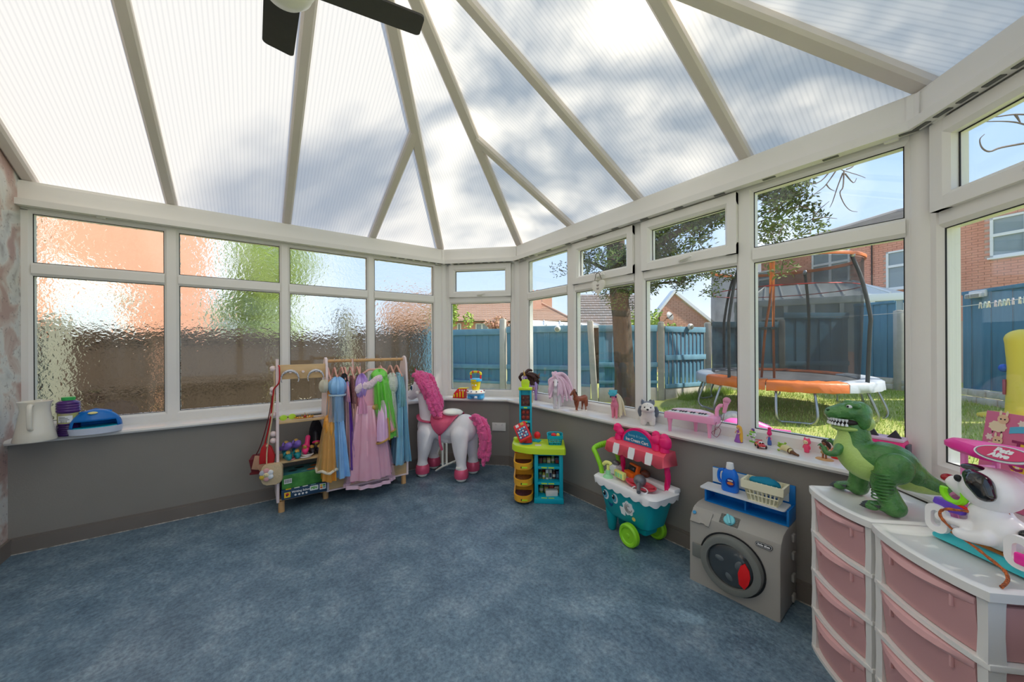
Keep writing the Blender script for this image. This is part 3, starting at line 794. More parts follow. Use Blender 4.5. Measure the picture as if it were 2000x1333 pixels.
for s, e_ in ((-0.10, -0.03), (0.03, 0.03)):
    b = B(); tube(b, smooth_pts([pol(TR - 0.30, ang_c - 0.1 + e_ * 0.6, TOPZ - 0.08), pol(TR - 0.33, ang_c - 0.1 + e_ * 0.7, TH + 1.5), pol(TR - 0.34, ang_c - 0.1 + s * 0.8, TH + 0.9), pol(TR - 0.38, ang_c - 0.1 + s * 1.3, TH + 0.04)], 6), 0.022, 6, flat=(1, 0.4)); z_ = obj('door_zip', b, ORANGE, tr)
    b = B(); box(b, pol(TR - 0.32, ang_c - 0.1 + s * 0.85, TH + 0.95), (0.07, 0.05, 0.05), bev=0.008); obj('clip', b, FOAM, z_)

# ---------------------------------------------------------------- trees
BARK = mat('pine_bark', (104, 88, 74), 0.95, var=0.8, vscale=7, col2=(62, 50, 42), bump=1.0, bscale=16, stretch=(1, 1, 0.25))
TWIG = mat('bare_twig', (120, 104, 92), 0.9)
LEAF = mat('needles_green', (96, 116, 58), 0.8, var=0.6, vscale=1.2, col2=(130, 144, 84)); LEAFD = mat('needles_dark', (70, 86, 48), 0.8, var=0.5, vscale=1.5, col2=(100, 112, 66))
LEAFL = mat('leaves_light', (142, 168, 62), 0.7, var=0.6, vscale=1.0, col2=(176, 192, 92)); LEAFP = mat('leaves_pinkish', (206, 158, 132), 0.7)
def tuft(bm, c, r, n, ln, wd):
    for k in range(n):
        while True:
            q = V((random.uniform(-1, 1), random.uniform(-1, 1), random.uniform(-1, 1)))
            if q.length < 1: break
        p = V(c) + V((q.x * r[0], q.y * r[1], q.z * r[2])); d = V((random.gauss(0, 1), random.gauss(0, 1), random.gauss(0, 0.7))).normalized() * ln * random.uniform(0.5, 1.2); s = d.orthogonal().normalized() * wd
        s.rotate(M.Rotation(random.uniform(0, pi), 3, d))
        bm.faces.new((bm.verts.new(p), bm.verts.new(p + d * 0.5 + s), bm.verts.new(p + d), bm.verts.new(p + d * 0.5 - s)))
random.seed(33)
pine = thing('pine_tree', 'tall pine tree with rugged trunk in front of the blue fence', 'tree', (-5.0, 6.75, -0.17))
def bark_tube(pts, rs, seg=14):
    b = B(); P = smooth_pts(pts, 8); rr = smooth_vals(rs, 8)
    tube(b, P, rr, seg)
    for v_ in b.verts:
        n_ = NZ.noise(v_.co * 6); v_.co += V((v_.co.x - 0, v_.co.y - 0, 0)).normalized() * 0.018 * n_
    return b
obj('trunk', bark_tube([(0, 0, -0.1), (0.0, 0.0, 0.15), (-0.03, -0.05, 1.6), (-0.08, -0.12, 2.7), (-0.12, -0.18, 3.9), (0.05, -0.3, 5.4), (0.2, -0.4, 7.4)], [0.30, 0.235, 0.205, 0.20, 0.20, 0.15, 0.07]), BARK, pine)
o0 = V((-5.0, 6.75, -0.17))
boughs = [[(-5.08, 6.62, 2.5), (-4.6, 6.6, 2.95), (-4.0, 6.7, 3.35), (-3.3, 6.9, 3.62), (-2.6, 6.75, 3.75), (-1.9, 6.6, 3.85)],
          [(-5.1, 6.6, 2.75), (-5.5, 6.3, 3.1), (-6.1, 6.2, 3.3)],
          [(-5.0, 6.5, 2.3), (-4.6, 6.9, 2.5), (-4.2, 7.0, 2.55), (-3.75, 6.95, 2.5)]]
rad = [0.085, 0.06, 0.045]
for bo, r_ in zip(boughs, rad):
    pts = [V(p) - o0 for p in bo]; n_ = len(pts)
    b = B(); tube(b, smooth_pts(pts, 5), smooth_vals([r_ * (1 - 0.75 * k / (n_ - 1)) for k in range(n_)], 5), 9); obj('bough', b, BARK, pine)
f1, f2 = B(), B()
def along(bo, t):
    P = smooth_pts(bo, 6); x = t * (len(P) - 1); i = min(int(x), len(P) - 2); return P[i].lerp(P[i + 1], x - i)
def twigs(bm, n, c, ln):
    for k in range(n):
        d = V((random.gauss(0, 1), random.gauss(0, 1), random.gauss(0, .6))).normalized() * ln; tube(bm, [c, c + d * 0.5 + V((0, 0, 0.03)), c + d], [0.01, 0.007, 0.003], 4, cap=False)
tw = B()
for k in range(64):                        # the bough that crosses the upper panes
    c = along(boughs[0], 0.06 + 0.94 * k / 63) + V((random.gauss(0, .12), random.gauss(0, .30), random.gauss(0.10, .30)))
    tuft(f1 if k % 2 else f2, c, (0.30, 0.30, 0.20), 170, 0.10, 0.016); twigs(tw, 3, c, 0.3)
for k in range(34):
    c = along(boughs[2], 0.0 + k / 33) + V((random.gauss(0, .16), random.gauss(0, .25), random.gauss(0.12, .2)))
    tuft(f2 if k % 3 else f1, c, (0.25, 0.25, 0.16), 90, 0.085, 0.013); twigs(tw, 3, c, 0.26)
for k in range(16):
    c = V((-2.05, 6.6, 3.35)) + V((random.gauss(0, .22), random.gauss(0, .3), random.gauss(0, .38)))
    tuft(f1 if k % 3 else f2, c, (0.24, 0.26, 0.2), 120, 0.09, 0.015); twigs(tw, 2, c, 0.3)
for k in range(14):
    c = V((-3.45, 7.0, 2.72)) + V((random.gauss(0, .25), random.gauss(0, .25), random.gauss(0, .15)))
    tuft(f2 if k % 2 else f1, c, (0.24, 0.24, 0.15), 110, 0.085, 0.014); twigs(tw, 2, c, 0.26)
for k in range(20):
    c = along(boughs[1], random.uniform(.1, 1)) + V((random.gauss(0, .25), random.gauss(0, .2), random.gauss(0.1, .3)))
    tuft(f2, c, (0.28, 0.28, 0.2), 80, 0.085, 0.012); twigs(tw, 2, c, 0.3)
for k in range(14):
    c = V((-5.0, 6.5, 3.2)) + V((random.gauss(0, .4), random.gauss(0, .35), random.gauss(0.1, .45)))
    tuft(f2, c, (0.3, 0.3, 0.22), 90, 0.09, 0.013)
for k in range(26):
    c = V((random.gauss(-4.9, .8), random.gauss(6.5, .7), random.uniform(4.4, 7.4)))
    tuft(f1 if k % 2 else f2, c, (0.5, 0.5, 0.35), 110, 0.13, 0.024)
for f, m in ((f1, LEAF), (f2, LEAFD)):
    f.transform(M.Translation(-o0)); fo = obj('foliage', f, m, pine, recalc=False); fo['kind'] = 'stuff'
tw.transform(M.Translation(-o0)); to = obj('twigs', tw, TWIG, pine, recalc=False); to['kind'] = 'stuff'

# second pine, beside the house to the right of the picture: its crown shades the roof and the garden windows
random.seed(77)
p2 = thing('pine_tree', 'second pine standing beside the room, its crown above the roof', 'tree', (3.3, 5.6, -0.17)); o2 = V((3.3, 5.6, -0.17))
obj('trunk', bark_tube([(0, 0, -0.1), (0, 0, 0.2), (-0.1, 0.0, 2.5), (-0.3, -0.1, 5.0), (-0.5, -0.2, 8.0)], [0.3, 0.24, 0.2, 0.16, 0.06]), BARK, p2)
f1, f2 = B(), B()
b2 = [[(3.1, 5.55, 4.3), (2.2, 5.2, 4.9), (1.0, 4.9, 5.3), (-0.2, 4.7, 5.5)], [(3.05, 5.5, 4.6), (2.2, 4.4, 5.2), (1.0, 3.5, 5.7), (-0.4, 2.9, 5.9), (-1.3, 2.7, 5.9)], [(3.0, 5.5, 5.2), (2.6, 4.2, 5.8), (2.2, 3.0, 6.2)], [(3.0, 5.5, 5.5), (1.6, 5.0, 6.3), (0.3, 4.0, 6.6)], [(3.1, 5.6, 4.0), (2.0, 6.1, 4.6), (0.9, 6.4, 4.9)], [(3.2, 5.5, 3.3), (2.9, 4.9, 3.9), (2.4, 4.2, 4.2), (1.9, 3.5, 4.3), (1.5, 3.2, 4.3)]]
for bo in b2:
    n_ = len(bo); b = B(); tube(b, smooth_pts([V(p) - o2 for p in bo], 5), smooth_vals([0.075 * (1 - 0.8 * k / (n_ - 1)) for k in range(n_)], 5), 8); obj('bough', b, BARK, p2)
    for k in range(24):
        c = along(bo, 0.12 + 0.88 * k / 23) + V((random.gauss(0, .28), random.gauss(0, .28), random.gauss(0.05, .22)))
        tuft(f1 if k % 2 else f2, c, (0.42, 0.42, 0.24), 130, 0.12, 0.022)
for f, m in ((f1, LEAF), (f2, LEAFD)):
    f.transform(M.Translation(-o2)); fo = obj('foliage', f, m, p2, recalc=False); fo['kind'] = 'stuff'

def Wp(u, v, D):                           # a point of the bare tree beyond the right-hand panes
    fwd = V((-sin(R(54.1)), cos(R(54.1)), 0)); rgt = V((cos(R(54.1)), sin(R(54.1)), 0))
    return V((0, 0, 1.25)) + fwd * D + rgt * ((u - 1000) / 699 * D) + V((0, 0, (675 - v + (u - 1000) * .0052) / 699 * D))
bare = thing('bare_tree', 'leafless tree whose drooping twigs cross the blue sky right of the pine', 'tree', (0.9, 11.2, gz(.9, 11.2)))
ob_ = V((0.9, 11.2, gz(.9, 11.2)))
B_ = lambda u, v, D=6.6: Wp(u, v, D)
tp = [ob_, V((0.85, 11.1, 2.4)), V((0.5, 10.3, 4.8)), V((-0.3, 9.2, 5.6)), B_(1640, 300, 6.8)]
b = B(); tube(b, smooth_pts([p - ob_ for p in tp], 6), smooth_vals([0.10, 0.085, 0.06, 0.035, 0.022], 6), 9); obj('trunk', b, TWIG, bare)
tps = [[B_(1640, 300), B_(1634, 325), B_(1645, 338), B_(1655, 342), B_(1680, 350), B_(1692, 355)], [B_(1645, 338), B_(1628, 330), B_(1618, 322)],
       [B_(1650, 340), B_(1648, 372), B_(1642, 384), B_(1650, 405), B_(1662, 418), B_(1676, 421)], [B_(1638, 335), B_(1616, 366), B_(1600, 380), B_(1570, 400)], [B_(1648, 345), B_(1638, 370), B_(1628, 400), B_(1622, 412)],
       [B_(1630, 332), B_(1605, 360), B_(1580, 366), B_(1574, 352)], [B_(1652, 346), B_(1668, 364), B_(1675, 355)], [B_(1655, 338), B_(1668, 332), B_(1672, 318), B_(1660, 314), B_(1650, 318)], [B_(1615, 366), B_(1622, 375), B_(1632, 380)]]
for s in tps:
    n_ = len(s); b = B(); tube(b, smooth_pts([p - ob_ for p in s], 4), smooth_vals([0.013 * (1 - 0.7 * k / (n_ - 1)) for k in range(n_)], 4), 5); obj('twig', b, TWIG, bare)
q_ = lambda u, v: Wp(u, v, 5.0)
tps = [[V((0.5, 10.3, 4.8)), q_(2030, 236), q_(1985, 234), q_(1950, 238), q_(1918, 240)], [V((0.5, 10.3, 4.8)), q_(2040, 262), q_(1990, 250), q_(1955, 247), q_(1912, 248)], [q_(1985, 234), q_(1992, 245), q_(1996, 252)],
       [q_(2040, 285), q_(1960, 298), q_(1935, 306), q_(1920, 298), q_(1916, 282), q_(1925, 272)]]
for s in tps:
    n_ = len(s); b = B(); tube(b, smooth_pts([p - ob_ for p in s], 4), smooth_vals([0.016 * (1 - 0.7 * k / (n_ - 1)) for k in range(n_)], 4), 5); obj('twig', b, TWIG, bare)
def bush(name, label, cat, c, r, n, m, ln, wd, trunk_h=0.0, nt_=14):
    t = thing(name, label, cat, (c[0], c[1], gz(c[0], c[1])))
    b = B(); z = c[2] - gz(c[0], c[1])
    for k in range(nt_):
        d = V((random.gauss(0, .45), random.gauss(0, .45), random.gauss(0, .45))); tuft(b, (d.x * r[0], d.y * r[1], z + d.z * r[2]), tuple(0.42 * q for q in r), n // nt_, ln, wd)
    f = obj('foliage', b, m, t, recalc=False); f['kind'] = 'stuff'
    b = B(); tube(b, [(0, 0, -0.05), (0.03, 0, z * 0.5), (0, 0.03, z)], [0.07, 0.05, 0.03], 7); obj('stem', b, BARK, t)
bush('leafy_tree', 'light green leafy tree behind the brown fence and patterned glass', 'tree', (-10.6, 0.05, 3.0), (1.1, 1.1, 1.8), 4200, LEAFL, 0.16, 0.05)
bush('leafy_tree', 'yellow-green tree in front of the bungalow at the corner window', 'tree', (-14.2, 6.9, 2.7), (0.55, 0.55, 1.0), 1200, LEAFL, 0.16, 0.05)
bush('flowering_bush', 'pinkish bush just above the blue fence before the bungalow', 'bush', (-12.2, 8.0, 2.05), (0.45, 0.45, 0.35), 500, LEAFP, 0.12, 0.05)
bush('garden_bush', 'yellow-green bush peeping over the fence right of the trunk', 'bush', (-6.9, 10.4, 2.0), (0.6, 0.6, 0.35), 600, LEAFL, 0.12, 0.04)

# ---------------------------------------------------------------- houses
BRICKR = mat('brick_red', (232, 164, 138), 0.9, var=0.6, vscale=1.7, col2=(212, 138, 112), bump=0.2)
MORT = mat('mortar', (214, 186, 168), 0.95, var=0.5, vscale=3, col2=(196, 164, 146)); BRICKP = mat('brick_orange', (222, 170, 144), 0.9, var=0.5, vscale=2, col2=(206, 146, 120))
TILEP = mat('roof_tile_pinkish', (186, 152, 130), 0.9, var=0.5, vscale=2, col2=(160, 126, 106)); TILED = mat('roof_tile_grey', (172, 164, 156), 0.85, var=0.5, vscale=2, col2=(146, 138, 130))
WINW = mat('house_window_white', (235, 235, 232), 0.4); WING = mat('house_window_glass', (140, 154, 158), 0.05, spec=0.8)
def facing(a, b_):
    """matrix: x from a to b_ along the wall, y away from the viewer, z up"""
    a, b_ = V((*a, 0)), V((*b_, 0)); d = (b_ - a).normalized(); m_ = M.Identity(4); m_.col[0][:3] = d; m_.col[1][:3] = (-d.y, d.x, 0); m_.col[3][:3] = a; return m_, (b_ - a).length
def bricks(x0, x1, z0, z1, holes, w_=0.225, h=0.075, keep=None):
    b = B(); r_ = 0; z = z0
    while z < z1:
        x = x0 - (w_ / 2 if r_ % 2 else 0)
        while x < x1:
            a, c = max(x, x0), min(x + w_ - 0.01, x1); cx, cz = (a + c) / 2, z + h / 2
            if c - a > 0.03 and not any(p < cx < q and s < cz < u for p, q, s, u in holes) and (keep is None or keep(cx, cz)):
                y = -0.012 - random.uniform(0, 0.006)
                p = [b.verts.new(v_) for v_ in ((a, y, z), (c, y, z), (c, y, z + h - 0.01), (a, y, z + h - 0.01), (a, 0, z), (c, 0, z), (c, 0, z + h - 0.01), (a, 0, z + h - 0.01))]
                b.faces.new(p[:4]); b.faces.new((p[3], p[2], p[6], p[7])); b.faces.new((p[0], p[4], p[5], p[1])); b.faces.new((p[0], p[3], p[7], p[4])); b.faces.new((p[1], p[5], p[6], p[2]))
            x += w_
        z += h; r_ += 1
    return b
def tiles(x0, x1, y0, z0, y1, z1, n, m, parent, trim=None):
    """courses of tiles as real stepped strips, cut into single tiles"""
    b = B(); S = V((0, y1 - y0, z1 - z0)) / n; nrm = V((0, -(z1 - z0), (y1 - y0))).normalized()
    for k in range(n):
        lo = V((0, y0, z0)) + S * k; hi = lo + S * 1.15; f0, f1_ = k / n, (k + 1) / n
        xa, xb = (x0, x1) if trim is None else trim(k / n)
        tw_ = 0.30; x = xa - (tw_ / 2 if k % 2 else 0)
        while x < xb:
            a, c = max(x, xa), min(x + tw_ - 0.008, xb)
            if c - a > 0.02:
                p = [b.verts.new(q) for q in (V((a, 0, 0)) + lo + nrm * 0.045, V((c, 0, 0)) + lo + nrm * 0.045, V((c, 0, 0)) + hi + nrm * 0.012, V((a, 0, 0)) + hi + nrm * 0.012, V((a, 0, 0)) + lo, V((c, 0, 0)) + lo)]
                b.faces.new(p[:4]); b.faces.new((p[0], p[4], p[5], p[1]))
            x += tw_
    o = obj('roof_tiles', b, m, parent, recalc=False); o['kind'] = 'stuff'
    return o
def house_window(parent, x0, x1, z0, z1, nv=1, split=None):
    b = B(); f = 0.055
    for q in ((x0, x0 + f, z0, z1), (x1 - f, x1, z0, z1), (x0, x1, z0, z0 + f), (x0, x1, z1 - f, z1)): b3(q[0], q[1], -0.06, 0.02, q[2], q[3], b)
    for k in range(1, nv): xx = x0 + (x1 - x0) * k / nv; b3(xx - 0.04, xx + 0.04, -0.06, 0.02, z0, z1, b)
    if split: zz = z0 + (z1 - z0) * split; b3(x0, x1, -0.065, 0.02, zz - 0.04, zz + 0.04, b)
    b3(x0 - 0.04, x1 + 0.04, -0.10, 0.0, z0 - 0.05, z0, b)
    w_ = obj('window_frame', b, WINW, parent)
    obj('glazing', b3(x0 + 0.02, x1 - 0.02, -0.02, 0.01, z0 + 0.02, z1 - 0.02), WING, w_)
def place(t, mm): t.location = mm.translation; t.rotation_euler = mm.to_euler()
# red brick two-storey house to the right
mm, Lh = facing((-6.35, 18.25), (2.2, 16.1)); hr = thing('street_house', 'two storey red brick house above the tall blue fence', 'house'); place(hr, mm)
obj('wall', b3(0, Lh, 0, 0.25, -0.2, 5.12), MORT, hr)
def ux(u): # wall coordinate seen at picture column u
    d = Wp(u, 675, 1) - V((0, 0, 1.25)); a_ = mm.translation; t_ = mm.col[0].to_3d()
    den = d.x * t_.y - d.y * t_.x; k = (a_.x * t_.y - a_.y * t_.x) / den; return (d * k - a_).xy.dot(t_.xy)
wn = [(ux(1482), ux(1516), 3.55, 4.45, 1, 0.6), (ux(1588), ux(1662), 3.5, 4.75, 2, 0.62), (ux(1733), ux(1733) + 1.25, 3.05, 4.3, 2, 0.6), (ux(1936), ux(1936) + 1.2, 3.62, 4.72, 2, 0.55)]
holes = [(a - .06, c + .06, z0 - .06, z1 + .03) for a, c, z0, z1, _, _ in wn]
bo = obj('bricks', bricks(0, Lh, 1.9, 5.1, holes), BRICKR, hr, recalc=False); bo['kind'] = 'stuff'
for q in wn: house_window(hr, q[0], q[1], q[2], q[3], q[4], q[5])
obj('fascia', b3(-0.1, Lh + 0.1, -0.18, -0.12, 5.02, 5.2), WINW, hr); obj('soffit', b3(-0.1, Lh + 0.1, -0.18, 0, 5.02, 5.04), WINW, hr)
b = B(); tube(b, [(-0.1, -0.22, 5.16), (Lh, -0.22, 5.16)], 0.05, 8); obj('gutter', b, WINW, hr)
tiles(-0.2, Lh + 0.2, -0.25, 5.17, 3.4, 6.45, 20, TILED, hr, trim=lambda f: (-0.2 + f * 3.3, Lh + 0.2))
b = B(); tube(b, [(3.1, 3.4, 6.48), (Lh, 3.4, 6.48)], 0.11, 8); obj('ridge', b, TILED, hr); b = B(); tube(b, [(-0.25, -0.25, 5.2), (3.1, 3.4, 6.5)], 0.10, 8); obj('hip_ridge', b, TILED, hr)
b = B(); prism(b, [(-0.2, 3.3), (3.1, 3.4), (Lh, 3.4), (Lh, 3.5), (-0.2, 3.6)], 5.1, 5.15); obj('roof_base', b, TILED, hr)
b3(ux(1690), ux(1705), 3.1, 3.6, 6.3, 6.7, b := B()); obj('chimney', b, TILED, hr)
b = B(); tube(b, [(ux(1705), -0.05, 5.0), (ux(1705), -0.05, 3.3), (ux(1705) + 0.05, -0.05, 3.0)], 0.02, 6); obj('cable', b, GASKET, hr)
# neighbour's white conservatory in front of it
mm2, L2 = facing((-5.5, 13.6), (-1.7, 15.2)); nc = thing('neighbour_conservatory', 'white neighbouring conservatory seen through the trampoline net', 'conservatory'); place(nc, mm2)
obj('wall', b3(0, L2, 0, 2.0, 0, 1.0), BRICKR, nc)
obj('eaves', b3(-0.05, L2 + 0.05, -0.05, 2.05, 2.5, 2.72, bev=0.02), WINW, nc)
for k in range(7):
    x = L2 * k / 6; obj('post', b3(x - 0.05, x + 0.05, -0.03, 0.06, 1.0, 2.55), WINW, nc)
    if k < 6: obj('pane', b3(x + 0.05, x + L2 / 6 - 0.05, 0.0, 0.02, 1.0, 2.5), WING, nc)
obj('transom', b3(0, L2, -0.035, 0.05, 2.05, 2.12), WINW, nc)
b = B(); v_ = [b.verts.new(p) for p in ((0, 0, 2.72), (L2, 0, 2.72), (L2, 2, 2.72), (0, 2, 2.72), (0.9, 1, 3.28), (L2 - 0.9, 1, 3.28))]
for f in ((0, 1, 5, 4), (1, 2, 5), (2, 3, 4, 5), (3, 0, 4)): b.faces.new([v_[i] for i in f])
obj('roof_glazing', b, mat('roof_glass_pale', (206, 210, 206), 0.25), nc)
for k in range(8):
    x = 0.3 + k * (L2 - 0.6) / 7; obj('glazing_bar', tube(B(), [(x, 0, 2.74), (min(max(x, 0.9), L2 - 0.9), 1, 3.30)], 0.025, 6), WINW, nc)
# brick gable with dark tiled roof beside it, behind the tree
mm3, L3 = facing((-8.95, 13.2), (-7.25, 15.55)); gh = thing('gable_house', 'brick gabled house with satellite dish behind the narrow-board fence', 'house'); place(gh, mm3)
ap, le, re_ = L3 * 0.46, 1.75, 2.2
gw = B(); prism(gw, [(0.05, -0.2), (L3, -0.2), (L3, re_), (ap, 3.42), (0.05, le)], 0, -0.2, mx=UPY); obj('wall', gw, MORT, gh)
sl1 = (3.42 - le) / ap; sl2 = (3.42 - re_) / (L3 - ap)
bo = obj('bricks', bricks(0.08, L3, 0.3, 3.4, [], keep=lambda x, z: z < (le + sl1 * x if x < ap else 3.42 - sl2 * (x - ap)) - 0.06), BRICKP, gh, recalc=False); bo['kind'] = 'stuff'
for (a, c) in (((-0.15, le - 0.15), (ap, 3.46)), ((L3 + 0.1, re_ - 0.1), (ap, 3.46))):
    b = B(); loft(b, [[(x, -0.12, z - 0.07), (x, -0.12, z + 0.07), (x, 0.3, z + 0.07), (x, 0.3, z - 0.07)] for x, z in (a, c)]); obj('verge', b, WINW, gh)
t2 = tiles(-2.5, ap - 0.2, -0.3, 1.62, 2.6, 3.7, 16, mat('roof_tile_dark', (128, 120, 114), 0.85, var=0.5, vscale=2, col2=(104, 96, 90)), gh, trim=lambda f: (-2.5, ap * f * 0.95 + 0.0))
obj('side_wall', b3(-2.4, 0.1, 0.0, 0.2, -0.2, 1.66), BRICKP, gh)
b = B(); lathe(b, [(0, 0.05), (0.10, 0.035), (0.19, 0.0), (0.185, -0.01), (0.10, 0.02), (0, 0.035)], 20, mx=M.Translation((ap - 0.30, -0.35, 2.42)) @ M.Rotation(R(70), 4, 'X') @ M.Rotation(R(25), 4, 'Y')); di = obj('satellite_dish', b, mat('dish_grey', (140, 140, 138), 0.5), gh)
b = B(); tube(b, [(ap - 0.30, 0, 2.35), (ap - 0.30, -0.3, 2.38), (ap - 0.30, -0.55, 2.46)], 0.02, 6); obj('dish_arm', b, GASKET, di)
b = B(); tube(b, [(ap - 0.62, -0.03, 2.6), (ap - 0.62, -0.03, 0.3)], 0.02, 6); obj('cable', b, GASKET, gh)
# bungalow beyond the far fence
mm4, L4 = facing((-18.6, 5.4), (-13.85, 13.7)); bu_ = thing('bungalow', 'long brick bungalow with pinkish tiled roof beyond the corner window', 'house'); place(bu_, mm4)
obj('wall', b3(0, L4, 0, 0.25, -0.2, 2.55), MORT, bu_)
def ux4(u):
    d = Wp(u, 675, 1) - V((0, 0, 1.25)); a_ = mm4.translation; t_ = mm4.col[0].to_3d(); den = d.x * t_.y - d.y * t_.x; k = (a_.x * t_.y - a_.y * t_.x) / den; return (d * k - a_).xy.dot(t_.xy)
wn = [(ux4(893), ux4(901), 1.9, 2.42, 1), (ux4(929), ux4(954), 1.85, 2.42, 2), (ux4(990), ux4(999), 2.05, 2.4, 1)]
bo = obj('bricks', bricks(0, L4, 1.5, 2.5, [(a, c, z0, z1) for a, c, z0, z1, _ in wn]), BRICKR, bu_, recalc=False); bo['kind'] = 'stuff'
for q in wn: house_window(bu_, *q)
obj('gutter', tube(B(), [(-0.1, -0.28, 2.52), (L4 + 0.2, -0.28, 2.52)], 0.05, 8), GASKET, bu_)
tiles(-0.3, L4 + 0.3, -0.35, 2.5, 2.6, 4.0, 20, TILEP, bu_, trim=lambda f: (-0.3, L4 + 0.3 - f * 1.7))
obj('ridge', tube(B(), [(-0.3, 2.6, 4.02), (L4 - 1.4, 2.6, 4.02)], 0.09, 8), TILEP, bu_); obj('hip_ridge', tube(B(), [(L4 - 1.4, 2.6, 4.04), (L4 + 0.3, -0.35, 2.54)], 0.08, 8), TILEP, bu_)
for u, hh, yy in ((1046, 4.12, 1.5), (1073, 4.30, 3.0)):
    c = B(); x = ux4(u) + (0.25 if yy < 2.5 else 0.45); box(c, (x, yy, (2.9 + hh) / 2), (0.62, 0.6, hh - 2.9)); box(c, (x, yy, hh), (0.72, 0.7, 0.1)); ch = obj('chimney', c, BRICKP, bu_)
    for s in (-.15, .15): obj('chimney_pot', lathe(B(), [(0.09, hh), (0.11, hh + 0.05), (0.08, hh + 0.28), (0.10, hh + 0.3)], 10, mx=M.Translation((x + s, yy, 0))), BRICKP, ch)
# low white roof over the fence left of the trunk
mm5, L5 = facing((-9.7, 7.0), (-7.9, 9.3)); lt = thing('lean_to', 'low white lean-to roof just above the blue fence left of the trunk', 'shed'); place(lt, mm5)
b = B(); loft(b, [[(x, 0, 1.82), (x, 0, 1.9), (x, 1.6, z1), (x, 1.6, z1 - 0.08)] for x, z1 in ((0, 2.25), (L5, 2.05))]); obj('roof_sheet', b, mat('sheet_white', (232, 230, 224), 0.4), lt)
for k in range(6): obj('batten', tube(B(), [(k * L5 / 5, -0.01, 1.92), (k * L5 / 5, 1.6, 2.27 - 0.04 * k)], 0.02, 6), WINW, lt)
obj('wall', b3(0.05, L5, 0.1, 1.5, -0.2, 1.84), BROWN, lt)
# pale brick house beyond the patterned glass
mm6, L6 = facing((-9.0, -9.5), (-9.9, -0.75)); bh = thing('side_house', 'pale orange brick house wall blurred by the patterned glass', 'house'); place(bh, mm6)
obj('wall', b3(0, L6, 0, 0.3, -0.2, 6.2), mat('brick_peach', (218, 164, 136), 0.9, var=0.5, vscale=3, col2=(204, 142, 114)), bh)
bo = obj('bricks', bricks(2.5, L6, 0.6, 6.1, [(4.55, 6.0, 1.4, 3.4)]), BRICKP, bh, recalc=False); bo['kind'] = 'stuff'
house_window(bh, 4.6, 5.95, 1.5, 3.35, 2, 0.7)
obj('canopy', b3(4.3, 6.3, -0.7, 0, 3.45, 3.62, bev=0.02), WINW, bh); obj('downpipe', tube(B(), [(6.7, -0.08, 0), (6.7, -0.08, 6)], 0.05, 8), WINW, bh)
wp = thing('white_porch', 'white porch on the pale brick house blurred by the patterned glass', 'porch', (-8.35, -2.05, gz(-8.35, -2.05)), pi / 2)
obj('front_panel', b3(-.34, .34, -.05, .05, .0, 2.2, bev=.01), WINW, wp)
for x in (-.16, .16): obj('door_glazing', b3(x - .12, x + .12, -.06, -.04, 1.1, 2.1), mat('porch_glass', (196, 206, 212), .1), wp)
b = B(); prism(b, [(-.42, 2.22), (.5, 2.22), (.5, 2.30), (-.2, 2.72), (-.42, 2.72)], -.08, .6, mx=M.Rotation(pi / 2, 4, 'X') @ M.Diagonal((1, 1, -1, 1))); obj('porch_roof', b, WINW, wp)
for x in (-.31, .31): obj('side_panel', b3(x - .03, x + .03, .05, .60, 0, 2.3), WINW, wp)
# yard behind the blurred side: a dark shed front keeps the far street closed
# ---------------------------------------------------------------- garden toys
PINK = plastic('garden_pink', (236, 92, 158)); YEL = plastic('garden_yellow', (232, 200, 78), 0.4)
t = thing('ride_on_toy', 'pink plastic ride-on toy lying on the lawn outside the window', 'toy', (-2.42, 5.9, gz(-2.4, 5.9)), 0.9)
bo = body('shell', [('e', (0, 0, 0.13), (0.19, 0.15, 0.15)), ('t', [(-0.45, 0, 0.05), (-0.2, 0, 0.05), (0, 0, 0.06)], [0.04, 0.05, 0.08])], 0.018, PINK, t)
bo2 = body('tail_fin', [('t', [(0.30, 0.0, 0.16), (0.46, -0.02, 0.10), (0.56, -0.03, 0.05)], [0.09, 0.08, 0.05]), ('e', (0.18, 0, 0.08), (0.2, 0.11, 0.06))], 0.018, PINK, t)
obj('handle', tube(B(), [(0.55, -0.05, 0.11), (0.74, -0.12, 0.10)], 0.022, 8), PINK, t)
t = thing('play_stand', 'yellow plastic play stand with blue knob on the lawn', 'toy', (0.0, 10.15, gz(0, 10.15)), -0.3); t.scale = (1.15, 1.15, 1.15)
body('pole', [('t', [(0.12, 0, 0.05), (0.12, 0, 0.7), (0.12, 0, 1.12)], [0.14, 0.12, 0.14]), ('e', (0.14, 0, 1.14), (0.17, 0.13, 0.14))], 0.022, YEL, t)
obj('base', box(B(), (0.1, 0, 0.03), (0.62, 0.5, 0.07), bev=0.03), YEL, t)
obj('knob', ell(B(), (-0.02, -0.02, 0.72), (0.05, 0.05, 0.06)), plastic('blue', (40, 90, 190)), t)
obj('side_panel', box(B(), (-0.0, -0.06, 0.45), (0.03, 0.06, 0.22), bev=0.012), plastic('plum', (150, 70, 90)), t)
b = B(); ell(b, (0, 0, 0.06), (0.20, 0.16, 0.14), u=12, v=8)
for v_ in b.verts: v_.co *= 1 + 0.12 * NZ.noise(v_.co * 9)
tag(obj('rock', b, STONE, None, (-2.9, 7.05, gz(-2.9, 7.05))), 'rounded grey rock on the grass under the trampoline edge', 'rock')
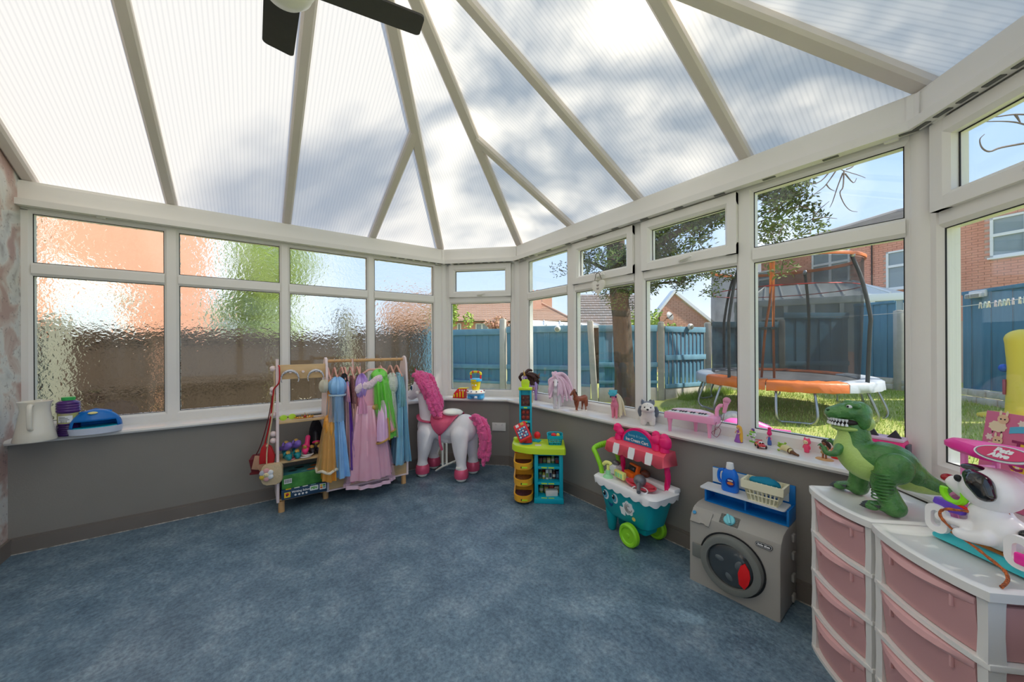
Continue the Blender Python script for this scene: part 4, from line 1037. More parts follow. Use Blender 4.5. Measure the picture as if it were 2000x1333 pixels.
# ================================================================ ceiling fan
FANB = mat('fan_blade_black', (44, 42, 42), 0.55, var=0.3, vscale=30, col2=(60, 58, 56)); CREAM = mat('cream_enamel', (232, 226, 210), 0.3)
FROST = mat('frosted_globe', (236, 232, 218), 0.35, spec=0.6)
fan = thing('ceiling_fan', 'ceiling fan with dark blades and frosted light bowl under the roof ridge', 'fan', (-1.55, 0.10, 2.62))
obj('down_rod', rod(B(), (0, 0, 0.09), (0, 0, 0.57), 0.014), CREAM, fan)
obj('ceiling_cup', lathe(B(), [(0.0, 0.60), (0.06, 0.60), (0.055, 0.545), (0.02, 0.50), (0, 0.50)], 20), CREAM, fan)
obj('motor_housing', lathe(B(), [(0, 0.11), (0.06, 0.11), (0.095, 0.085), (0.10, 0.02), (0.085, -0.01), (0, -0.01)], 28), CREAM, fan)
obj('light_bowl', lathe(B(), [(0, -0.012), (0.098, -0.012), (0.102, -0.026), (0.096, -0.034), (0.088, -0.058), (0.06, -0.088), (0.02, -0.102), (0, -0.103)], 32), FROST, fan)
for a, L_ in ((180, 0.41), (80, 0.50), (350, 0.5), (260, 0.46)):
    bp = rrect(L_ - 0.09, 0.122, 0.02, 4, cx=0.09 + (L_ - 0.09) / 2); b = B(); prism(b, bp, -0.004, 0.004, mx=M.Rotation(R(a), 4, 'Z') @ M.Rotation(R(7), 4, 'X')); bl = obj('blade', b, FANB, fan)
    b = B(); box(b, (0.10, 0, 0.008), (0.10, 0.03, 0.006), bev=0.002); b.transform(M.Rotation(R(a), 4, 'Z')); obj('blade_iron', b, CREAM, bl)

# ================================================================ dress-up rack
PLY = mat('birch_ply', (226, 192, 142), 0.5, var=0.6, vscale=6, col2=(208, 168, 116), stretch=(1, 1, 5)); PALEP = mat('pale_pink_paint', (244, 224, 222), 0.4, var=0.2, vscale=4, col2=(234, 208, 208)); DOWEL = mat('pine_dowel', (222, 176, 122), 0.45, var=0.5, vscale=7, col2=(204, 152, 98)); MIRROR = mat('mirror_soft', (186, 178, 186), 0.15, metal=0.6)
RX0, RY0 = -3.34, 0.64                      # rack centre; local x runs along the wall, local -y faces the room
rack = thing('dress_up_rack', 'pale pink and ply dress-up rack with shelves and hanging rail', 'rack', (RX0, RY0, 0), pi / 2)
def side_panel(x, shape, th=0.018): 
    b = B(); prism(b, shape, -th / 2, th / 2, mx=M.Translation((x, 0, 0)) @ M(((0, 0, 1, 0), (1, 0, 0, 0), (0, 1, 0, 0), (0, 0, 0, 1))), bev=0.002); return b
# profile in (local y, z): straight front, back edge sweeping to a rounded top
leaf = [(-0.145, 0.08), (0.13, 0.08), (0.13, 0.30), (0.115, 0.62), (0.075, 0.90), (0.02, 1.08), (-0.03, 1.145), (-0.07, 1.160), (-0.105, 1.145), (-0.128, 1.09), (-0.142, 0.95), (-0.145, 0.7)]
post_ = [(-0.145, 0.08), (0.13, 0.08), (0.13, 0.30), (0.07, 0.42), (-0.04, 0.56), (-0.09, 0.66), (-0.10, 1.155), (-0.145, 1.155)]
obj('side_panel', side_panel(-0.493, post_), PALEP, rack); obj('side_panel', side_panel(-0.158, leaf), PALEP, rack); obj('side_panel', side_panel(0.493, leaf), PALEP, rack)
obj('rail', rod(B(), (-0.149, -0.05, 1.128), (0.484, -0.05, 1.128), 0.0135), DOWEL, rack)
for z0, z1, nm_ in ((0.664, 0.68, 'shelf'), (0.364, 0.38, 'shelf'), (0.084, 0.10, 'shelf')):
    obj(nm_, b3(-0.484, -0.167, -0.13, 0.11 if z0 < .5 else 0.02, z0, z1, bev=0.002), PLY, rack)
hb = obj('head_board', b3(-0.484, -0.167, -0.115, -0.10, 1.0, 1.11, bev=0.002), PLY, rack)
for x in (-0.41, -0.325, -0.235):
    obj('peg', rod(B(), (x, -0.112, 1.055), (x, -0.14, 1.055), 0.009), PALEP, hb)
obj('front_board', b3(-0.149, 0.484, -0.14, -0.125, 0.095, 0.188, bev=0.002), PLY, rack); obj('front_strip', b3(-0.149, 0.484, -0.146, -0.124, 0.082, 0.094), PALEP, rack)
obj('bin_bottom', b3(-0.149, 0.484, -0.125, 0.12, 0.08, 0.094), PLY, rack); obj('back_board', b3(-0.149, 0.484, 0.105, 0.12, 0.094, 0.30), PLY, rack)
for x, y in ((-0.47, -0.12), (-0.16, -0.05), (0.465, -0.12), (-0.47, 0.10), (-0.16, 0.10), (0.465, 0.10)): obj('leg', rod(B(), (x, y, 0), (x, y, 0.082), 0.021), DOWEL, rack)
for z in (1.085, 0.93, 0.90, 0.74, 0.595, 0.545): obj('knob', ell(B(), (-0.520, -0.118 if z != .90 else -.09, z), 0.021), PALEP, rack)

def RW(x, y, z): return V((RX0 - y, RY0 + x, z))          # rack coordinates to the room
# ---- hangers and dresses
HANGP = mat('hanger_pink', (236, 178, 164), 0.4); HOOK = mat('hook_steel', (196, 190, 186), 0.25, metal=0.9)
def hanger(x, yaw, label, w_=0.30, m=HANGP, tilt=0.0):
    t = thing('clothes_hanger', label, 'hanger', RW(x, -0.05, 1.128), group='pink hangers on the rail', rot=(0, tilt, pi / 2 + yaw))
    b = B(); tube(b, smooth_pts([(-0.012, 0, 0.004), (-0.008, 0, 0.018), (0.004, 0, 0.021), (0.016, 0, 0.012), (0.016, 0, -0.004), (0.004, 0, -0.018), (0, 0, -0.03), (0, 0, -0.062)], 4), 0.0022, 6); obj('hook', b, HOOK, t)
    b = B(); tube(b, smooth_pts([(-w_ / 2, 0, -0.145), (-w_ / 4, 0, -0.105), (-0.03, 0, -0.068), (0, 0, -0.06), (0.03, 0, -0.068), (w_ / 4, 0, -0.105), (w_ / 2, 0, -0.145)], 4), 0.0065, 8, flat=(1, 1.5)); obj('arm', b, m, t)
    b = B(); tube(b, [(-w_ / 2, 0, -0.146), (w_ / 2, 0, -0.146)], 0.004, 6); obj('bar', b, m, t)
    return t
def satin(n, c, c2=None, rough=0.38): return mat('satin_' + n, tuple(min(252, int(q * 1.06 + 14)) for q in c), rough, var=0.5, vscale=9, col2=tuple(min(252, int(q * 1.04 + 10)) for q in c2) if c2 else tuple(int(q * .95) for q in c), metal=0.04, spec=0.9, bump=0.25, bscale=26)
def tulle(n, c, a): return mat('tulle_' + n, c, 0.7, alpha=a, sheen=0.3)
def drape(prof, folds, seed, seg=64, amp=0.16, cap=False):
    """pleated cloth tube; prof rows (z, half width x, half depth y, cx, cy, fold strength)"""
    rnd = random.Random(seed); ph = [rnd.uniform(0, 6.28) for _ in range(4)]
    P = smooth_pts([(p[0], p[1], p[2]) for p in prof], 4); Q = smooth_pts([(p[3], p[4], p[5]) for p in prof], 4)
    rings = []
    for p, q in zip(P, Q):
        ring = []
        for k in range(seg):
            t = 2 * pi * k / seg
            f = 1 + amp * q.z * (0.6 * sin(folds * t + ph[0] + 0.8 * p.x) + 0.4 * sin((folds * 1.6) // 1 * t + ph[1] - 2 * p.x)) + 0.05 * NZ.noise(V((cos(t) * 2 + seed, sin(t) * 2, p.x * 9)))
            ring.append((q.x + p.y * f * cos(t), q.y + p.z * f * sin(t), p.x))
        rings.append(ring)
    b = B(); loft(b, rings, cap=cap); return b
def puff(c, r, seed, folds=9, amp=0.12, tilt=0):
    b = B(); ell(b, c, r, u=28, v=14)
    for v_ in b.verts:
        d = v_.co - V(c); t = atan2(d.y, d.x); v_.co = V(c) + d * (1 + amp * sin(folds * t + seed) * (0.5 + 0.5 * abs(d.z) / r[2]) + 0.06 * NZ.noise(v_.co * 30 + V((seed, 0, 0))))
    return b
def dress(label, x, z=0.0, yaw=0.0, y=-0.05): return thing('costume_dress', label, 'dress', RW(x, y, 0), pi / 2 + yaw, 'dress-up costumes on the rail')
# side-on costumes: local x along the rail, local y out from the wall (negative to the room)
d = dress('gold satin costume with sheer tulle overskirt at the left of the rail', -0.140)
obj('bodice', drape([(0.98, .012, .05, 0, -.06, .3), (0.86, .02, .075, 0, -.07, .6), (0.70, .022, .085, -.005, -.10, .8)], 6, 3), satin('gold', (226, 152, 44), (196, 122, 26)), d)
obj('sash', puff((-0.01, -0.135, 0.60), (0.042, 0.075, 0.10), 2), satin('gold', (226, 152, 44)), d)
obj('skirt', drape([(0.66, .03, .08, -.005, -.10, .6), (0.5, .04, .09, -.01, -.115, 1), (0.33, .05, .10, -.012, -.12, 1), (0.20, .055, .11, -.012, -.12, 1)], 7, 4), satin('gold2', (220, 150, 52), (190, 122, 30)), d)
obj('overskirt', drape([(0.66, .034, .085, -.01, -.11, .6), (0.45, .056, .11, -.02, -.125, 1), (0.285, .074, .125, -.026, -.13, 1)], 8, 5), tulle('gold', (236, 196, 120), 0.38), d)
obj('hem_roll', tube(B(), [(-0.026 + .076 * cos(a / 3), -.13 + .127 * sin(a / 3), 0.285 + .01 * sin(a * 1.7)) for a in range(19)], 0.011, 8, closed=True), mat('cream_frill', (232, 222, 200), 0.8), d)
obj('sleeve', puff((-0.045, -0.12, 0.935), (0.035, 0.055, 0.05), 5), tulle('cream', (226, 220, 198), 0.75), d)
hanger(-0.140, pi / 2, 'pink hanger holding the gold satin costume')
d = dress('light blue satin ball gown with a puffed sleeve beside the gold costume', -0.090)
BL = satin('sky', (128, 178, 222), (98, 152, 204), 0.28)
obj('bodice', drape([(1.0, .014, .04, 0, -.06, .3), (0.93, .03, .09, 0, -.08, .6), (0.82, .04, .10, 0, -.10, .7), (0.74, .034, .09, 0, -.10, .8)], 6, 13), BL, d)
obj('sleeve', puff((-0.004, -0.145, 0.925), (0.062, 0.075, 0.075), 4), BL, d)
obj('sleeve_band', tube(B(), [(-0.004 + .058 * cos(a / 3), -.145 + .072 * sin(a / 3), 0.862) for a in range(19)], 0.008, 6, closed=True), tulle('pale_blue', (190, 214, 230), 0.9), d)
obj('overskirt', drape([(0.86, .05, .085, -.012, -.135, .6), (0.76, .056, .095, -.016, -.14, 1), (0.66, .06, .105, -.018, -.14, 1.2)], 9, 15), tulle('skyt', (150, 182, 208), 0.45), d)
obj('skirt', drape([(0.76, .035, .09, 0, -.10, .7), (0.55, .046, .105, .006, -.115, 1), (0.35, .058, .115, .012, -.12, 1), (0.215, .066, .12, .016, -.12, 1.1)], 7, 14, amp=.22), BL, d)
hanger(-0.090, pi / 2, 'pink hanger holding the light blue ball gown')
d = dress('blush and black puff-topped costume squeezed beside the blue gown', -0.035)
obj('sleeve', puff((0.0, -0.11, 0.985), (0.028, 0.04, 0.042), 6), mat('black_tulle', (26, 26, 34), 0.7), d)
obj('bodice', drape([(1.0, .012, .05, .012, -.06, .3), (0.9, .02, .08, .014, -.09, .7), (0.8, .022, .09, .016, -.1, .8)], 6, 23), satin('blush', (222, 158, 172)), d)
obj('skirt', drape([(0.82, .02, .09, .014, -.09, .7), (0.5, .026, .10, .02, -.10, 1), (0.28, .03, .10, .024, -.10, 1)], 6, 24), satin('blush2', (206, 156, 150)), d)
hanger(-0.035, pi / 2, 'pink hanger holding the blush and black costume')
d = dress('deep purple satin costume half hidden beside the blue gown', -0.012)
obj('skirt', drape([(0.98, .012, .05, 0, -.05, .3), (0.82, .018, .09, 0, -.09, .7), (0.5, .03, .11, .012, -.105, 1), (0.26, .036, .115, .02, -.11, 1)], 6, 31), satin('purple', (96, 44, 148), (70, 28, 116)), d)
obj('bodice_trim', tube(B(), [(0, -.135, 0.96), (0.002, -.165, 0.85), (0.003, -.175, 0.80)], 0.006, 6), satin('lilac', (176, 140, 206)), d)
hanger(-0.012, pi / 2, 'pink hanger holding the deep purple costume')
d = dress('peach sequinned costume with brown bodice behind the pink gown', 0.035)
obj('bodice', drape([(1.0, .014, .05, 0, -.05, .3), (0.88, .022, .08, .0, -.08, .7), (0.74, .024, .09, .004, -.09, .8)], 6, 41), mat('sequin_brown', (118, 70, 74), 0.35, var=0.9, vscale=120, col2=(190, 140, 130)), d)
obj('skirt', drape([(0.78, .022, .09, 0, -.09, .7), (0.5, .028, .10, .006, -.10, 1), (0.25, .034, .10, .01, -.10, 1)], 6, 42), satin('peach', (222, 176, 150)), d)
hanger(0.035, pi / 2, 'pink hanger holding the peach sequinned costume')
d = dress('lilac costume with gathered puff sleeve and pink frill left of the pink gown', 0.088)
LI = satin('lilac', (176, 140, 206), (140, 100, 172), 0.3)
obj('bodice', drape([(1.0, .014, .05, 0, -.05, .3), (0.86, .03, .09, 0, -.09, .7), (0.5, .035, .10, 0, -.10, 1), (0.3, .04, .10, 0, -.10, 1)], 6, 51), satin('plum', (120, 70, 110)), d)
obj('sleeve', puff((0.0, -0.165, 0.915), (0.048, 0.06, 0.095), 8, folds=11, amp=.16), LI, d)
obj('sleeve_frill', drape([(0.835, .022, .03, 0.0, -.165, .5), (0.77, .04, .05, 0.004, -.17, 1), (0.70, .055, .06, 0.008, -.175, 1.2)], 6, 53), tulle('pinkfrill', (232, 160, 196), 0.85), d)
hanger(0.088, pi / 2, 'pink hanger holding the lilac costume')
hanger(0.112, pi / 2 - 0.25, 'spare pink hanger right of the lilac costume')
# the pink gown faces the room
d = dress('pink satin princess gown with furry neckline hanging in front of the rail', 0.135, yaw=-0.12, y=-0.215)
PK = satin('pink', (238, 156, 174), (230, 136, 160), 0.28); PKL = satin('pinklight', (240, 176, 190), (232, 154, 174), 0.24)
obj('bodice', drape([(0.955, .075, .03, .03, 0, .3), (0.90, .094, .04, .018, 0, .3), (0.82, .09, .045, .008, 0, .3), (0.75, .085, .045, .0, 0, .5)], 8, 61, amp=.06), PK, d)
obj('skirt', drape([(0.76, .09, .05, .0, 0, .8), (0.66, .105, .065, .002, -.005, 1), (0.45, .13, .08, .006, -.01, 1), (0.25, .15, .09, .010, -.012, 1), (0.165, .158, .095, .012, -.012, 1)], 9, 62, seg=110, amp=.17), PKL, d)
obj('overskirt', drape([(0.76, .095, .055, .0, 0, .8), (0.55, .132, .085, .002, -.01, 1), (0.3, .168, .105, .010, -.014, 1), (0.135, .186, .115, .012, -.014, 1)], 10, 63, seg=110, amp=.13), tulle('pink', (240, 190, 214), 0.22), d)
obj('hem_ribbon', drape([(0.137, .187, .116, .012, -.014, 1), (0.122, .187, .116, .012, -.014, 1), (0.108, .188, .117, .012, -.014, 1)], 10, 63, seg=110, amp=.13), satin('ribbon', (240, 188, 204)), d)
b = B(); rnd = random.Random(9)
for k in range(14):
    q = k / 13; ell(b, (-0.082 + 0.172 * q, -0.045, 0.898 + 0.075 * q + 0.01 * sin(q * 9)), (0.022, 0.024, 0.034), u=10, v=8)
for v_ in b.verts: v_.co += V((1, 1, 1)) * 0.006 * NZ.noise(v_.co * 90)
obj('fur_neckline', b, mat('fur_pale_pink', (254, 228, 236), 0.9, bump=0.8, bscale=160), d)
obj('sleeve', drape([(0.80, .024, .028, .108, -.055, .5), (0.70, .034, .035, .10, -.09, .6), (0.58, .043, .04, .098, -.105, .7), (0.475, .045, .042, .10, -.11, .9)], 5, 65), satin('pinksheen', (240, 180, 212), (214, 168, 218), 0.22), d)
obj('sleeve', drape([(0.80, .020, .028, .14, -.02, .5), (0.66, .026, .035, .155, -.03, .6), (0.53, .034, .04, .178, -.035, .9)], 5, 66), PK, d)
GOLDT = mat('gold_trim', (206, 164, 84), 0.4, metal=0.4, bump=0.5, bscale=150)
obj('cuff_trim', tube(B(), [(.10 + .047 * cos(a / 2.5), -.11 + .045 * sin(a / 2.5), 0.475 + .02 * cos(a / 2.5)) for a in range(16)], 0.008, 7, closed=True), GOLDT, d)
obj('sleeve_trim', tube(B(), [(0.136, -.13, 0.66), (0.146, -.14, 0.57), (0.146, -.143, 0.48)], 0.007, 7), GOLDT, d)
obj('cuff_trim', tube(B(), [(.178 + .036 * cos(a / 2.5), -.035 + .042 * sin(a / 2.5), 0.53 + .012 * cos(a / 2.5)) for a in range(16)], 0.007, 7, closed=True), GOLDT, d)
obj('waist_bow', puff((0.055, -0.06, 0.745), (0.03, 0.014, 0.022), 3), satin('ochre', (196, 146, 70)), d)
t = thing('clothes_hanger', 'wide pink hanger tilted above the pink princess gown', 'hanger', RW(0.165, -0.05, 1.128), group='pink hangers on the rail', rot=(0, R(-14), pi / 2 - 0.15))
b = B(); tube(b, smooth_pts([(-0.012, 0, 0.004), (-0.006, 0, 0.019), (0.008, 0, 0.021), (0.017, 0, 0.008), (0.008, 0, -0.014), (0, 0, -0.04), (0, -0.02, -0.085)], 4), 0.0024, 6); obj('hook', b, HOOK, t)
b = B(); tube(b, smooth_pts([(-0.105, -.07, -0.20), (-0.11, -.06, -0.155), (-0.08, -.04, -0.115), (-0.03, -.03, -0.095), (0, -.025, -0.088), (0.05, -.03, -0.098), (0.10, -.04, -0.105), (0.125, -.06, -0.135), (0.11, -.075, -0.17)], 4), 0.0085, 8, flat=(1, 1.4)); obj('arm', b, HANGP, t)
b = B(); tube(b, [(-0.105, -.075, -0.20), (0.11, -.08, -0.17)], 0.007, 8); tube(b, [(0.03, -.03, -0.095), (0.03, -.075, -0.18)], 0.006, 8); obj('bar', b, HANGP, t)
d = dress('bright green hooded costume right of the pink gown', 0.285, yaw=-0.35)
GR = satin('green', (112, 206, 62), (78, 172, 40), 0.4)
obj('hood', puff((0.0, -0.13, 0.995), (0.062, 0.11, 0.05), 7, folds=6, amp=.25), GR, d)
obj('tunic', drape([(1.02, .03, .06, 0, -.10, .5), (0.95, .065, .12, .005, -.13, .8), (0.78, .075, .13, .02, -.14, 1), (0.58, .07, .12, .045, -.14, 1.1), (0.47, .06, .11, .065, -.135, 1.3)], 8, 71, amp=.2), GR, d)
obj('chiffon_layer', drape([(0.94, .07, .13, .005, -.135, .8), (0.78, .082, .14, .02, -.145, 1), (0.50, .074, .125, .06, -.14, 1.3)], 9, 72, amp=.2), tulle('green', (140, 226, 90), 0.4), d)
obj('underlayer', drape([(1.0, .02, .05, -.06, -.07, .5), (0.9, .03, .06, -.065, -.08, .6), (0.80, .03, .05, -.06, -.08, .6)], 5, 73), satin('mint', (130, 206, 172)), d)
hanger(0.285, pi / 2, 'pink hanger holding the green hooded costume')
d = dress('white lace costume with puffed sleeve between the green and pale blue ones', 0.372, yaw=-0.2)
LACE = mat('white_lace', (226, 226, 216), 0.8, var=0.6, vscale=45, col2=(196, 200, 192), bump=0.8, bscale=70)
obj('sleeve', puff((0.0, -0.125, 0.915), (0.05, 0.075, 0.095), 5, folds=8), LACE, d)
obj('skirt', drape([(1.0, .015, .05, 0, -.06, .4), (0.85, .03, .09, 0, -.095, .7), (0.65, .034, .095, .012, -.10, 1), (0.46, .036, .10, .028, -.10, 1)], 7, 81), LACE, d)
hanger(0.372, pi / 2, 'pink hanger holding the white lace costume')
d = dress('pale blue satin costume with trailing cape at the right end of the rail', 0.430, yaw=-0.1)
LB = satin('paleblue', (138, 190, 212), (108, 162, 192), 0.3)
obj('bodice', drape([(1.01, .016, .05, 0, -.06, .4), (0.88, .034, .09, .002, -.09, .7), (0.72, .036, .095, .0, -.095, .8)], 6, 91), LB, d)
obj('skirt', drape([(0.75, .036, .095, 0, -.095, .8), (0.5, .045, .105, -.008, -.105, 1), (0.3, .052, .11, -.014, -.11, 1), (0.215, .05, .10, -.016, -.11, 1.1)], 6, 92), LB, d)
obj('cape', drape([(0.98, .012, .07, .02, -.085, .5), (0.75, .02, .10, .03, -.105, .8), (0.5, .022, .11, .038, -.118, 1), (0.245, .03, .12, .05, -.125, 1.2)], 5, 93), tulle('capeblue', (120, 178, 206), 0.9), d)
obj('sheer_top', drape([(1.0, .024, .06, .01, -.075, .5), (0.85, .036, .10, .012, -.105, .8), (0.72, .036, .10, .012, -.11, 1)], 8, 94), tulle('seafoam', (150, 206, 204), 0.5), d)
hanger(0.430, pi / 2, 'pink hanger holding the pale blue caped costume')
d = thing('folded_costume', 'navy blue velvet costume bundled in the bottom bin of the rack', 'costume', RW(0.33, 0.0, 0.094))
obj('cloth_bundle', puff((0, -0.03, 0.17), (0.10, 0.085, 0.168), 4, folds=5, amp=.1), mat('velvet_navy', (28, 36, 96), 0.8, sheen=0.5), d)
d = thing('doll_shoe', 'magenta dress-up shoe lying in the bottom bin of the rack', 'shoe', RW(0.005, -0.07, 0.10), 0.4)
body('upper', [('e', (0, 0, .05), (.05, .03, .05)), ('e', (.05, 0, .035), (.05, .03, .032))], .006, plastic('magenta', (206, 36, 110)), d)
d = thing('folded_cloth', 'white folded cloth in the bottom bin under the blue gown', 'cloth', RW(-0.085, -0.08, 0.095)); obj('fold', box(B(), (0, 0, .035), (.10, .06, .07), bev=.02), mat('white_cotton', (236, 234, 230), 0.8), d)
b = B(); tube(b, [V((0, 0, 0)), (0.004, -.012, -.1), (0.0, -.018, -.22)], 0.012, 8, flat=(1.3, .5)); ss = obj('sequin_scarf', b, mat('sequin_rose', (226, 170, 150), 0.25, metal=0.5, var=0.8, vscale=130, col2=(250, 226, 214)), None, RW(0.05, -0.064, 1.142), (0, 0, pi / 2)); tag(ss, 'narrow rose sequin scarf looped over the rail', 'scarf')

# ---- things on the rack's shelves
SILV = mat('silver_glitter', (206, 204, 206), 0.2, metal=0.9, bump=0.6, bscale=140)
def headband(x, label, r):
    pts = [(r * cos(a), 0.0, r * 1.05 * sin(a)) for a in [R(-25 + 230 * k / 22) for k in range(23)]]
    b = B(); tube(b, pts, [0.003 + 0.0055 * sin(pi * k / 22) ** 2 for k in range(23)], 8, flat=(0.6, 1.3)); o = obj('headband', b, SILV, None, RW(x, -0.137, 1.055 - 0.052), (0, 0, pi / 2)); tag(o, label, 'headband')
headband(-0.412, 'silver glitter headband on the peg nearer the mirror post', 0.058); headband(-0.238, 'silver jewelled headband on the peg nearer the dresses', 0.055)
t = thing('toy_sunglasses', 'lime green toy sunglasses on the top shelf of the rack', 'glasses', RW(-0.425, -0.10, 0.681), pi / 2 + 0.3); LIME = plastic('lime', (176, 216, 60))
for s in (-1, 1):
    b = B(); prism(b, circ(0.026, 18, ry=0.021), -0.003, 0.003, mx=M.Translation((s * 0.03, 0, 0.026)) @ UPY, bev=0.001); obj('lens', b, LIME, t)
    obj('temple', tube(B(), [(s * 0.056, 0, 0.03), (s * 0.058, 0.05, 0.03), (s * 0.055, 0.09, 0.006)], 0.003, 6), LIME, t)
obj('bridge', tube(B(), [(-0.01, 0, 0.03), (0, -0.003, 0.034), (0.01, 0, 0.03)], 0.003, 6), LIME, t)
t = thing('tiara', 'gold tiara with a red stone on the top shelf of the rack', 'tiara', RW(-0.315, -0.085, 0.681), pi / 2); GO = mat('gold_plastic', (226, 166, 52), 0.25, metal=0.7)
b = B()
for k in range(17):
    a0, a1 = R(190 + 160 * k / 17), R(190 + 160 * (k + 1) / 17); tube(b, [(0.062 * cos(a0), 0.055 * sin(a0), 0.012), (0.062 * cos(a1), 0.055 * sin(a1), 0.012)], 0.010, 6, flat=(1, .4))
obj('band', b, GO, t)
b = B()
for k in range(9):
    a = R(200 + 140 * k / 8); h_ = 0.022 + 0.034 * max(0, 1 - abs(k - 4) / 2.5); a2 = R(8)
    tube(b, [(0.062 * cos(a - a2), 0.055 * sin(a - a2), 0.015), (0.064 * cos(a), 0.057 * sin(a), h_), (0.062 * cos(a + a2), 0.055 * sin(a + a2), 0.015)], 0.0032, 6)
obj('points', b, GO, t); obj('stone', ell(B(), (0, -0.058, 0.026), (0.008, 0.005, 0.010)), plastic('ruby', (150, 20, 30), 0.1), t)
t = thing('toy_wand', 'thin silver wand with curved end on the top shelf of the rack', 'wand', RW(-0.21, -0.10, 0.684), pi / 2 + 0.25); obj('stick', tube(B(), smooth_pts([(-0.05, 0, 0.004), (0.02, 0, 0.004), (0.045, 0, 0.012), (0.05, -0.01, 0.004)], 4), 0.004, 7), SILV, t); obj('tip', ell(B(), (-0.05, 0, 0.005), 0.007), SILV, t)
def slipper(label, x, y, z, rz, mu, ms, heel=None, lift=0.0, rx=0.0):
    t = thing('dress_up_shoe', label, 'shoe', RW(x, y, z), group='dress-up shoes on the middle shelf', rot=(rx, 0, pi / 2 + rz))
    body('upper', [('t', [(0, -0.062, 0.012 + lift), (0, -0.02, 0.014 + lift), (0, 0.02, 0.022 + lift * 1.6), (0, 0.058, 0.034 + lift * 2.2)], [0.017, 0.023, 0.018, 0.019]), ('e', (0, -0.045, 0.026 + lift), (0.026, 0.03, 0.018))], 0.0055, mu, t, it=3)
    if heel: obj('heel', lathe(B(), [(0.016, 0), (0.012, 0.02), (0.022, 0.045 + lift)], 12, mx=M.Translation((0, 0.05, 0))), heel, t)
    obj('strap', tube(B(), [(0.026 * cos(R(a)), -0.022, 0.03 + lift + 0.026 * sin(R(a))) for a in range(0, 181, 20)], 0.008, 7, flat=(1, .5)), ms, t)
    obj('motif', lathe(B(), [(0, 0.006), (0.012, 0.004), (0.016, 0), (0, 0)], 14, mx=M.Translation((0, -0.036, 0.052 + lift)) @ M.Rotation(R(55), 4, 'X')), GOLDT, t)
PU = plastic('shoe_purple', (120, 92, 176)); TEAL = plastic('shoe_teal', (18, 122, 128)); MAG = plastic('shoe_magenta', (222, 46, 112)); BK = plastic('shoe_black', (30, 26, 34))
slipper('purple plastic dress-up shoe with flower, nearest the mirror post', -0.437, -0.075, 0.45, 0.5, PU, PU, None, 0.0, R(-28)); slipper('purple plastic dress-up shoe with flower, second from the mirror post', -0.370, -0.07, 0.455, 0.35, PU, PU, None, 0.0, R(-28))
slipper('teal heeled dress-up shoe under the first purple one', -0.432, -0.085, 0.381, 0.2, TEAL, TEAL, TEAL, 0.006); slipper('teal heeled dress-up shoe under the second purple one', -0.368, -0.07, 0.381, 0.1, TEAL, TEAL, TEAL, 0.006)
slipper('magenta dress-up shoe standing on its toe on the middle shelf', -0.29, -0.06, 0.455, -0.4, MAG, MAG, None, 0.0, R(50)); slipper('black dress-up shoe with magenta patch on the middle shelf', -0.225, 0.0, 0.47, 0, BK, MAG, None, 0.0, R(60))
slipper('black and teal heeled shoe beside the white bangles', -0.262, -0.03, 0.381, 0.1, BK, BK, TEAL, 0.012); slipper('black and teal heeled shoe nearest the gold costume', -0.208, -0.045, 0.381, 0.0, BK, BK, TEAL, 0.012)
obj_ = tag(obj('dark_pouch', puff((0, 0, 0.13), (0.05, 0.05, 0.125), 3, folds=4, amp=.06), mat('black_velvet', (24, 22, 30), 0.9), None, RW(-0.215, 0.055, 0.381)), 'black velvet bundle at the back of the middle shelf', 'pouch')
for k, (x, rr_) in enumerate(((-0.31, 0.052), (-0.295, 0.050))):
    b = B(); tube(b, [(rr_ * cos(2 * pi * q / 24), rr_ * .8 * sin(2 * pi * q / 24), 0.006 + 0.012 * k) for q in range(24)], 0.0055, 7, closed=True); tag(obj('bangle', b, mat('bangle_white', (240, 230, 224), 0.3), None, RW(x, -0.095, 0.381), (0, R(-3), 0)), ['white plastic bangle lying lowest on the middle shelf', 'white plastic bangle resting on another bangle'][k], 'bangle')
b = B(); tube(b, [(0.034 * cos(2 * pi * q / 20), 0.028 * sin(2 * pi * q / 20), 0.004) for q in range(20)], 0.004, 6, closed=True); tag(obj('bracelet', b, plastic('bracelet_pink', (232, 120, 140)), None, RW(-0.405, -0.1, 0.381)), 'small pink bracelet at the shelf edge', 'bracelet')
b = B(); tube(b, smooth_pts([(-0.07, -.02, .012), (-.02, -.01, .02), (.05, .02, .012)], 5), 0.007, 7); tag(obj('toy_microphone', b, mat('bangle_white', (240, 230, 224), 0.3), None, RW(-0.33, -0.055, 0.385), (0, 0, pi / 2)), 'thin white toy stick lying behind the bangles', 'toy')
# boxed games on the bottom shelf
t = thing('game_box', 'large dark blue boxed writing game at the bottom of the rack', 'box', RW(-0.318, -0.055, 0.101), pi / 2 - 0.02)
NAVY = mat('box_navy', (34, 66, 96), 0.4); CARDW = mat('print_white', (236, 238, 238), 0.5); PY = mat('print_yellow', (246, 206, 50), 0.5); PTE = mat('print_teal', (120, 176, 176), 0.5); PO = mat('print_orange', (228, 120, 40), 0.5); PG = mat('print_green', (96, 176, 72), 0.5); PBK = mat('print_black', (24, 26, 30), 0.5); PR_ = mat('print_red', (214, 50, 50), 0.5)
obj('carton', b3(-0.152, 0.152, -0.115, 0.12, 0, 0.072, bev=0.002), NAVY, t)
obj('logo_patch', b3(-0.135, -0.095, -0.117, -0.114, 0.012, 0.052), PY, t); obj('logo_leaf', prism(B(), circ(0.011, 10, cx=-0.115, cy=0.036), 0.1175, 0.118, mx=UPY), PR_, t); obj('logo_mark', prism(B(), circ(0.006, 10, cx=-0.118, cy=0.028), 0.1181, 0.1186, mx=UPY), PBK, t)
txt('lettering', 'Writing School', 0.021, CARDW, t, (-0.022, -0.1165, 0.047), bold=0.0006)
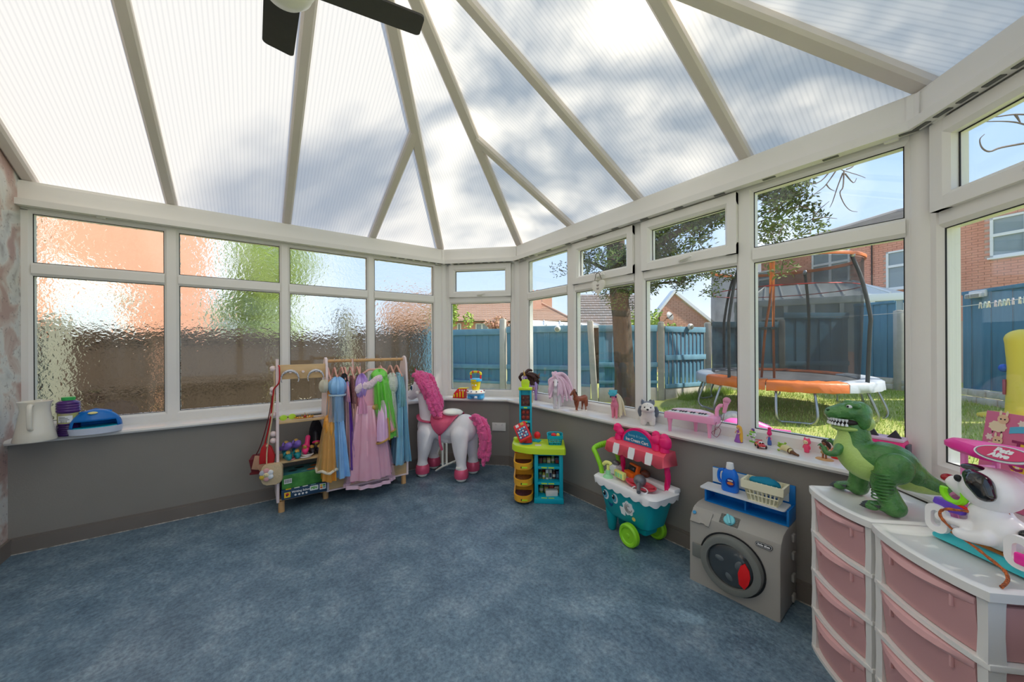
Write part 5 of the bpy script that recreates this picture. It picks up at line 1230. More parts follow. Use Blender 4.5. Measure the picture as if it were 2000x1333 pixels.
for k in range(4): obj('icon', prism(B(), circ(0.0078, 12, cx=-0.062 + k * 0.024, cy=0.022), 0.1155, 0.117, mx=UPY), CARDW, t)
obj('pen_patch', prism(B(), rrect(0.058, 0.036, 0.006, cx=0.062, cy=0.047), 0.1155, 0.117, mx=UPY), CARDW, t); txt('lettering', 'PEN', 0.024, PG, t, (0.062, -0.1175, 0.047), bold=0.0012)
obj('picture_patch', prism(B(), rrect(0.044, 0.044, 0.002, cx=0.122, cy=0.045), 0.1155, 0.117, mx=UPY), CARDW, t)
for k, m in enumerate((PO, PTE, PY, PG)): obj('picture_block', prism(B(), rrect(0.016, 0.014, 0.002, cx=0.112 + (k % 2) * 0.019, cy=0.038 + (k // 2) * 0.017), 0.1175, 0.1182, mx=UPY), m, t)
for k, m in enumerate((PY, CARDW, CARDW, PTE)): obj('lid_print', b3(-0.125 + k * 0.055, -0.09 + k * 0.055, -0.1165, -0.10, 0.0715, 0.0732), m, t)
t = thing('game_box', 'green jungle boxed game on top of the dark blue box', 'box', RW(-0.322, -0.045, 0.1735), pi / 2 + 0.02)
obj('carton', b3(-0.148, 0.148, -0.105, 0.115, 0, 0.105, bev=0.002), mat('box_green', (88, 164, 78), 0.35, var=0.9, vscale=14, col2=(40, 104, 40)), t)
obj('lid_print', b3(-0.146, 0.146, -0.103, 0.113, 0.1045, 0.106), mat('box_lid_teal', (60, 150, 160), 0.35, var=0.9, vscale=12, col2=(24, 66, 60)), t)
for k, (x, y, rr_, m) in enumerate(((0.05, -0.06, 0.03, PO), (0.09, 0.03, 0.035, PO), (-0.07, -0.02, 0.03, PBK), (-0.02, 0.04, 0.035, PBK), (0.0, -0.07, 0.02, PTE))): obj('animal_print', prism(B(), circ(rr_, 12, cx=x, cy=y, ry=rr_ * .6), 0.106, 0.1068), m, t)
obj('barcode_patch', b3(-0.135, -0.085, -0.1065, -0.104, 0.04, 0.075), CARDW, t)
for k in range(7): obj('barcode_bar', b3(-0.131 + k * 0.0065, -0.128 + k * 0.0065, -0.1072, -0.106, 0.046, 0.072), PBK, t)
# bags hanging from the knobs
REDL = mat('red_leather', (196, 30, 34), 0.4); DRED = mat('dark_red_leather', (112, 28, 34), 0.45); TAN = mat('tan_lining', (196, 150, 120), 0.7); BEIGE = mat('beige_felt', (214, 190, 152), 0.9, bump=0.4, bscale=120)
t = thing('handbag', 'dark red open handbag with tan lining behind the red pouch', 'bag', RW(-0.585, -0.06, 0.315), pi / 2 - 0.3)
b = B(); loft(b, [[(-0.06, -0.03, 0), (0.06, -0.03, 0), (0.06, 0.03, 0), (-0.06, 0.03, 0)], [(-0.075, -0.04, 0.10), (0.07, -0.035, 0.12), (0.07, 0.035, 0.13), (-0.075, 0.04, 0.12)]]); obj('shell', b, DRED, t)
obj('lining', box(B(), (-0.01, -0.043, 0.075), (0.075, 0.012, 0.10), rot=RY(12), bev=0.004), TAN, t); obj('lining', box(B(), (0.02, -0.05, 0.045), (0.07, 0.012, 0.06), rot=RY(-30), bev=0.004), TAN, t)
obj('base_trim', b3(-0.07, 0.065, -0.045, 0.035, -0.008, 0.006, bev=0.003), DRED, t)
obj('strap', tube(B(), smooth_pts([(-0.05, 0.0, 0.11), (-0.01, 0.0, 0.2), (0.04, 0.0, 0.4), (0.067, -0.0, 0.58), (0.08, 0.0, 0.60)], 5), 0.007, 7, flat=(1, .5)), DRED, t)
t = thing('handbag', 'bright red small pouch bag hanging on the mirror post', 'bag', RW(-0.560, -0.115, 0.385), pi / 2 - 0.2)
b = B(); prism(b, [(-0.045, 0.0), (0.045, 0.0), (0.052, 0.05), (0.028, 0.12), (-0.012, 0.15), (-0.032, 0.12), (-0.045, 0.05)], -0.018, 0.018, mx=UPY, bev=0.006); obj('pouch', b, REDL, t)
obj('strap', tube(B(), smooth_pts([(-0.012, 0.0, 0.14), (0.02, 0.0, 0.30), (0.045, -0.02, 0.50), (0.052, -0.025, 0.55), (0.085, -0.035, 0.60), (0.088, -0.036, 0.70), (0.082, -0.03, 0.725)], 5), 0.006, 7, flat=(1, .6)), REDL, t)
t = thing('handbag', 'beige felt shoulder bag with a smiling flower on the mirror post', 'bag', RW(-0.528, -0.155, 0.235), pi / 2 - 0.25)
b = B(); prism(b, rrect(0.13, 0.15, 0.035, cx=0, cy=0.075), -0.022, 0.022, mx=UPY, bev=0.008); obj('pouch', b, BEIGE, t)
for k, m in enumerate((CARDW, mat('felt_pink', (228, 170, 170), 0.9), mat('felt_grey', (190, 190, 196), 0.9), mat('felt_yellow', (226, 190, 70), 0.9), mat('felt_pink', (228, 170, 170), 0.9), CARDW)):
    a = R(60 * k + 30); obj('petal', ell(B(), (-0.03 + 0.028 * cos(a), -0.03, 0.08 + 0.028 * sin(a)), (0.02, 0.012, 0.02)), m, t)
fc = obj('flower_face', ell(B(), (-0.03, -0.036, 0.08), (0.018, 0.012, 0.018)), mat('felt_cream', (240, 226, 180), 0.9), t)
for s in (-1, 1): obj('eye', ell(B(), (-0.03 + s * 0.006, -0.048, 0.085), 0.0018), PBK, fc)
obj('smile', tube(B(), [(-0.03 + 0.008 * cos(R(a)), -0.0475, 0.079 + 0.007 * sin(R(a))) for a in range(200, 341, 20)], 0.001, 5), PBK, fc)
obj('strap', tube(B(), smooth_pts([(-0.035, 0.0, 0.15), (-0.03, 0, 0.27), (0.0, 0.01, 0.5), (0.012, 0.02, 0.68), (0.01, 0.03, 0.85), (0.03, 0.03, 0.855)], 5), 0.005, 7, flat=(1, .6)), BEIGE, t); obj('toggle', ell(B(), (-0.03, -0.005, 0.285), (0.008, 0.008, 0.012)), BEIGE, t)
# ================================================================ ride-on unicorn
PLUSH = mat('plush_white', (250, 245, 248), 0.9, sheen=0.4, bump=0.3, bscale=220); MANE = mat('mane_hot_pink', (253, 104, 168), 0.8, var=0.6, vscale=40, col2=(240, 70, 142), bump=0.9, bscale=120, sheen=0.4)
SHINYP = mat('saddle_shiny_pink', (236, 100, 134), 0.22, var=0.5, vscale=12, col2=(210, 66, 106), metal=0.15, bump=0.2, bscale=25); OFFW = plastic('off_white', (236, 230, 216))
uni = thing('ride_on_unicorn', 'large white plush ride-on unicorn with hot pink mane and tail', 'unicorn toy', (-3.186, 1.524, 0), R(214.8))
legs = [('t', [(x0, y, .42), (x0 + dx * .4, y * 1.05, .28), (x0 + dx, y * 1.08, .16), (x0 + dx, y * 1.08, .10)], [.085, .068, .046, .058]) for x0, dx, y in ((.17, .035, .105), (.17, .05, -.105), (-.19, -.02, .105), (-.19, -.03, -.105))]
body('plush_body', [('t', [(.19, 0, .465), (0, 0, .455), (-.19, 0, .47)], [.125, .112, .128]), ('e', (.20, 0, .44), (.10, .105, .12)), ('e', (-.20, 0, .45), (.10, .115, .12)),
     ('t', [(.19, 0, .50), (.225, 0, .62), (.25, 0, .74), (.28, 0, .83)], [.105, .078, .068, .07]), ('t', [(.28, 0, .85), (.34, 0, .80), (.405, 0, .755)], [.078, .066, .052]), ('e', (.29, 0, .85), (.085, .075, .085)), ('e', (0, 0, .345), (.10, .06, .045))] + legs, 0.012, PLUSH, uni, it=8)
for s in (-1, 1):
    ea = body('ear', [('t', [(.265, s * .045, .905), (.262, s * .055, .955), (.265, s * .058, .985)], [.026, .02, .006])], .005, PLUSH, uni)
    obj('inner_ear', ell(B(), (.28, s * .055, .945), (.007, .012, .022)), MANE, ea)
    ey = obj('eye', ell(B(), (.352, s * .064, .835), (.026, .010, .032), RZ(-s * 22)), mat('eye_white', (240, 240, 240), 0.1), uni)
    obj('iris', ell(B(), (.357, s * .071, .836), (.018, .007, .023), RZ(-s * 22)), mat('iris_teal', (52, 110, 140), 0.1), ey); obj('pupil', ell(B(), (.360, s * .0755, .838), (.011, .005, .015), RZ(-s * 22)), PBK, ey); obj('glint', ell(B(), (.364, s * .0775, .846), (.004, .003, .005)), CARDW, ey)
    obj('nostril', ell(B(), (.442, s * .022, .765), (.006, .005, .004)), mat('nostril_grey', (190, 176, 182), 0.8), uni)
    rod_ = obj('grip', rod(B(), (.245, s * .06, .80), (.25, s * .125, .80), .016), OFFW, uni); obj('grip_end', ell(B(), (.25, s * .125, .80), .019), OFFW, rod_)
obj('horn', lathe(B(), [(0, 0), (.018, 0), (.015, .03), (.012, .06), (.006, .10), (0, .118)], 14, mx=M.Translation((.325, 0, .915)) @ M.Rotation(R(18), 4, 'Y')), SHINYP, uni)
obj('mouth', tube(B(), [(.455, -.012, .738), (.45, .012, .735), (.43, .04, .735), (.40, .052, .742)], .003, 6), mat('mouth_grey', (150, 136, 140), 0.8), uni)
rnd = random.Random(5)
def locks(path, spread, n, r0, name, m, drop=None):
    b = B()
    for k in range(n):
        t0 = rnd.random(); P = smooth_pts(path, 8); i0 = int(t0 * (len(P) - 1) * .75); i1 = min(len(P) - 1, i0 + int(len(P) * .45) + 2)
        ox, oy, oz = (rnd.gauss(0, spread) for _ in range(3)); pts = []
        for j, p in enumerate(P[i0:i1 + 1]):
            pts.append(p + V((ox, oy, oz)) + V((rnd.gauss(0, .004), rnd.gauss(0, .004), rnd.gauss(0, .004))))
        if len(pts) < 3: continue
        m_ = len(pts); tube(b, pts, [r0 * (0.5 + 0.7 * sin(pi * (0.15 + 0.75 * j / (m_ - 1)))) for j in range(m_)], 7)
    return obj(name, b, m, uni)
locks([(.31, .03, .955), (.25, .05, .94), (.19, .075, .87), (.13, .085, .78), (.085, .085, .69), (.05, .08, .61)], .021, 80, .022, 'mane', MANE)
locks([(.31, -.01, .955), (.23, -.02, .93), (.17, -.02, .82), (.12, -.02, .70), (.09, -.01, .62)], .018, 34, .022, 'mane', MANE)
locks([(-.29, 0, .545), (-.355, .01, .54), (-.395, .015, .45), (-.405, .02, .32), (-.385, .025, .20)], .018, 70, .02, 'tail', MANE)
for x, y in ((.205, .113), (.22, -.113), (-.21, .113), (-.22, -.113)):
    hf = obj('hoof', lathe(B(), [(.045, .03), (.064, .034), (.068, .06), (.062, .105), (.05, .118), (.0, .118)], 22, mx=M.Translation((x, y, 0))), SHINYP, uni)
    obj('hoof_base', lathe(B(), [(0, .0), (.03, .0), (.046, .012), (.048, .034), (0, .034)], 20, mx=M.Translation((x, y, 0))), OFFW, hf)
# saddle: shell hugging the barrel, scalloped lower edge
b = B(); nu, nv = 16, 26; rows = []
for j in range(nv + 1):
    a = -1.95 + 3.9 * j / nv; fr_ = abs(a) / 1.95; row = []
    for i in range(nu + 1):
        u = -1 + 2 * i / nu; xx = u * (.145 - .118 * fr_ ** 2.2) + .03 * fr_ - .02; rr = .140 + .004 * cos(u * 3) + .012 * max(0, abs(u) - .7)
        row.append(b.verts.new((xx, rr * sin(a) * 1.02, .462 + rr * cos(a) + .012 * u * u)))
    rows.append(row)
for j in range(nv):
    for i in range(nu): b.faces.new((rows[j][i], rows[j][i + 1], rows[j + 1][i + 1], rows[j + 1][i]))
sd = obj('saddle', b, SHINYP, uni); so_ = sd.modifiers.new('thickness', 'SOLIDIFY'); so_.thickness = .008
obj('pommel_flap', ell(B(), (.04, .10, .565), (.055, .02, .03), RX(-50)), SHINYP, sd)
obj('seat_pad', ell(B(), (-.07, .02, .612), (.105, .085, .034)), OFFW, uni)
b = B(); tube(b, smooth_pts([(.115, .105, .52), (.22, .105, .53), (.28, .05, .555), (.29, 0, .56), (.28, -.05, .555), (.22, -.105, .53), (.115, -.105, .52)], 5), .03, 8, flat=(1, .3)); obj('breast_strap', b, SHINYP, uni)
obj('stirrup_strap', tube(B(), smooth_pts([(.01, .128, .41), (-.0, .135, .34), (-.012, .12, .27)], 5), .012, 7, flat=(1, .5)), SHINYP, uni)
for s in (-1, 1): obj('pedal_link', b3(.0 + s * .022 - .01, .0 + s * .022 + .008, .045, .058, .10, .32, bev=.003), OFFW, uni)
obj('pedal', tube(B(), smooth_pts([(.09, .05, .045), (.03, .05, .085), (-.05, .05, .125), (-.13, .05, .165)], 4), .02, 8, flat=(1.2, .5)), OFFW, uni)
ky = obj('winding_key', rod(B(), (-.21, .135, .135), (-.21, .17, .135), .006), OFFW, uni); obj('key_grip', b3(-.235, -.185, .168, .176, .125, .147, bev=.004), OFFW, ky)

# ---- plug socket low on the corner wall
t = thing('plug_socket', 'white double plug socket on the grey wall behind the unicorn tail', 'socket', (-3.115, 2.082, .40), R(-45) + pi / 2 * 0, rot=(0, 0, R(45)))
obj('face_plate', b3(-.073, .073, -.012, 0.0, -.043, .043, bev=.004), SILLM, t)
for s in (-1, 1): obj('rocker', b3(s * .03 - .008, s * .03 + .008, -.016, -.012, .018, .034, bev=.002), SILLM, t)

# ================================================================ play shop
TQ = plastic('turquoise', (0, 158, 178)); LIMEC = plastic('lime_counter', (188, 216, 38)); RED = plastic('red', (214, 30, 38)); ORB = plastic('basket_orange', (250, 164, 40)); INS = mat('shop_inside_green', (58, 92, 40), 0.6, var=0.8, vscale=20, col2=(26, 34, 26))
shop = thing('play_shop', 'turquoise and lime toy supermarket counter with orange baskets', 'toy shop', (-2.190, 1.797, 0), R(48.9))
obj('plinth', b3(-.004, .229, -.006, .245, 0, .045, bev=.006), TQ, shop)
for x0, x1, nm_ in ((.0, .03, 'side_wall'), (.195, .225, 'side_wall')): obj(nm_, b3(x0, x1, 0, .24, .04, .395, bev=.005), TQ, shop)
obj('back_wall', b3(.02, .205, .225, .24, .04, .395), INS, shop)
PG_ = mat('goods_cream', (226, 214, 190), 0.5); GC = [mat('goods_%d' % k, c, 0.45) for k, c in enumerate([(214, 204, 178), (60, 66, 96), (176, 60, 44), (206, 176, 74), (88, 140, 160), (120, 150, 70), (232, 230, 224), (110, 66, 50)])]
rnd = random.Random(12)
for r_, (z0, z1) in enumerate(((.05, .155), (.165, .275), (.29, .375))):
    sh = obj('shelf', b3(.026, .199, -.002, .225, z0 - .016, z0 + .004, bev=.002), TQ, shop)
    for k in range(2):
        lb = obj('shelf_label', b3(.055 + k * .055, .10 + k * .055, -.0035, -.001, z0 - .010, z0 - .001), LIMEC, sh)
    n_ = (4, 6, 5)[r_]
    for row in range(2 if r_ == 1 else 1):
        for k in range(n_):
            w_ = .165 / n_; x = .032 + k * w_; hh = rnd.uniform(.45, .72) * (z1 - z0); y = .06 + row * .06 + rnd.uniform(0, .02); zz = z0 + .004 + row * .018; m = GC[rnd.randrange(8)]
            if rnd.random() < .5: g_ = obj('shelf_goods', lathe(B(), [(0, 0), (w_ * .42, 0), (w_ * .44, hh * .75), (w_ * .3, hh * .85), (w_ * .3, hh), (0, hh)], 12, mx=M.Translation((x + w_ / 2, y + .02, zz))), m, shop); obj('goods_label', lathe(B(), [(w_ * .45, hh * .25), (w_ * .455, hh * .3), (w_ * .455, hh * .55), (w_ * .45, hh * .6)], 12, mx=M.Translation((x + w_ / 2, y + .02, zz))), GC[rnd.randrange(8)], g_)
            else: g_ = obj('shelf_goods', b3(x + .002, x + w_ - .002, y, y + .04, zz, zz + hh, bev=.003), m, shop); obj('goods_label', b3(x + .005, x + w_ - .005, y - .0015, y, zz + hh * .2, zz + hh * .65), GC[rnd.randrange(8)], g_)
obj('carton_goods', box(B(), (.135, .04, .075), (.095, .05, .045), rot=RZ(8), bev=.003), GC[6], shop)
obj('top_rim', b3(0, .225, 0, .24, .378, .40, bev=.004), TQ, shop)
ct = B(); prism(ct, [(-.185, .21), (-.185, .10), (-.155, .035), (-.05, -.02), (.05, -.03), (.235, -.03), (.245, -.02), (.245, .235), (.235, .25), (-.15, .25)], .395, .448, bev=.012); counter = obj('counter_top', ct, LIMEC, shop)
obj('scanner_disc', lathe(B(), [(0, .452), (.05, .452), (.055, .448), (0, .446)], 24, mx=M.Translation((-.07, .10, 0))), TQ, counter); obj('scanner_bed', box(B(), (-.0, .17, .452), (.10, .06, .012), rot=RZ(-20), bev=.004), TQ, counter)
obj('card_slot', box(B(), (.03, .035, .450), (.05, .03, .008), rot=RZ(4), bev=.002), GC[6], counter); obj('belt_bump', box(B(), (-.15, .17, .46), (.05, .06, .035), rot=RZ(25), bev=.012), LIMEC, counter)
tw_b = B(); b3(-.13, -.115, .17, .225, .0, .872, tw_b, bev=.004); b3(-.04, -.025, .17, .225, 0, .872, tw_b, bev=.004); tower = obj('tower_frame', tw_b, TQ, shop); tower['label'] = 'tall turquoise tower of shelves'
obj('tower_back', b3(-.117, -.038, .205, .215, 0, .87), TQ, shop)
for k, z0 in enumerate((.505, .615, .735)):
    obj('tower_shelf', b3(-.118, -.037, .168, .225, z0 - .018, z0, bev=.002), TQ, tower); obj('shelf_label', b3(-.092, -.062, .1665, .168, z0 - .014, z0 - .004), LIMEC, tower)
    obj('goods_card', b3(-.114, -.041, .196, .204, z0, z0 + .092), mat('card_dark', (62, 44, 42), 0.4, var=0.9, vscale=60, col2=(140, 60, 60)), tower)
    for q in range(2):
        for j in range(2): obj('printed_goods', ell(B(), (-.096 + q * .036, .192, z0 + .026 + j * .042), (.014, .006, .015)), (GC[6], GC[2], GC[7])[k], tower)
obj('tower_header', b3(-.135, -.02, .165, .23, .872, .895, bev=.005), LIMEC, shop)
b = B(); prism(b, [(-.105, .895), (-.05, .895), (-.045, .91), (-.042, .945), (-.058, .962), (-.10, .962), (-.113, .948), (-.112, .91)], -.205, -.19, mx=UPY, bev=.004); obj('tower_sign', b, LIMEC, shop)
obj('red_post', tube(B(), [(-.155, .16, 0), (-.155, .16, .40)], .014, 10), RED, shop); obj('lower_panel', b3(-.13, .0, .20, .21, .0, .40), TQ, shop)
for z in (.022, .148, .276):
    b = B(); prof = [(-.09 + .078 * cos(R(a)), .05 + .10 * -abs(sin(R(a))) ** .9) for a in range(180, 361, 12)]; out = prof + [(-.012, .145), (-.168, .145)]
    inn = [(-.09 + (x + .09) * .86, .05 + (y - .05) * .86) for x, y in out]
    loft(b, [[(x * .97 - .002, y * .95, z + .0) for x, y in out], [(x, y, z + .048 + (.030 if y > .1 else 0)) for x, y in out], [(x, y, z + .048 + (.030 if y > .1 else 0)) for x, y in inn], [(x, y, z + .012) for x, y in inn]])
    bk = obj('basket', b, ORB, shop, ang=50); obj('basket_print', prism(B(), inn, z + .014, z + .03), mat('print_fruit_%d' % int(z * 1000), [(120, 60, 90), (176, 110, 40), (110, 30, 36)][(z > .1) + (z > .2)], 0.5, var=0.9, vscale=70, col2=(60, 40, 30)), bk)
    obj('price_tag', box(B(), (-.075, -.0525, z + .022), (.045, .003, .012), rot=RZ(4)), LIMEC, bk); obj('price_icon', box(B(), (-.098, -.051, z + .022), (.012, .003, .014), rot=RZ(-8)), PBK, bk)
def local(t, p): return t.matrix_basis @ V(p)
bpy.context.view_layer.update()
p = local(shop, (-.075, .095, .456))
t = thing('toy_till', 'red toy till with angled keypad on the lime counter', 'toy till', p, R(48.9) - .35)
KM = M.Translation((-.02, -.01, .085)) @ M.Rotation(R(52), 4, 'X') @ M.Rotation(R(36), 4, 'Z')
obj('stand', tube(B(), [(.01, .02, 0), (.01, .02, .07)], [.04, .03], 12), RED, t); b = B(); box(b, (0, 0, 0), (.11, .165, .035), bev=.012); b.transform(KM); obj('till_body', b, RED, t)
b = B(); box(b, (.0, -.018, .019), (.082, .095, .005), bev=.002); b.transform(KM); kp = obj('keypad', b, mat('keypad_blue', (52, 92, 140), 0.4), t)
for i in range(4):
    for j in range(4):
        b = B(); box(b, (-.029 + i * .0193, -.053 + j * .0235, .0225), (.013, .015, .005), bev=.001); b.transform(KM); obj('key', b, [CARDW, mat('key_cyan', (120, 190, 220), 0.4), CARDW, mat('key_red', (200, 70, 80), 0.4)][(i * 3 + j) % 4], kp)
for i, m in ((-.022, CARDW), (.022, GC[3])):
    b = B(); box(b, (i, .058, .019), (.026, .026, .004), bev=.001); b.transform(KM); obj('screen', b, m, t)
obj('card_reader', ell(B(), (.085, .05, .055), (.028, .02, .03)), RED, t)
p = local(shop, (.165, .085, .449))
t = thing('toy_basket', 'small turquoise shopping basket of groceries on the lime counter', 'basket', p, R(48.9))
def open_basket(t, w_, d_, h_, m, taper=.82, nx_=7, nz_=3, rim=.016):
    f0 = [(-w_ / 2 * taper, -d_ / 2 * taper), (w_ / 2 * taper, -d_ / 2 * taper), (w_ / 2 * taper, d_ / 2 * taper), (-w_ / 2 * taper, d_ / 2 * taper)]; f1 = [(-w_ / 2, -d_ / 2), (w_ / 2, -d_ / 2), (w_ / 2, d_ / 2), (-w_ / 2, d_ / 2)]
    obj('basket_floor', prism(B(), f0, 0, .005), m, t)
    b = B()
    for i in range(4):
        a0, a1, c0, c1 = V((*f0[i], .003)), V((*f0[(i + 1) % 4], .003)), V((*f1[i], h_)), V((*f1[(i + 1) % 4], h_))
        for k in range(nx_ + 1): q = k / nx_; rod(b, a0.lerp(a1, q), c0.lerp(c1, q), .0032, seg=6)
        for k in range(1, nz_ + 1): q = k / (nz_ + 1); rod(b, a0.lerp(c0, q), a1.lerp(c1, q), .0032, seg=6)
    lt_ = obj('lattice', b, m, t); lt_['kind'] = 'stuff'
    b = B(); loft(b, [[(x * s, y * s, z) for x, y in f1] for s, z in ((1.0, h_ - rim * 1.6), (1.07, h_ - rim * 1.5), (1.09, h_), (1.0, h_), (.98, h_ - rim * 1.5))], closed=True); obj('rim', b, m, t)
open_basket(t, .115, .085, .075, TQ)
obj('handle', tube(B(), smooth_pts([(-.06, .02, .07), (-.055, .04, .082), (0, .045, .086), (.055, .04, .082), (.06, .02, .07)], 4), .005, 7), TQ, t)
tag(obj('toy_food', ell(B(), (0, 0, 0), (.026, .018, .018)), RED, None, local(shop, (.155, .085, .52))), 'red toy food piece heaped in the turquoise basket', 'toy food')
tag(obj('toy_food', ell(B(), (0, 0, 0), (.016, .014, .02)), plastic('yellow_food', (232, 200, 70)), None, local(shop, (.190, .085, .518))), 'yellow toy food piece in the turquoise basket', 'toy food')
tag(obj('toy_food', ell(B(), (0, 0, 0), (.035, .025, .025)), GC[0], None, local(shop, (.160, .08, .485))), 'cream toy food packet under the red piece in the basket', 'toy food')

# ================================================================ ice cream cart
TEALC = plastic('cart_teal', (0, 150, 158)); PINKC = plastic('cart_pink', (226, 24, 104)); CORAL = plastic('awning_coral', (226, 84, 100)); GRN = plastic('cart_green', (132, 200, 34)); CWH = plastic('cart_white', (238, 234, 232))
cart = thing('ice_cream_cart', 'toy ice cream cart with smiling teal body and pink striped awning', 'toy cart', (-1.415, 2.005, 0), R(-6))
def rr3(w_, d_, r, z, cx=0, cy=0, n=4): return [(x, y, z) for x, y in rrect(w_, d_, r, n, cx, cy)]
b = B(); loft(b, [rr3(.30, .15, .04, .115, -.01), rr3(.36, .18, .04, .135, -.01), rr3(.45, .225, .045, .31, -.01)]); obj('tub', b, TEALC, cart)
b = B(); n_ = 64
def scal(w_, d_, z, amp=0.0, k=11):
    Q = [V((x, y, 0)) for x, y in rrect(w_, d_, .05, 6, -.01, 0)]; Q.append(Q[0]); T_ = [0]
    for a_, c_ in zip(Q, Q[1:]): T_.append(T_[-1] + (c_ - a_).length)
    o_ = []; j = 0
    for i in range(132):
        s_ = T_[-1] * i / 132
        while T_[j + 1] < s_: j += 1
        p_ = Q[j].lerp(Q[j + 1], (s_ - T_[j]) / max(1e-9, T_[j + 1] - T_[j])); o_.append((p_.x, p_.y, z + amp * abs(sin(pi * k * i / 132))))
    return o_
loft(b, [scal(.462, .237, .316, -.012, 20), scal(.505, .262, .316, -.016, 20), scal(.518, .27, .345), scal(.49, .25, .358), scal(.40, .17, .357), scal(.39, .16, .338)]); obj('tray', b, CWH, cart, ang=50)
obj('back_ledge', b3(-.10, .24, .065, .125, .345, .375, bev=.008), CWH, cart); obj('side_block', b3(-.245, -.17, -.0, .09, .35, .40, bev=.006), CWH, cart)
def twist(b, x, y, z0, z1, r, turns):
    n = 40; rings = []
    for k in range(n + 1):
        q = k / n; rings.append([(x + (r + .003 * cos(3 * (2 * pi * j / 15) + q * turns * 2 * pi)) * cos(2 * pi * j / 15), y + (r + .003 * cos(3 * (2 * pi * j / 15) + q * turns * 2 * pi)) * sin(2 * pi * j / 15), z0 + (z1 - z0) * q) for j in range(15)])
    loft(b, rings); return b
for x in (-.175, .185): obj('twisted_post', twist(B(), x, .075, .35, .60, .016, 2.2), PINKC, cart)
b = B(); prof = []                       # scalloped awning
N = 48; top, bot = [], []
rings = [[], [], [], []]
for k in range(N + 1):
    x = -.225 + .45 * k / N; e = .014 * abs(sin(pi * k / 8)); xx = x
    rings[0].append((xx, .095, .600)); rings[1].append((xx, .012, .598)); rings[2].append((xx * 1.03, -.022, .580)); rings[3].append((xx * 1.05, -.034, .522 - e))
vv = [[b.verts.new(p) for p in r] for r in rings]
for i in range(3):
    for k in range(N): b.faces.new((vv[i][k], vv[i][k + 1], vv[i + 1][k + 1], vv[i + 1][k]))
for s, kk in ((0, 0), (1, N)):
    x = rings[3][kk][0]; q = [b.verts.new(p) for p in ((x, .10, .515), (x, -.034, .522))]; b.faces.new((vv[0][kk], vv[1][kk], vv[2][kk], vv[3][kk], q[1], q[0]))
aw = obj('awning', b, CORAL, cart); aw.modifiers.new('thickness', 'SOLIDIFY').thickness = .006
for x in (-.135, -.005, .13):
    b = B(); loft(b, [[(x - w_, y - .0035, z), (x + w_, y - .0035, z), (x + w_, y + .001, z), (x - w_, y + .001, z)] for y, z, w_ in ((-.0205, .582, .024), (-.0290, .552, .026), (-.0375, .514, .022))]); obj('awning_stripe', b, CWH, aw)
b = B(); arch = [(.132 * cos(R(a)), .595 + .108 * sin(R(a))) for a in range(0, 181, 10)]; prism(b, arch, -.045, -.02, mx=M.Translation((0, 0.0, 0)) @ UPY, bev=.003); sg_ = obj('sign_board', b, PINKC, cart)
b = B(); arch = [(.113 * cos(R(a)), .603 + .084 * sin(R(a))) for a in range(0, 181, 10)]; prism(b, arch, -.0195, -.016, mx=UPY); obj('sign_face', b, mat('sign_blue', (30, 132, 176), 0.4), sg_)
txt('lettering', 'Scoop & Learn', 0.0235, mat('sign_pale', (150, 210, 226), 0.5), sg_, (.0, .0155, .652)); txt('lettering', 'Ice Cream Cart', 0.0285, CARDW, sg_, (.0, .0152, .622), bold=.0007)
def scoopstack(x, hs, cone=True):
    q = B()
    for dx, z, r in hs: ell(q, (x + dx, .03, z), (r, r * .8, r))
    lathe(q, [(.012, .585), (.028, .60), (.024, .635), (0, .64)], 14, mx=M.Translation((x, .03, 0)))
    for v_ in q.verts: v_.co += (v_.co - V((x, .03, v_.co.z))) * .07 * sin(v_.co.z * 420)
    obj('ice_cream_ornament', q, PINKC, cart)
scoopstack(-.165, [(-.01, .672, .034), (.012, .650, .03)]); scoopstack(.148, [(-.004, .662, .038), (-.01, .69, .026)]); scoopstack(.20, [(.004, .655, .042), (-.002, .68, .03)])
# push handle
obj('push_handle', tube(B(), smooth_pts([(-.235, -.06, .33), (-.25, -.06, .40), (-.30, -.055, .47), (-.335, -.045, .50), (-.325, .0, .525), (-.30, .06, .535), (-.265, .085, .51), (-.225, .09, .43), (-.205, .09, .345)], 5), .0165, 12), GRN, cart)
for k in range(7): obj('grip_rib', tube(B(), [(-.333 + .0055 * k, -.03 + .014 * k, .512 + .0035 * k), (-.331 + .0055 * k, -.024 + .014 * k, .5135 + .0035 * k)], .019, 10), GRN, cart)
for x, y in ((.055, -.118), (.075, .105)):
    wh = obj('wheel', lathe(B(), [(0, .012), (.045, .012), (.05, .02), (.062, .022), (.071, .012), (.071, -.012), (.06, -.02), (0, -.02)], 32, mx=M.Translation((x, y, .071)) @ M.Rotation(pi / 2, 4, 'X')), GRN, cart); obj('hub', lathe(B(), [(0, .018), (.012, .016), (.015, .012), (0, .012)], 14, mx=M.Translation((x, y, .071)) @ M.Rotation(pi / 2, 4, 'X')), GRN, wh)
for x, y in ((-.155, -.05), (-.155, .05)): obj('leg', lathe(B(), [(0, 0), (.018, 0), (.026, .01), (.042, .14), (0, .14)], 16, mx=M.Translation((x, y, 0))), TEALC, cart)
obj('axle_block', b3(.01, .13, -.06, .06, .07, .14, bev=.02), TEALC, cart)
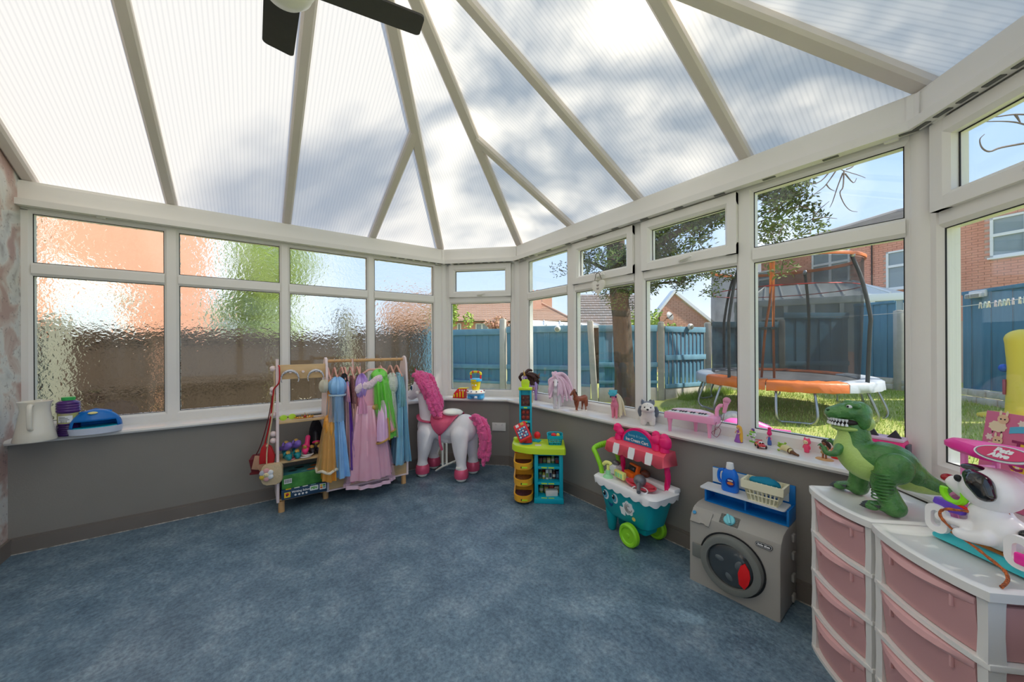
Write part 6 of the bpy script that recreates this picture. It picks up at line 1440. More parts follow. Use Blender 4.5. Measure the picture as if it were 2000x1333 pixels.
# face and speaker on the front: the front leans, so set pieces on its slope
def onf(x, z): return V((x, -.09 - (z - .135) / .175 * .0225, z))
FT = M.Rotation(R(97), 4, 'X')
def disc(nm_, x, z, rx, rz_, m, lift=.0, par=None, n=20): return obj(nm_, prism(B(), circ(rx, n, ry=rz_), 0, .0025, mx=M.Translation(onf(x, z) + V((0, -lift, 0))) @ FT), m, par or cart)
for x in (-.155, -.075):
    ey = disc('eye', x, .246, .024, .032, CWH); disc('iris', x - .004, .248, .019, .025, mat('eye_blue', (96, 176, 204), .3), .003, ey); disc('pupil', x - .008, .256, .012, .016, PBK, .005, ey); disc('glint', x - .012, .262, .004, .005, CWH, .0075, ey)
b = B(); prism(b, [(-.022, .012), (-.012, .004), (.0, .003), (.012, .004), (.024, .016), (.018, -.006), (.004, -.018), (-.010, -.010)], 0, .003, mx=M.Translation(onf(-.118, .196)) @ FT); obj('mouth', b, mat('mouth_blue', (16, 84, 132), .4), cart)
b = B(); prism(b, [(.042 * (1 + .10 * cos(7 * R(a))) * cos(R(a)), .042 * (1 + .10 * cos(7 * R(a))) * sin(R(a))) for a in range(0, 360, 8)], 0, .006, mx=M.Translation(onf(.035, .225)) @ FT); spk = obj('speaker_swirl', b, CWH, cart)
for rr_ in (.012, .020, .028): obj('speaker_slot', tube(B(), [onf(.04, .23) + V((rr_ * cos(R(a)), -.008, rr_ * sin(R(a)))) for a in range(int(rr_ * 4000), int(rr_ * 4000) + 250, 15)], .0016, 5), mat('slot_grey', (92, 92, 90), 0.5), spk)
b = B(); prism(b, [(-.03, .018), (.02, .02), (.01, -.03), (-.02, -.025)], 0, .005, mx=M.Translation(onf(-.005, .195)) @ FT); obj('cone_print', b, CWH, cart); disc('cone_tip', .072, .17, .013, .012, mat('cone_yellow', (240, 216, 120), .5), .001)
# things lying in the tray
cw = lambda x, y, z: cart.matrix_basis @ V((x, y, z))
bpy.context.view_layer.update()
t = thing('toy_till', 'small orange toy till in the ice cream cart tray', 'toy till', cw(-.07, .055, .358), R(-20)); OT = plastic('till_orange', (240, 104, 22))
obj('till_body', b3(-.05, .05, -.035, .035, 0, .04, bev=.008), OT, t); b = B(); box(b, (0, .015, .055), (.095, .03, .06), rot=RX(-18), bev=.008); obj('till_head', b, OT, t); b = B(); box(b, (0, -.003, .060), (.07, .004, .034), rot=RX(-18)); obj('display', b, PBK, t); txt('lettering', '1.00', .018, mat('display_grey', (140, 140, 150), .5), t, (.012, -.006, .061), (R(72), 0, 0))
t = thing('syrup_pump', 'yellow and mint toy syrup pump at the front of the cart tray', 'toy pump', cw(-.155, -.085, .357), R(10)); MINT = plastic('mint', (150, 214, 160)); YP = plastic('pump_yellow', (246, 232, 130))
obj('base', lathe(B(), [(0, 0), (.035, 0), (.03, .012), (.017, .02), (.015, .05), (0, .05)], 18), MINT, t); obj('pump_stem', rod(B(), (0, 0, .045), (0, 0, .085), .01), YP, t); obj('pump_head', tube(B(), smooth_pts([(-.035, 0, .08), (-.015, 0, .098), (.01, 0, .098), (.024, 0, .09)], 4), .012, 8), YP, t)
t = thing('ice_lolly_rack', 'pale yellow toy lolly rack in the cart tray', 'toy rack', cw(-.10, -.03, .357), R(-15)); obj('frame', b3(-.05, .05, -.012, .012, 0, .048, bev=.004), YP, t)
for k in range(3): obj('slot', b3(-.035 + k * .026, -.018 + k * .026, -.0135, -.011, .008, .036), MINT, t)
t = thing('menu_holder', 'white block with a grey scoop head at the back of the cart tray', 'toy', cw(-.205, .04, .40), 0); obj('scoop_head', ell(B(), (0, 0, .018), (.03, .022, .02)), mat('scoop_grey', (120, 120, 124), .35, metal=.4), t); obj('block', b3(-.03, .025, -.03, .03, 0, .008, bev=.002), CWH, t)
t = thing('toy_tray', 'coral red toy palette tray inside the ice cream cart', 'tray', cw(.06, -.02, .357), R(-8)); b = B(); loft(b, [[(.115 * cos(R(a)) * s, .058 * sin(R(a)) * s, z) for a in range(0, 360, 12)] for s, z in ((.9, 0), (1, .014), (.9, .014), (.82, .004))]); obj('dish', b, CORAL, t)
for k in range(2): obj('well', lathe(B(), [(.03, .010), (.034, .016), (.028, .012), (0, .008)], 16, mx=M.Translation((-.05 + k * .11, 0, 0))), CORAL, t)
t = thing('toy_scoop', 'grey toy ice cream scoop resting in the cart tray', 'scoop', cw(.085, -.055, .372), R(-30)); obj('scoop_bowl', ell(B(), (0, 0, .035), (.038, .038, .036)), mat('scoop_grey', (120, 120, 124), .35, metal=.4), t); obj('scoop_handle', tube(B(), [(.03, -.02, .02), (.075, -.045, .01), (.10, -.055, .004)], [.016, .012, .012], 9), mat('scoop_grey', (120, 120, 124), .35, metal=.4), t)
tag(obj('toy_food', ell(B(), (0, 0, .02), (.034, .03, .026)), plastic('choc', (96, 52, 34)), None, cw(.0, .095, .375)), 'brown toy ice cream scoop on the cart back ledge', 'toy food')
b = B(); tube(b, [(.05 * cos(R(a)), .03 * sin(R(a)), .0) for a in range(0, 360, 20)], .004, 6, closed=True); tag(obj('toy_ring', b, CWH, None, cw(.11, -.085, .362), (.3, 0, 0)), 'thin white hoop at the front corner of the cart tray', 'toy')

# ================================================================ toy washing machine with shelf unit
WGR = mat('washer_grey', (170, 166, 158), 0.45, var=0.15, vscale=20, col2=(160, 156, 148), bump=0.06, bscale=200); WDK = mat('washer_door_grey', (126, 128, 122), 0.3); WBL = plastic('washer_blue', (0, 112, 188), 0.4)
wsh = thing('toy_washer', 'grey toy washing machine with round door standing on the floor', 'toy washing machine', (-.800, 2.022, 0), R(3))
prof = [(-.13, 0), (.13, 0), (.13, .385), (-.03, .385), (-.075, .375), (-.11, .345), (-.125, .30)]
b = B(); prism(b, prof, -.2, .2, mx=M(((0, 0, 1, 0), (1, 0, 0, 0), (0, 1, 0, 0), (0, 0, 0, 1))), bev=.012)
es = [e for e in b.edges if abs(e.verts[0].co.x) > .19]; obj('casing', b, WGR, wsh, ang=28)
yF = -.13
def ring_(r0, r1, y0, y1, m, nm_, par, x=.0, z=.172, n=40):
    b = B(); loft(b, [[(x + r * cos(2 * pi * k / n), y, z + r * sin(2 * pi * k / n)) for k in range(n)] for r, y in ((r0, y0), (r1 * .98, y1), (r1 * .9, y1 - .004), (r1 * .76, y1 - .002), (r1 * .74, y1 + .012))]); return obj(nm_, b, m, par, ang=30)
obj('door_groove', lathe(B(), [(.146, -.0005), (.146, .0012), (.138, .0012), (.138, -.0005)], 48, mx=M.Translation((0, yF, .172)) @ UPY), GASKET, wsh)
ringd = ring_(.138, .136, yF + .002, yF - .028, WDK, 'door_ring', wsh)
obj('door_window', ell(B(), (0, yF - .012, .172), (.103, .022, .103), u=32, v=16), mat('door_smoke', (58, 64, 68), .08, spec=.7, coat=.6), wsh)
for k in range(3): obj('drum_paddle', ell(B(), (.045 * cos(2.1 * k + 2.6), yF - .027, .172 + .045 * sin(2.1 * k + 2.6)), (.026, .008, .016), RY(60 * k)), mat('drum_grey', (96, 104, 108), .3), ringd)
b = B(); prism(b, [(.045, -.06), (.068, -.075), (.085, -.045), (.092, -.01), (.088, .02), (.07, .048), (.052, .03), (.04, -.01)], 0, .005, mx=M.Translation((0, yF - .031, .172)) @ UPY, bev=.001); obj('door_grip', b, plastic('grip_red', (214, 18, 22)), ringd)
obj('hinge_plate', b3(-.185, -.12, yF - .008, yF + .002, .135, .205, bev=.004), WDK, wsh)
TOPX = M.Translation((0, -.105, .345)) @ M.Rotation(R(48), 4, 'X')      # tilted control strip
PX = M.Translation((0, -.0935, .3655)) @ M.Rotation(R(38), 4, 'X')
b = B(); prism(b, rrect(.086, .052, .004), -.001, .003, mx=M.Translation((-.022, -.0865, .3625)) @ M.Rotation(R(42), 4, 'X')); pn = obj('dial_panel', b, mat('panel_print', (120, 118, 110), .5, var=.9, vscale=160, col2=(60, 60, 58)), wsh)
KX = M.Translation((-.022, -.0875, .3640)) @ M.Rotation(R(42), 4, 'X'); obj('dial', lathe(B(), [(.026, 0), (.026, .008), (.022, .012), (0, .012)], 24, mx=KX), plastic('dial_cyan', (110, 190, 200)), pn); b = B(); box(b, (0, 0, .016), (.012, .05, .012), bev=.003); b.transform(KX @ M.Rotation(R(25), 4, 'Z')); obj('dial_grip', b, plastic('dial_cyan', (110, 190, 200)), pn)
b = B(); prism(b, [(-.05, -.036), (.0, -.036), (.006, -.028), (.02, -.028), (.026, -.036), (.044, -.036), (.05, .034), (-.05, .034)], -.002, .004, mx=M.Translation((-.147, -.1105, .3435)) @ M.Rotation(R(55), 4, 'X'), bev=.0015); dw = obj('soap_drawer', b, WGR, wsh); b = B(); prism(b, circ(.009, 16), .004, .006, mx=M.Translation((-.183, -.1080, .3535)) @ M.Rotation(R(50), 4, 'X')); obj('soap_badge', b, plastic('badge_blue', (30, 130, 180)), dw)
LX = M.Translation((.135, -.1235, .318)) @ M.Rotation(R(72), 4, 'X')
lg = obj('logo_badge', prism(B(), rrect(.068, .022, .0105), 0, .003, mx=LX), PBK, wsh); obj('logo_border', prism(B(), rrect(.063, .0175, .0085), .003, .0036, mx=LX), CARDW, lg); obj('logo_inset', prism(B(), rrect(.060, .0148, .007), .0036, .0042, mx=LX), PBK, lg)
tx = txt('lettering', 'little tikes', .0125, CARDW, lg, (.135, -.1282, .3195), (R(72), 0, 0), bold=.0004)
for z in (.33, .245, .14, .045): obj('side_lug', b3(.2, .212, .03, .065, z - .02, z + .015, bev=.004), WGR, wsh)
shf = thing('toy_shelf_unit', 'blue and white toy shelf unit standing on the washing machine', 'toy shelf', (-.795, 2.085, .386), R(3))
for x0, x1 in ((-.19, -.18), (.18, .19)): obj('side_wall', b3(x0, x1, -.055, .062, 0, .075, bev=.002), WBL, shf)
obj('floor_panel', b3(-.18, .18, -.055, .062, 0, .006), WBL, shf); obj('rear_panel', b3(-.18, .18, .052, .062, .006, .075), WBL, shf); obj('divider', b3(-.004, .004, -.03, .05, .006, .072), WBL, shf)
b = B(); prism(b, rrect(.385, .112, .012, cx=-.012, cy=-.028), .075, .081); obj('shelf_top', b, mat('shelf_white', (232, 236, 240), .35), shf)
obj('splash_back', b3(-.19, .19, .052, .064, .075, .165, bev=.002), WBL, shf); obj('splash_face', b3(-.188, .165, .048, .052, .083, .162), mat('shelf_pale', (226, 236, 238), .4), shf)
bot = thing('detergent_bottle', 'small blue toy detergent bottle with white cap on the shelf unit', 'bottle', (-.865, 2.055, .468), R(5)); BB = plastic('bottle_blue', (10, 104, 206), .25)
b = B(); loft(b, [[(x * s, y * s, z) for x, y in rrect(.082, .045, .02, 5)] for s, z in ((.88, 0), (1, .008), (1, .05), (.95, .085), (.7, .11), (.42, .122))]); body_ = obj('bottle_body', b, BB, bot)
obj('handle', tube(B(), smooth_pts([(-.028, 0, .108), (-.05, 0, .10), (-.056, 0, .07), (-.05, 0, .045), (-.036, 0, .04)], 4), .008, 8), BB, bot); obj('cap', lathe(B(), [(.018, .118), (.019, .124), (.016, .15), (0, .151)], 18), CWH, bot)
obj('label', prism(B(), circ(.022, 20, cx=.008, cy=.052, ry=.024), .0228, .0238, mx=UPY), mat('label_blue', (16, 50, 150), .4), bot); obj('label_print', prism(B(), circ(.015, 16, cx=.008, cy=.048, ry=.008), .0238, .0246, mx=UPY), PO, bot); obj('label_print', b3(-.004, .02, -.0247, -.0236, .06, .067), CARDW, bot)
bk = thing('laundry_basket', 'cream plastic toy laundry basket on the shelf unit', 'basket', (-.705, 2.052, .4675), R(3)); CRM = plastic('basket_cream', (236, 220, 190))
open_basket(bk, .165, .092, .10, CRM, taper=.72, nx_=8, nz_=2, rim=.026)
b = B(); ell(b, (0, 0, .085), (.068, .032, .022), u=20, v=10)
for v_ in b.verts: v_.co.z += .012 * NZ.noise(v_.co * 40)
tag(obj('cloth', b, mat('cloth_teal', (0, 128, 160), .8), None, bk.location + V((0.0, 0, .012))), 'teal cloth folded inside the cream laundry basket', 'cloth')
# ================================================================ things on the left sill
ZS = 0.6965
CER = mat('ceramic_cream', (238, 232, 216), 0.25, coat=.3)
t = thing('jug', 'cream enamel water jug at the papered end of the sill', 'jug', (-3.40, -1.055, ZS), R(5))
obj('jug_body', lathe(B(), [(0, 0), (.082, 0), (.085, .006), (.074, .06), (.064, .13), (.058, .18), (.060, .21), (.068, .235), (.064, .236), (.055, .205), (.054, .18), (.066, .08), (.07, .02), (0, .015)], 36), CER, t)
b = B(); loft(b, [[(-.052 - .040 * q * cos(R(a)), .038 * (1 - q * .75) * sin(R(a)), .19 + .048 * q) for a in range(-90, 91, 15)] for q in (0, .5, 1)], cap=False); sp_ = obj('spout', b, CER, t); sp_.modifiers.new('thickness', 'SOLIDIFY').thickness = .003
obj('handle', tube(B(), smooth_pts([(.058, 0, .215), (.085, 0, .218), (.098, 0, .19), (.098, 0, .12), (.092, 0, .085), (.071, 0, .075)], 5), .0105, 10, flat=(1, .7)), CER, t)
t = thing('bubble_bottle', 'purple bottle of bubble liquid with green cap on the sill', 'bottle', (-3.485, -.948, ZS), R(75)); PUR = mat('bubble_purple', (96, 52, 140), .15, trans=.35); PURD = mat('bubble_dark', (62, 30, 96), .15, trans=.2)
bp = [(0, 0), (.048, 0), (.052, .006)]
for k in range(5): bp += [(.052, .012 + k * .012), (.0495, .018 + k * .012)]
obj('lower_body', lathe(B(), bp + [(.052, .072), (0, .074)], 30), PURD, t); obj('waist', lathe(B(), [(.046, .072), (.046, .145), (0, .145)], 30), PUR, t)
bp = []
for k in range(4): bp += [(.050, .148 + k * .016), (.0535, .156 + k * .016)]
obj('upper_body', lathe(B(), [(0, .144)] + bp + [(.044, .214), (.03, .222), (0, .222)], 30), PUR, t)
lb = obj('label', lathe(B(), [(.0468, .078), (.0468, .142)], 30), mat('label_lime', (196, 208, 60), .5, var=.9, vscale=30, col2=(150, 110, 170)), t)
for a0, a1, m in ((-120, -40, CARDW),):
    b = B(); loft(b, [[(.0472 * cos(R(a)), .0472 * sin(R(a)), z) for a in range(a0, a1 + 1, 8)] for z in (.086, .128)], cap=False); obj('label_panel', b, m, lb)
for k, z in enumerate((.118, .110, .102)): 
    b = B(); loft(b, [[(.0477 * cos(R(a)), .0477 * sin(R(a)), zz) for a in range(-112, -70 + 8 * k, 7)] for zz in (z, z + .003)], cap=False); obj('label_text', b, PBK, lb)
for k in range(6):
    a = R(-100 + k * 6); obj('barcode_bar', tube(B(), [(.0478 * cos(a), .0478 * sin(a), .084), (.0478 * cos(a), .0478 * sin(a), .098)], .0009, 4), PBK, lb)
obj('cap', lathe(B(), [(.030, .220), (.030, .240), (.026, .242), (0, .242)], 26), plastic('cap_green', (40, 160, 74)), t)
t = thing('toy_pod', 'blue and white plastic toy pod with open front on the sill', 'toy', (-3.475, -.83, ZS), R(100))
b = B(); n_ = 20
rings = [[((.115 + .012 * k / 5) * cos(R(a)) , .068 * sin(R(a)), z) for a in range(0, 360, 15)] for k, z in enumerate((0.0, .012, .03, .04))]; loft(b, rings); obj('base', b, mat('pod_white', (206, 214, 232), .35), t)
b = B(); ell(b, (0, .004, .04), (.118, .070, .112), u=32, v=24)
kill = [f for f in b.faces if f.calc_center_median().z < .041 or (f.calc_center_median().y < -.030 and f.calc_center_median().z < .088)]
bmesh.ops.delete(b, geom=kill, context='FACES')
hd = obj('hood', b, mat('pod_blue', (0, 112, 196), .3), t); hd.modifiers.new('thickness', 'SOLIDIFY').thickness = .005
obj('floor_panel', prism(B(), circ(.108, 24, ry=.06), .038, .045), plastic('pod_teal', (0, 150, 170)), t)
obj('badge', ell(B(), (-.01, -.040, .134), (.022, .006, .010), RX(-52)), mat('badge_cream', (240, 226, 150), .4), t); obj('top_rib', tube(B(), [(-.07, .01, .133), (0, .012, .152), (.07, .01, .133)], .006, 7), mat('pod_blue', (0, 112, 196), .3), t)

# ================================================================ activity toy on the far corner sill
t = thing('activity_toy', 'yellow and red baby activity toy on the corner sill', 'toy', (-3.235, 1.875, ZS), R(38)); TY = plastic('toy_yellow', (250, 206, 30)); TBL = plastic('toy_sky', (70, 170, 226)); TRD = plastic('toy_red', (220, 40, 40))
for s in (-1, 1): obj('foot', box(B(), (s * .055, 0, .022), (.05, .10, .044), bev=.012), TBL, t)
obj('base', lathe(B(), [(0, .04), (.085, .04), (.09, .05), (.085, .06), (0, .06)], 26), TBL, t); obj('dial_top', lathe(B(), [(.095, .06), (.098, .07), (.08, .088), (.05, .094), (0, .094)], 26), mat('toy_white', (240, 240, 236), .35), t)
for k in range(10): a = R(36 * k + 8); obj('print_mark', ell(B(), (.085 * cos(a), .085 * sin(a), .083), (.011, .008, .005), RZ(36 * k)), [PBK, TRD, PBK, mat('mark_blue', (60, 90, 170), .4)][k % 4], t)
obj('cup', lathe(B(), [(0, .09), (.036, .092), (.042, .12), (.05, .17), (.058, .185), (.05, .188), (0, .18)], 24), TY, t)
obj('cup_eye', ell(B(), (-.015, -.044, .145), .009), CARDW, t); obj('cup_eye', ell(B(), (.015, -.044, .145), .009), CARDW, t); obj('cup_nose', ell(B(), (0, -.047, .128), (.014, .008, .010)), ORB, t)
obj('rim', lathe(B(), [(.058, .182), (.064, .186), (.064, .205), (.056, .21), (0, .206)], 24), TBL, t); obj('plate', b3(-.03, .03, -.066, -.06, .185, .204, bev=.003), TY, t)
for s in (-1, 1): obj('arch_side', tube(B(), [(s * .052, 0, .205), (s * .055, 0, .25)], .009, 8), TRD, t)
obj('arch_top', tube(B(), smooth_pts([(-.055, 0, .25), (-.05, 0, .272), (0, 0, .280), (.05, 0, .272), (.055, 0, .25)], 4), .012, 8), TY, t)
for x in (-.03, .03): obj('arch_band', tube(B(), [(x - .008, 0, .2775), (x + .008, 0, .2775)], .0135, 8), TRD, t)
t = thing('toy_ramp', 'red and yellow toy ramp leaning beside the activity toy', 'toy', (-3.405, 1.775, ZS), R(38))
b = B(); prism(b, [(-.07, 0), (.07, 0), (.07, .10), (-.01, .10), (-.055, .05)], -.03, .03, mx=UPY, bev=.006); obj('ramp_body', b, TRD, t)
for k in range(4): obj('stripe', b3(-.055 + k * .033, -.040 + k * .033, -.033, -.029, .01, .04 + k * .014, bev=.002), TY, t)
obj('top_panel', box(B(), (.045, 0, .104), (.10, .06, .01), rot=RY(-3), bev=.003), TY, t)
for k in range(3): obj('check', b3(.01 + k * .026, .022 + k * .026, -.031, -.029, .075, .092), CARDW, t)

# ================================================================ toy animals and figures on the garden sill
def horse(label, loc, rz, s, coat, parts, headturn=0.0, mane=None, tail=None, thin=1.0, nm='toy_horse'):
    t = thing(nm, label, 'toy horse', loc, rz)
    P = lambda *p: tuple(q * s for q in p)
    pr = [('t', [P(.24, 0, .57), P(0, 0, .55), P(-.24, 0, .58)], [.135 * s, .125 * s, .14 * s]), ('t', [P(.22, 0, .60), P(.31, 0, .76), P(.36, 0, .88)], [.12 * s, .085 * s, .07 * s]),
          ('t', [P(.35, 0, .90), P(.44, 0, .83), P(.53, 0, .755)], [.085 * s, .062 * s, .045 * s])]
    for x, y, f in ((.20, .075, .03), (.22, -.075, -.04), (-.22, .075, -.03), (-.20, -.075, .05)): pr.append(('t', [P(x, y, .50), P(x + f * .4, y, .30), P(x + f, y, .12), P(x + f * 1.1, y, .03)], [.085 * s, .055 * s, .036 * s * thin, .048 * s]))
    body('body', pr, .022 * s, coat, t, it=4)
    for sd in (-1, 1):
        obj('ear', lathe(B(), [(.0, .0), (.03 * s, 0.0), (.022 * s, .05 * s), (0, .10 * s)], 8, mx=M.Translation(P(.32, sd * .045, .94))), coat, t); obj('eye', ell(B(), P(.43, sd * .062, .86), (.022 * s, .012 * s, .026 * s)), PBK, t)
    if parts:
        for x, y, f in ((.20, .075, .03), (.22, -.075, -.04), (-.22, .075, -.03), (-.20, -.075, .05)): obj('hoof', lathe(B(), [(.05 * s, 0), (.044 * s, .05 * s), (0, .05 * s)], 12, mx=M.Translation(P(x + f * 1.1, y, 0))), parts, t)
    def hair(nm_, m, path, n, r, sp):
        b = B()
        for k in range(n):
            o = V((rnd.gauss(0, sp), rnd.gauss(0, sp), rnd.gauss(0, sp))) * s; pts = smooth_pts([V(P(*p)) + o * (0.5 + .5 * j) for j, p in enumerate(path)], 4); m_ = len(pts)
            tube(b, pts, [r * s * (.5 + .6 * sin(pi * (.15 + .8 * j / (m_ - 1)))) for j in range(m_)], 6)
        obj(nm_, b, m, t)
    if mane: hair('mane', *mane)
    if tail: hair('tail', *tail)
    return t
rnd = random.Random(8)
PW = mat('toy_pearl_white', (244, 236, 240), .4); HP = mat('hair_pale_pink', (248, 214, 230), .7, var=.5, vscale=60, col2=(236, 184, 212)); BRH = mat('coat_bay', (150, 78, 46), .45, var=.7, vscale=14, col2=(110, 50, 30)); WHF = mat('hoof_white', (232, 226, 220), .5)
PNK = mat('pony_pink', (244, 138, 164), .4); HBR = mat('hair_dark_brown', (74, 42, 34), .6, var=.5, vscale=60, col2=(50, 28, 24)); LIL = mat('coat_lilac', (176, 146, 204), .4); CRH = mat('hair_cream', (246, 232, 196), .7); TEH = mat('hair_turquoise', (70, 176, 196), .6)
t = horse('lilac unicorn doll with bushy brown hair behind the shop tower', (-2.775, 2.235, ZS), R(-70), .27, LIL, None, mane=(HBR, [(.33, .0, .97), (.22, .06, .96), (.12, .13, .86), (.12, .16, .74)], 22, .05, .06), tail=(HBR, [(-.28, 0, .62), (-.36, 0, .5), (-.36, 0, .3)], 6, .04, .03), nm='unicorn_doll')
obj('horn', lathe(B(), [(0, 0), (.012, 0), (0, .065)], 10, mx=M.Translation((.40 * .27, 0, .96 * .27)) @ M.Rotation(R(25), 4, 'Y')), GOLDT, t)
for sd in (-1, 1):
    b = B()
    for k in range(7): tube(b, smooth_pts([(.09 + rnd.gauss(0, .012), sd * .02, .275), (.07 + rnd.gauss(0, .012), sd * .06, .27 + rnd.gauss(0, .01)), (.06 + rnd.gauss(0, .01), sd * .085, .235), (.05, sd * .075, .20)], 4), .011, 6)
    obj('hair', b, HBR, t)
obj('dress_trim', lathe(B(), [(.05, .115), (.046, .14), (.042, .14), (.045, .115)], 18, mx=M.Translation((.02, 0, .0))), mat('trim_multi', (120, 50, 90), .5, var=.9, vscale=80, col2=(230, 180, 70)), t); obj('gold_leg', tube(B(), [(.07, .045, .13), (.085, .06, .06), (.085, .06, .0)], .011, 8), GOLDT, t)
b = B(); loft(b, [[(-.03 + .03 * q, sd_ * (.045 + .06 * q), .17 + .10 * q + dz) for sd_ in (1,) for dz in (0, .05 * (1 - q) + .012)] + [(-.035 + .03 * q, (.045 + .06 * q), .20 + .08 * q)] for q in (0, .5, 1)]); obj('wing', b, mat('trim_multi', (120, 50, 90)), t)
t = horse('white toy horse with very long pale pink mane by the window', (-2.335, 2.185, ZS), R(-50), .275, PW, None, mane=(HP, [(.33, .0, 1.0), (.28, .05, 1.06), (.18, .14, .92), (.12, .2, .66), (.08, .22, .42)], 30, .045, .05), tail=(HP, [(-.28, .02, .66), (-.38, .02, .55), (-.42, .03, .2)], 10, .04, .04))
b = B()
for k in range(14): tube(b, smooth_pts([(.09 + rnd.gauss(0, .01), -.0, .285), (.10, -.035 + rnd.gauss(0, .01), .25), (.09 + rnd.gauss(0, .02), -.05 + rnd.gauss(0, .012), .16), (.08 + rnd.gauss(0, .02), -.05, .10)], 4), .009, 6)
obj('forelock', b, HP, t)
horse('realistic bay brown toy horse with white socks on the sill', (-2.10, 2.225, ZS), R(-100), .185, BRH, WHF, mane=(mat('mane_black', (60, 30, 24), .7), [(.36, 0, .97), (.29, .02, .88), (.2, .03, .72)], 7, .03, .015), tail=(BRH, [(-.3, 0, .62), (-.37, 0, .45), (-.36, 0, .2)], 5, .035, .012), thin=.8)
t = horse('pink toy pony with turquoise fringe and cream tail on the sill', (-1.755, 2.245, ZS), R(-62), .19, PNK, None, mane=(CRH, [(.3, .05, .98), (.18, .12, .85), (.08, .17, .6), (.02, .18, .28), (.0, .18, .1)], 14, .045, .03), tail=(CRH, [(-.3, 0, .62), (-.4, .05, .45), (-.4, .08, .15)], 8, .045, .03), thin=1.4)
obj('head_swell', ell(B(), (.38 * .19, 0, .90 * .19), (.13 * .19, .12 * .19, .13 * .19)), PNK, t)
b = B()
for k in range(9): tube(b, smooth_pts([(.045, rnd.gauss(0, .006), .195), (.075, rnd.gauss(0, .014), .21), (.10, rnd.gauss(0, .014), .195), (.105, rnd.gauss(0, .012), .178)], 4), .008, 6)
obj('fringe', b, TEH, t); obj('wing', ell(B(), (-.0, .032, .115), (.035, .006, .022), RY(20)), mat('wing_pearl', (200, 190, 220), .4), t)
for sd in (-1, 1): obj('eye', ell(B(), (.092, sd * .02, .168), (.006, .005, .009)), mat('eye_violet', (70, 40, 110), .15), t)
# husky plush
t = thing('plush_husky', 'grey and white plush husky puppy between pony and piano', 'plush dog', (-1.47, 2.235, ZS), R(-58)); GF = mat('plush_grey', (118, 126, 138), .95, sheen=.4, bump=.5, bscale=200, var=.4, vscale=30, col2=(90, 98, 112)); WF = mat('plush_cream', (238, 234, 226), .95, sheen=.4, bump=.4, bscale=200)
body('body', [('t', [(.045, 0, .065), (-.02, 0, .07), (-.06, 0, .068)], [.042, .045, .042]), ('e', (.055, 0, .085), (.035, .04, .04))] + [('t', [(x, y, .05), (x + .004, y, .015)], [.022, .02]) for x, y in ((.05, .028), (.05, -.028), (-.055, .028), (-.055, -.028))], .005, WF, t)
body('saddle_coat', [('t', [(.03, 0, .085), (-.03, 0, .088), (-.07, 0, .082)], [.038, .042, .036]), ('e', (-.04, .02, .075), (.04, .032, .03)), ('e', (-.04, -.02, .075), (.04, .032, .03))], .005, GF, t)
body('head', [('e', (.075, 0, .128), (.038, .042, .036)), ('e', (.105, 0, .116), (.022, .022, .018)), ('e', (.085, .025, .115), (.022, .02, .02)), ('e', (.085, -.025, .115), (.022, .02, .02))], .004, WF, t)
body('cap_fur', [('e', (.065, 0, .140), (.036, .041, .028)), ('e', (.095, 0, .142), (.014, .008, .014))], .004, GF, t)
for sd in (-1, 1): obj('ear', lathe(B(), [(0, 0), (.016, 0), (.010, .02), (0, .034)], 10, mx=M.Translation((.065, sd * .03, .150)) @ M.Rotation(-sd * .25, 4, 'X')), GF, t); obj('eye', ell(B(), (.106, sd * .018, .131), .0055), PBK, t)
obj('nose', ell(B(), (.126, 0, .120), (.006, .008, .006)), PBK, t); body('tail', [('t', [(-.08, 0, .09), (-.105, .01, .12), (-.09, .015, .15)], [.016, .02, .01])], .004, GF, t)
for s in (-1, 1): body('ear_flap', [('t', [(-.02, s * .05, .11), (-.035, s * .056, .08), (-.03, s * .054, .05)], [.012, .016, .01])], .004, GF, t)

# pink toy piano with microphone
t = thing('toy_piano', 'pink toy grand piano with keys and microphone arm on the sill', 'toy piano', (-1.155, 2.225, ZS), R(6)); PP = plastic('piano_pink', (240, 150, 182), .3); PPL = plastic('piano_light', (246, 190, 208), .3)
b = B(); prism(b, [(-.14, -.075), (.15, -.075), (.16, -.06), (.16, .01), (.09, .06), (.03, .09), (-.06, .085), (-.12, .05), (-.15, .0), (-.15, -.06)], .085, .125, bev=.01); obj('case', b, PP, t)
b = B(); prism(b, [(-.12, -.01), (.13, -.01), (.08, .045), (.03, .075), (-.05, .072), (-.105, .04)], .125, .140, bev=.005); obj('lid', b, PPL, t); obj('key_bed', b3(-.125, .115, -.07, -.012, .122, .129, bev=.002), PPL, t)
for k in range(14): obj('white_key', b3(-.118 + k * .0162, -.1035 + k * .0162, -.068, -.028, .128, .1325, bev=.0008), CARDW, t)
for k in range(13):
    if k % 7 not in (2, 6): obj('black_key', b3(-.107 + k * .0162, -.0985 + k * .0162, -.050, -.026, .132, .1375, bev=.0008), PBK, t)
for k in range(9): obj('button', b3(-.11 + k * .024, -.095 + k * .024, -.022, -.012, .128, .1315, bev=.0008), [mat('btn_gold', (206, 164, 90), .4), GC[4]][k % 2], t)
for x, y in ((-.115, -.055), (.12, -.055), (.0, .055)): obj('leg', lathe(B(), [(0, 0), (.009, 0), (.011, .05), (.018, .088), (0, .088)], 12, mx=M.Translation((x, y, 0))), PP, t)
obj('mic_arm', tube(B(), smooth_pts([(.135, .02, .12), (.135, .025, .16), (.15, .03, .185), (.165, .03, .185)], 5), .011, 9), PP, t)
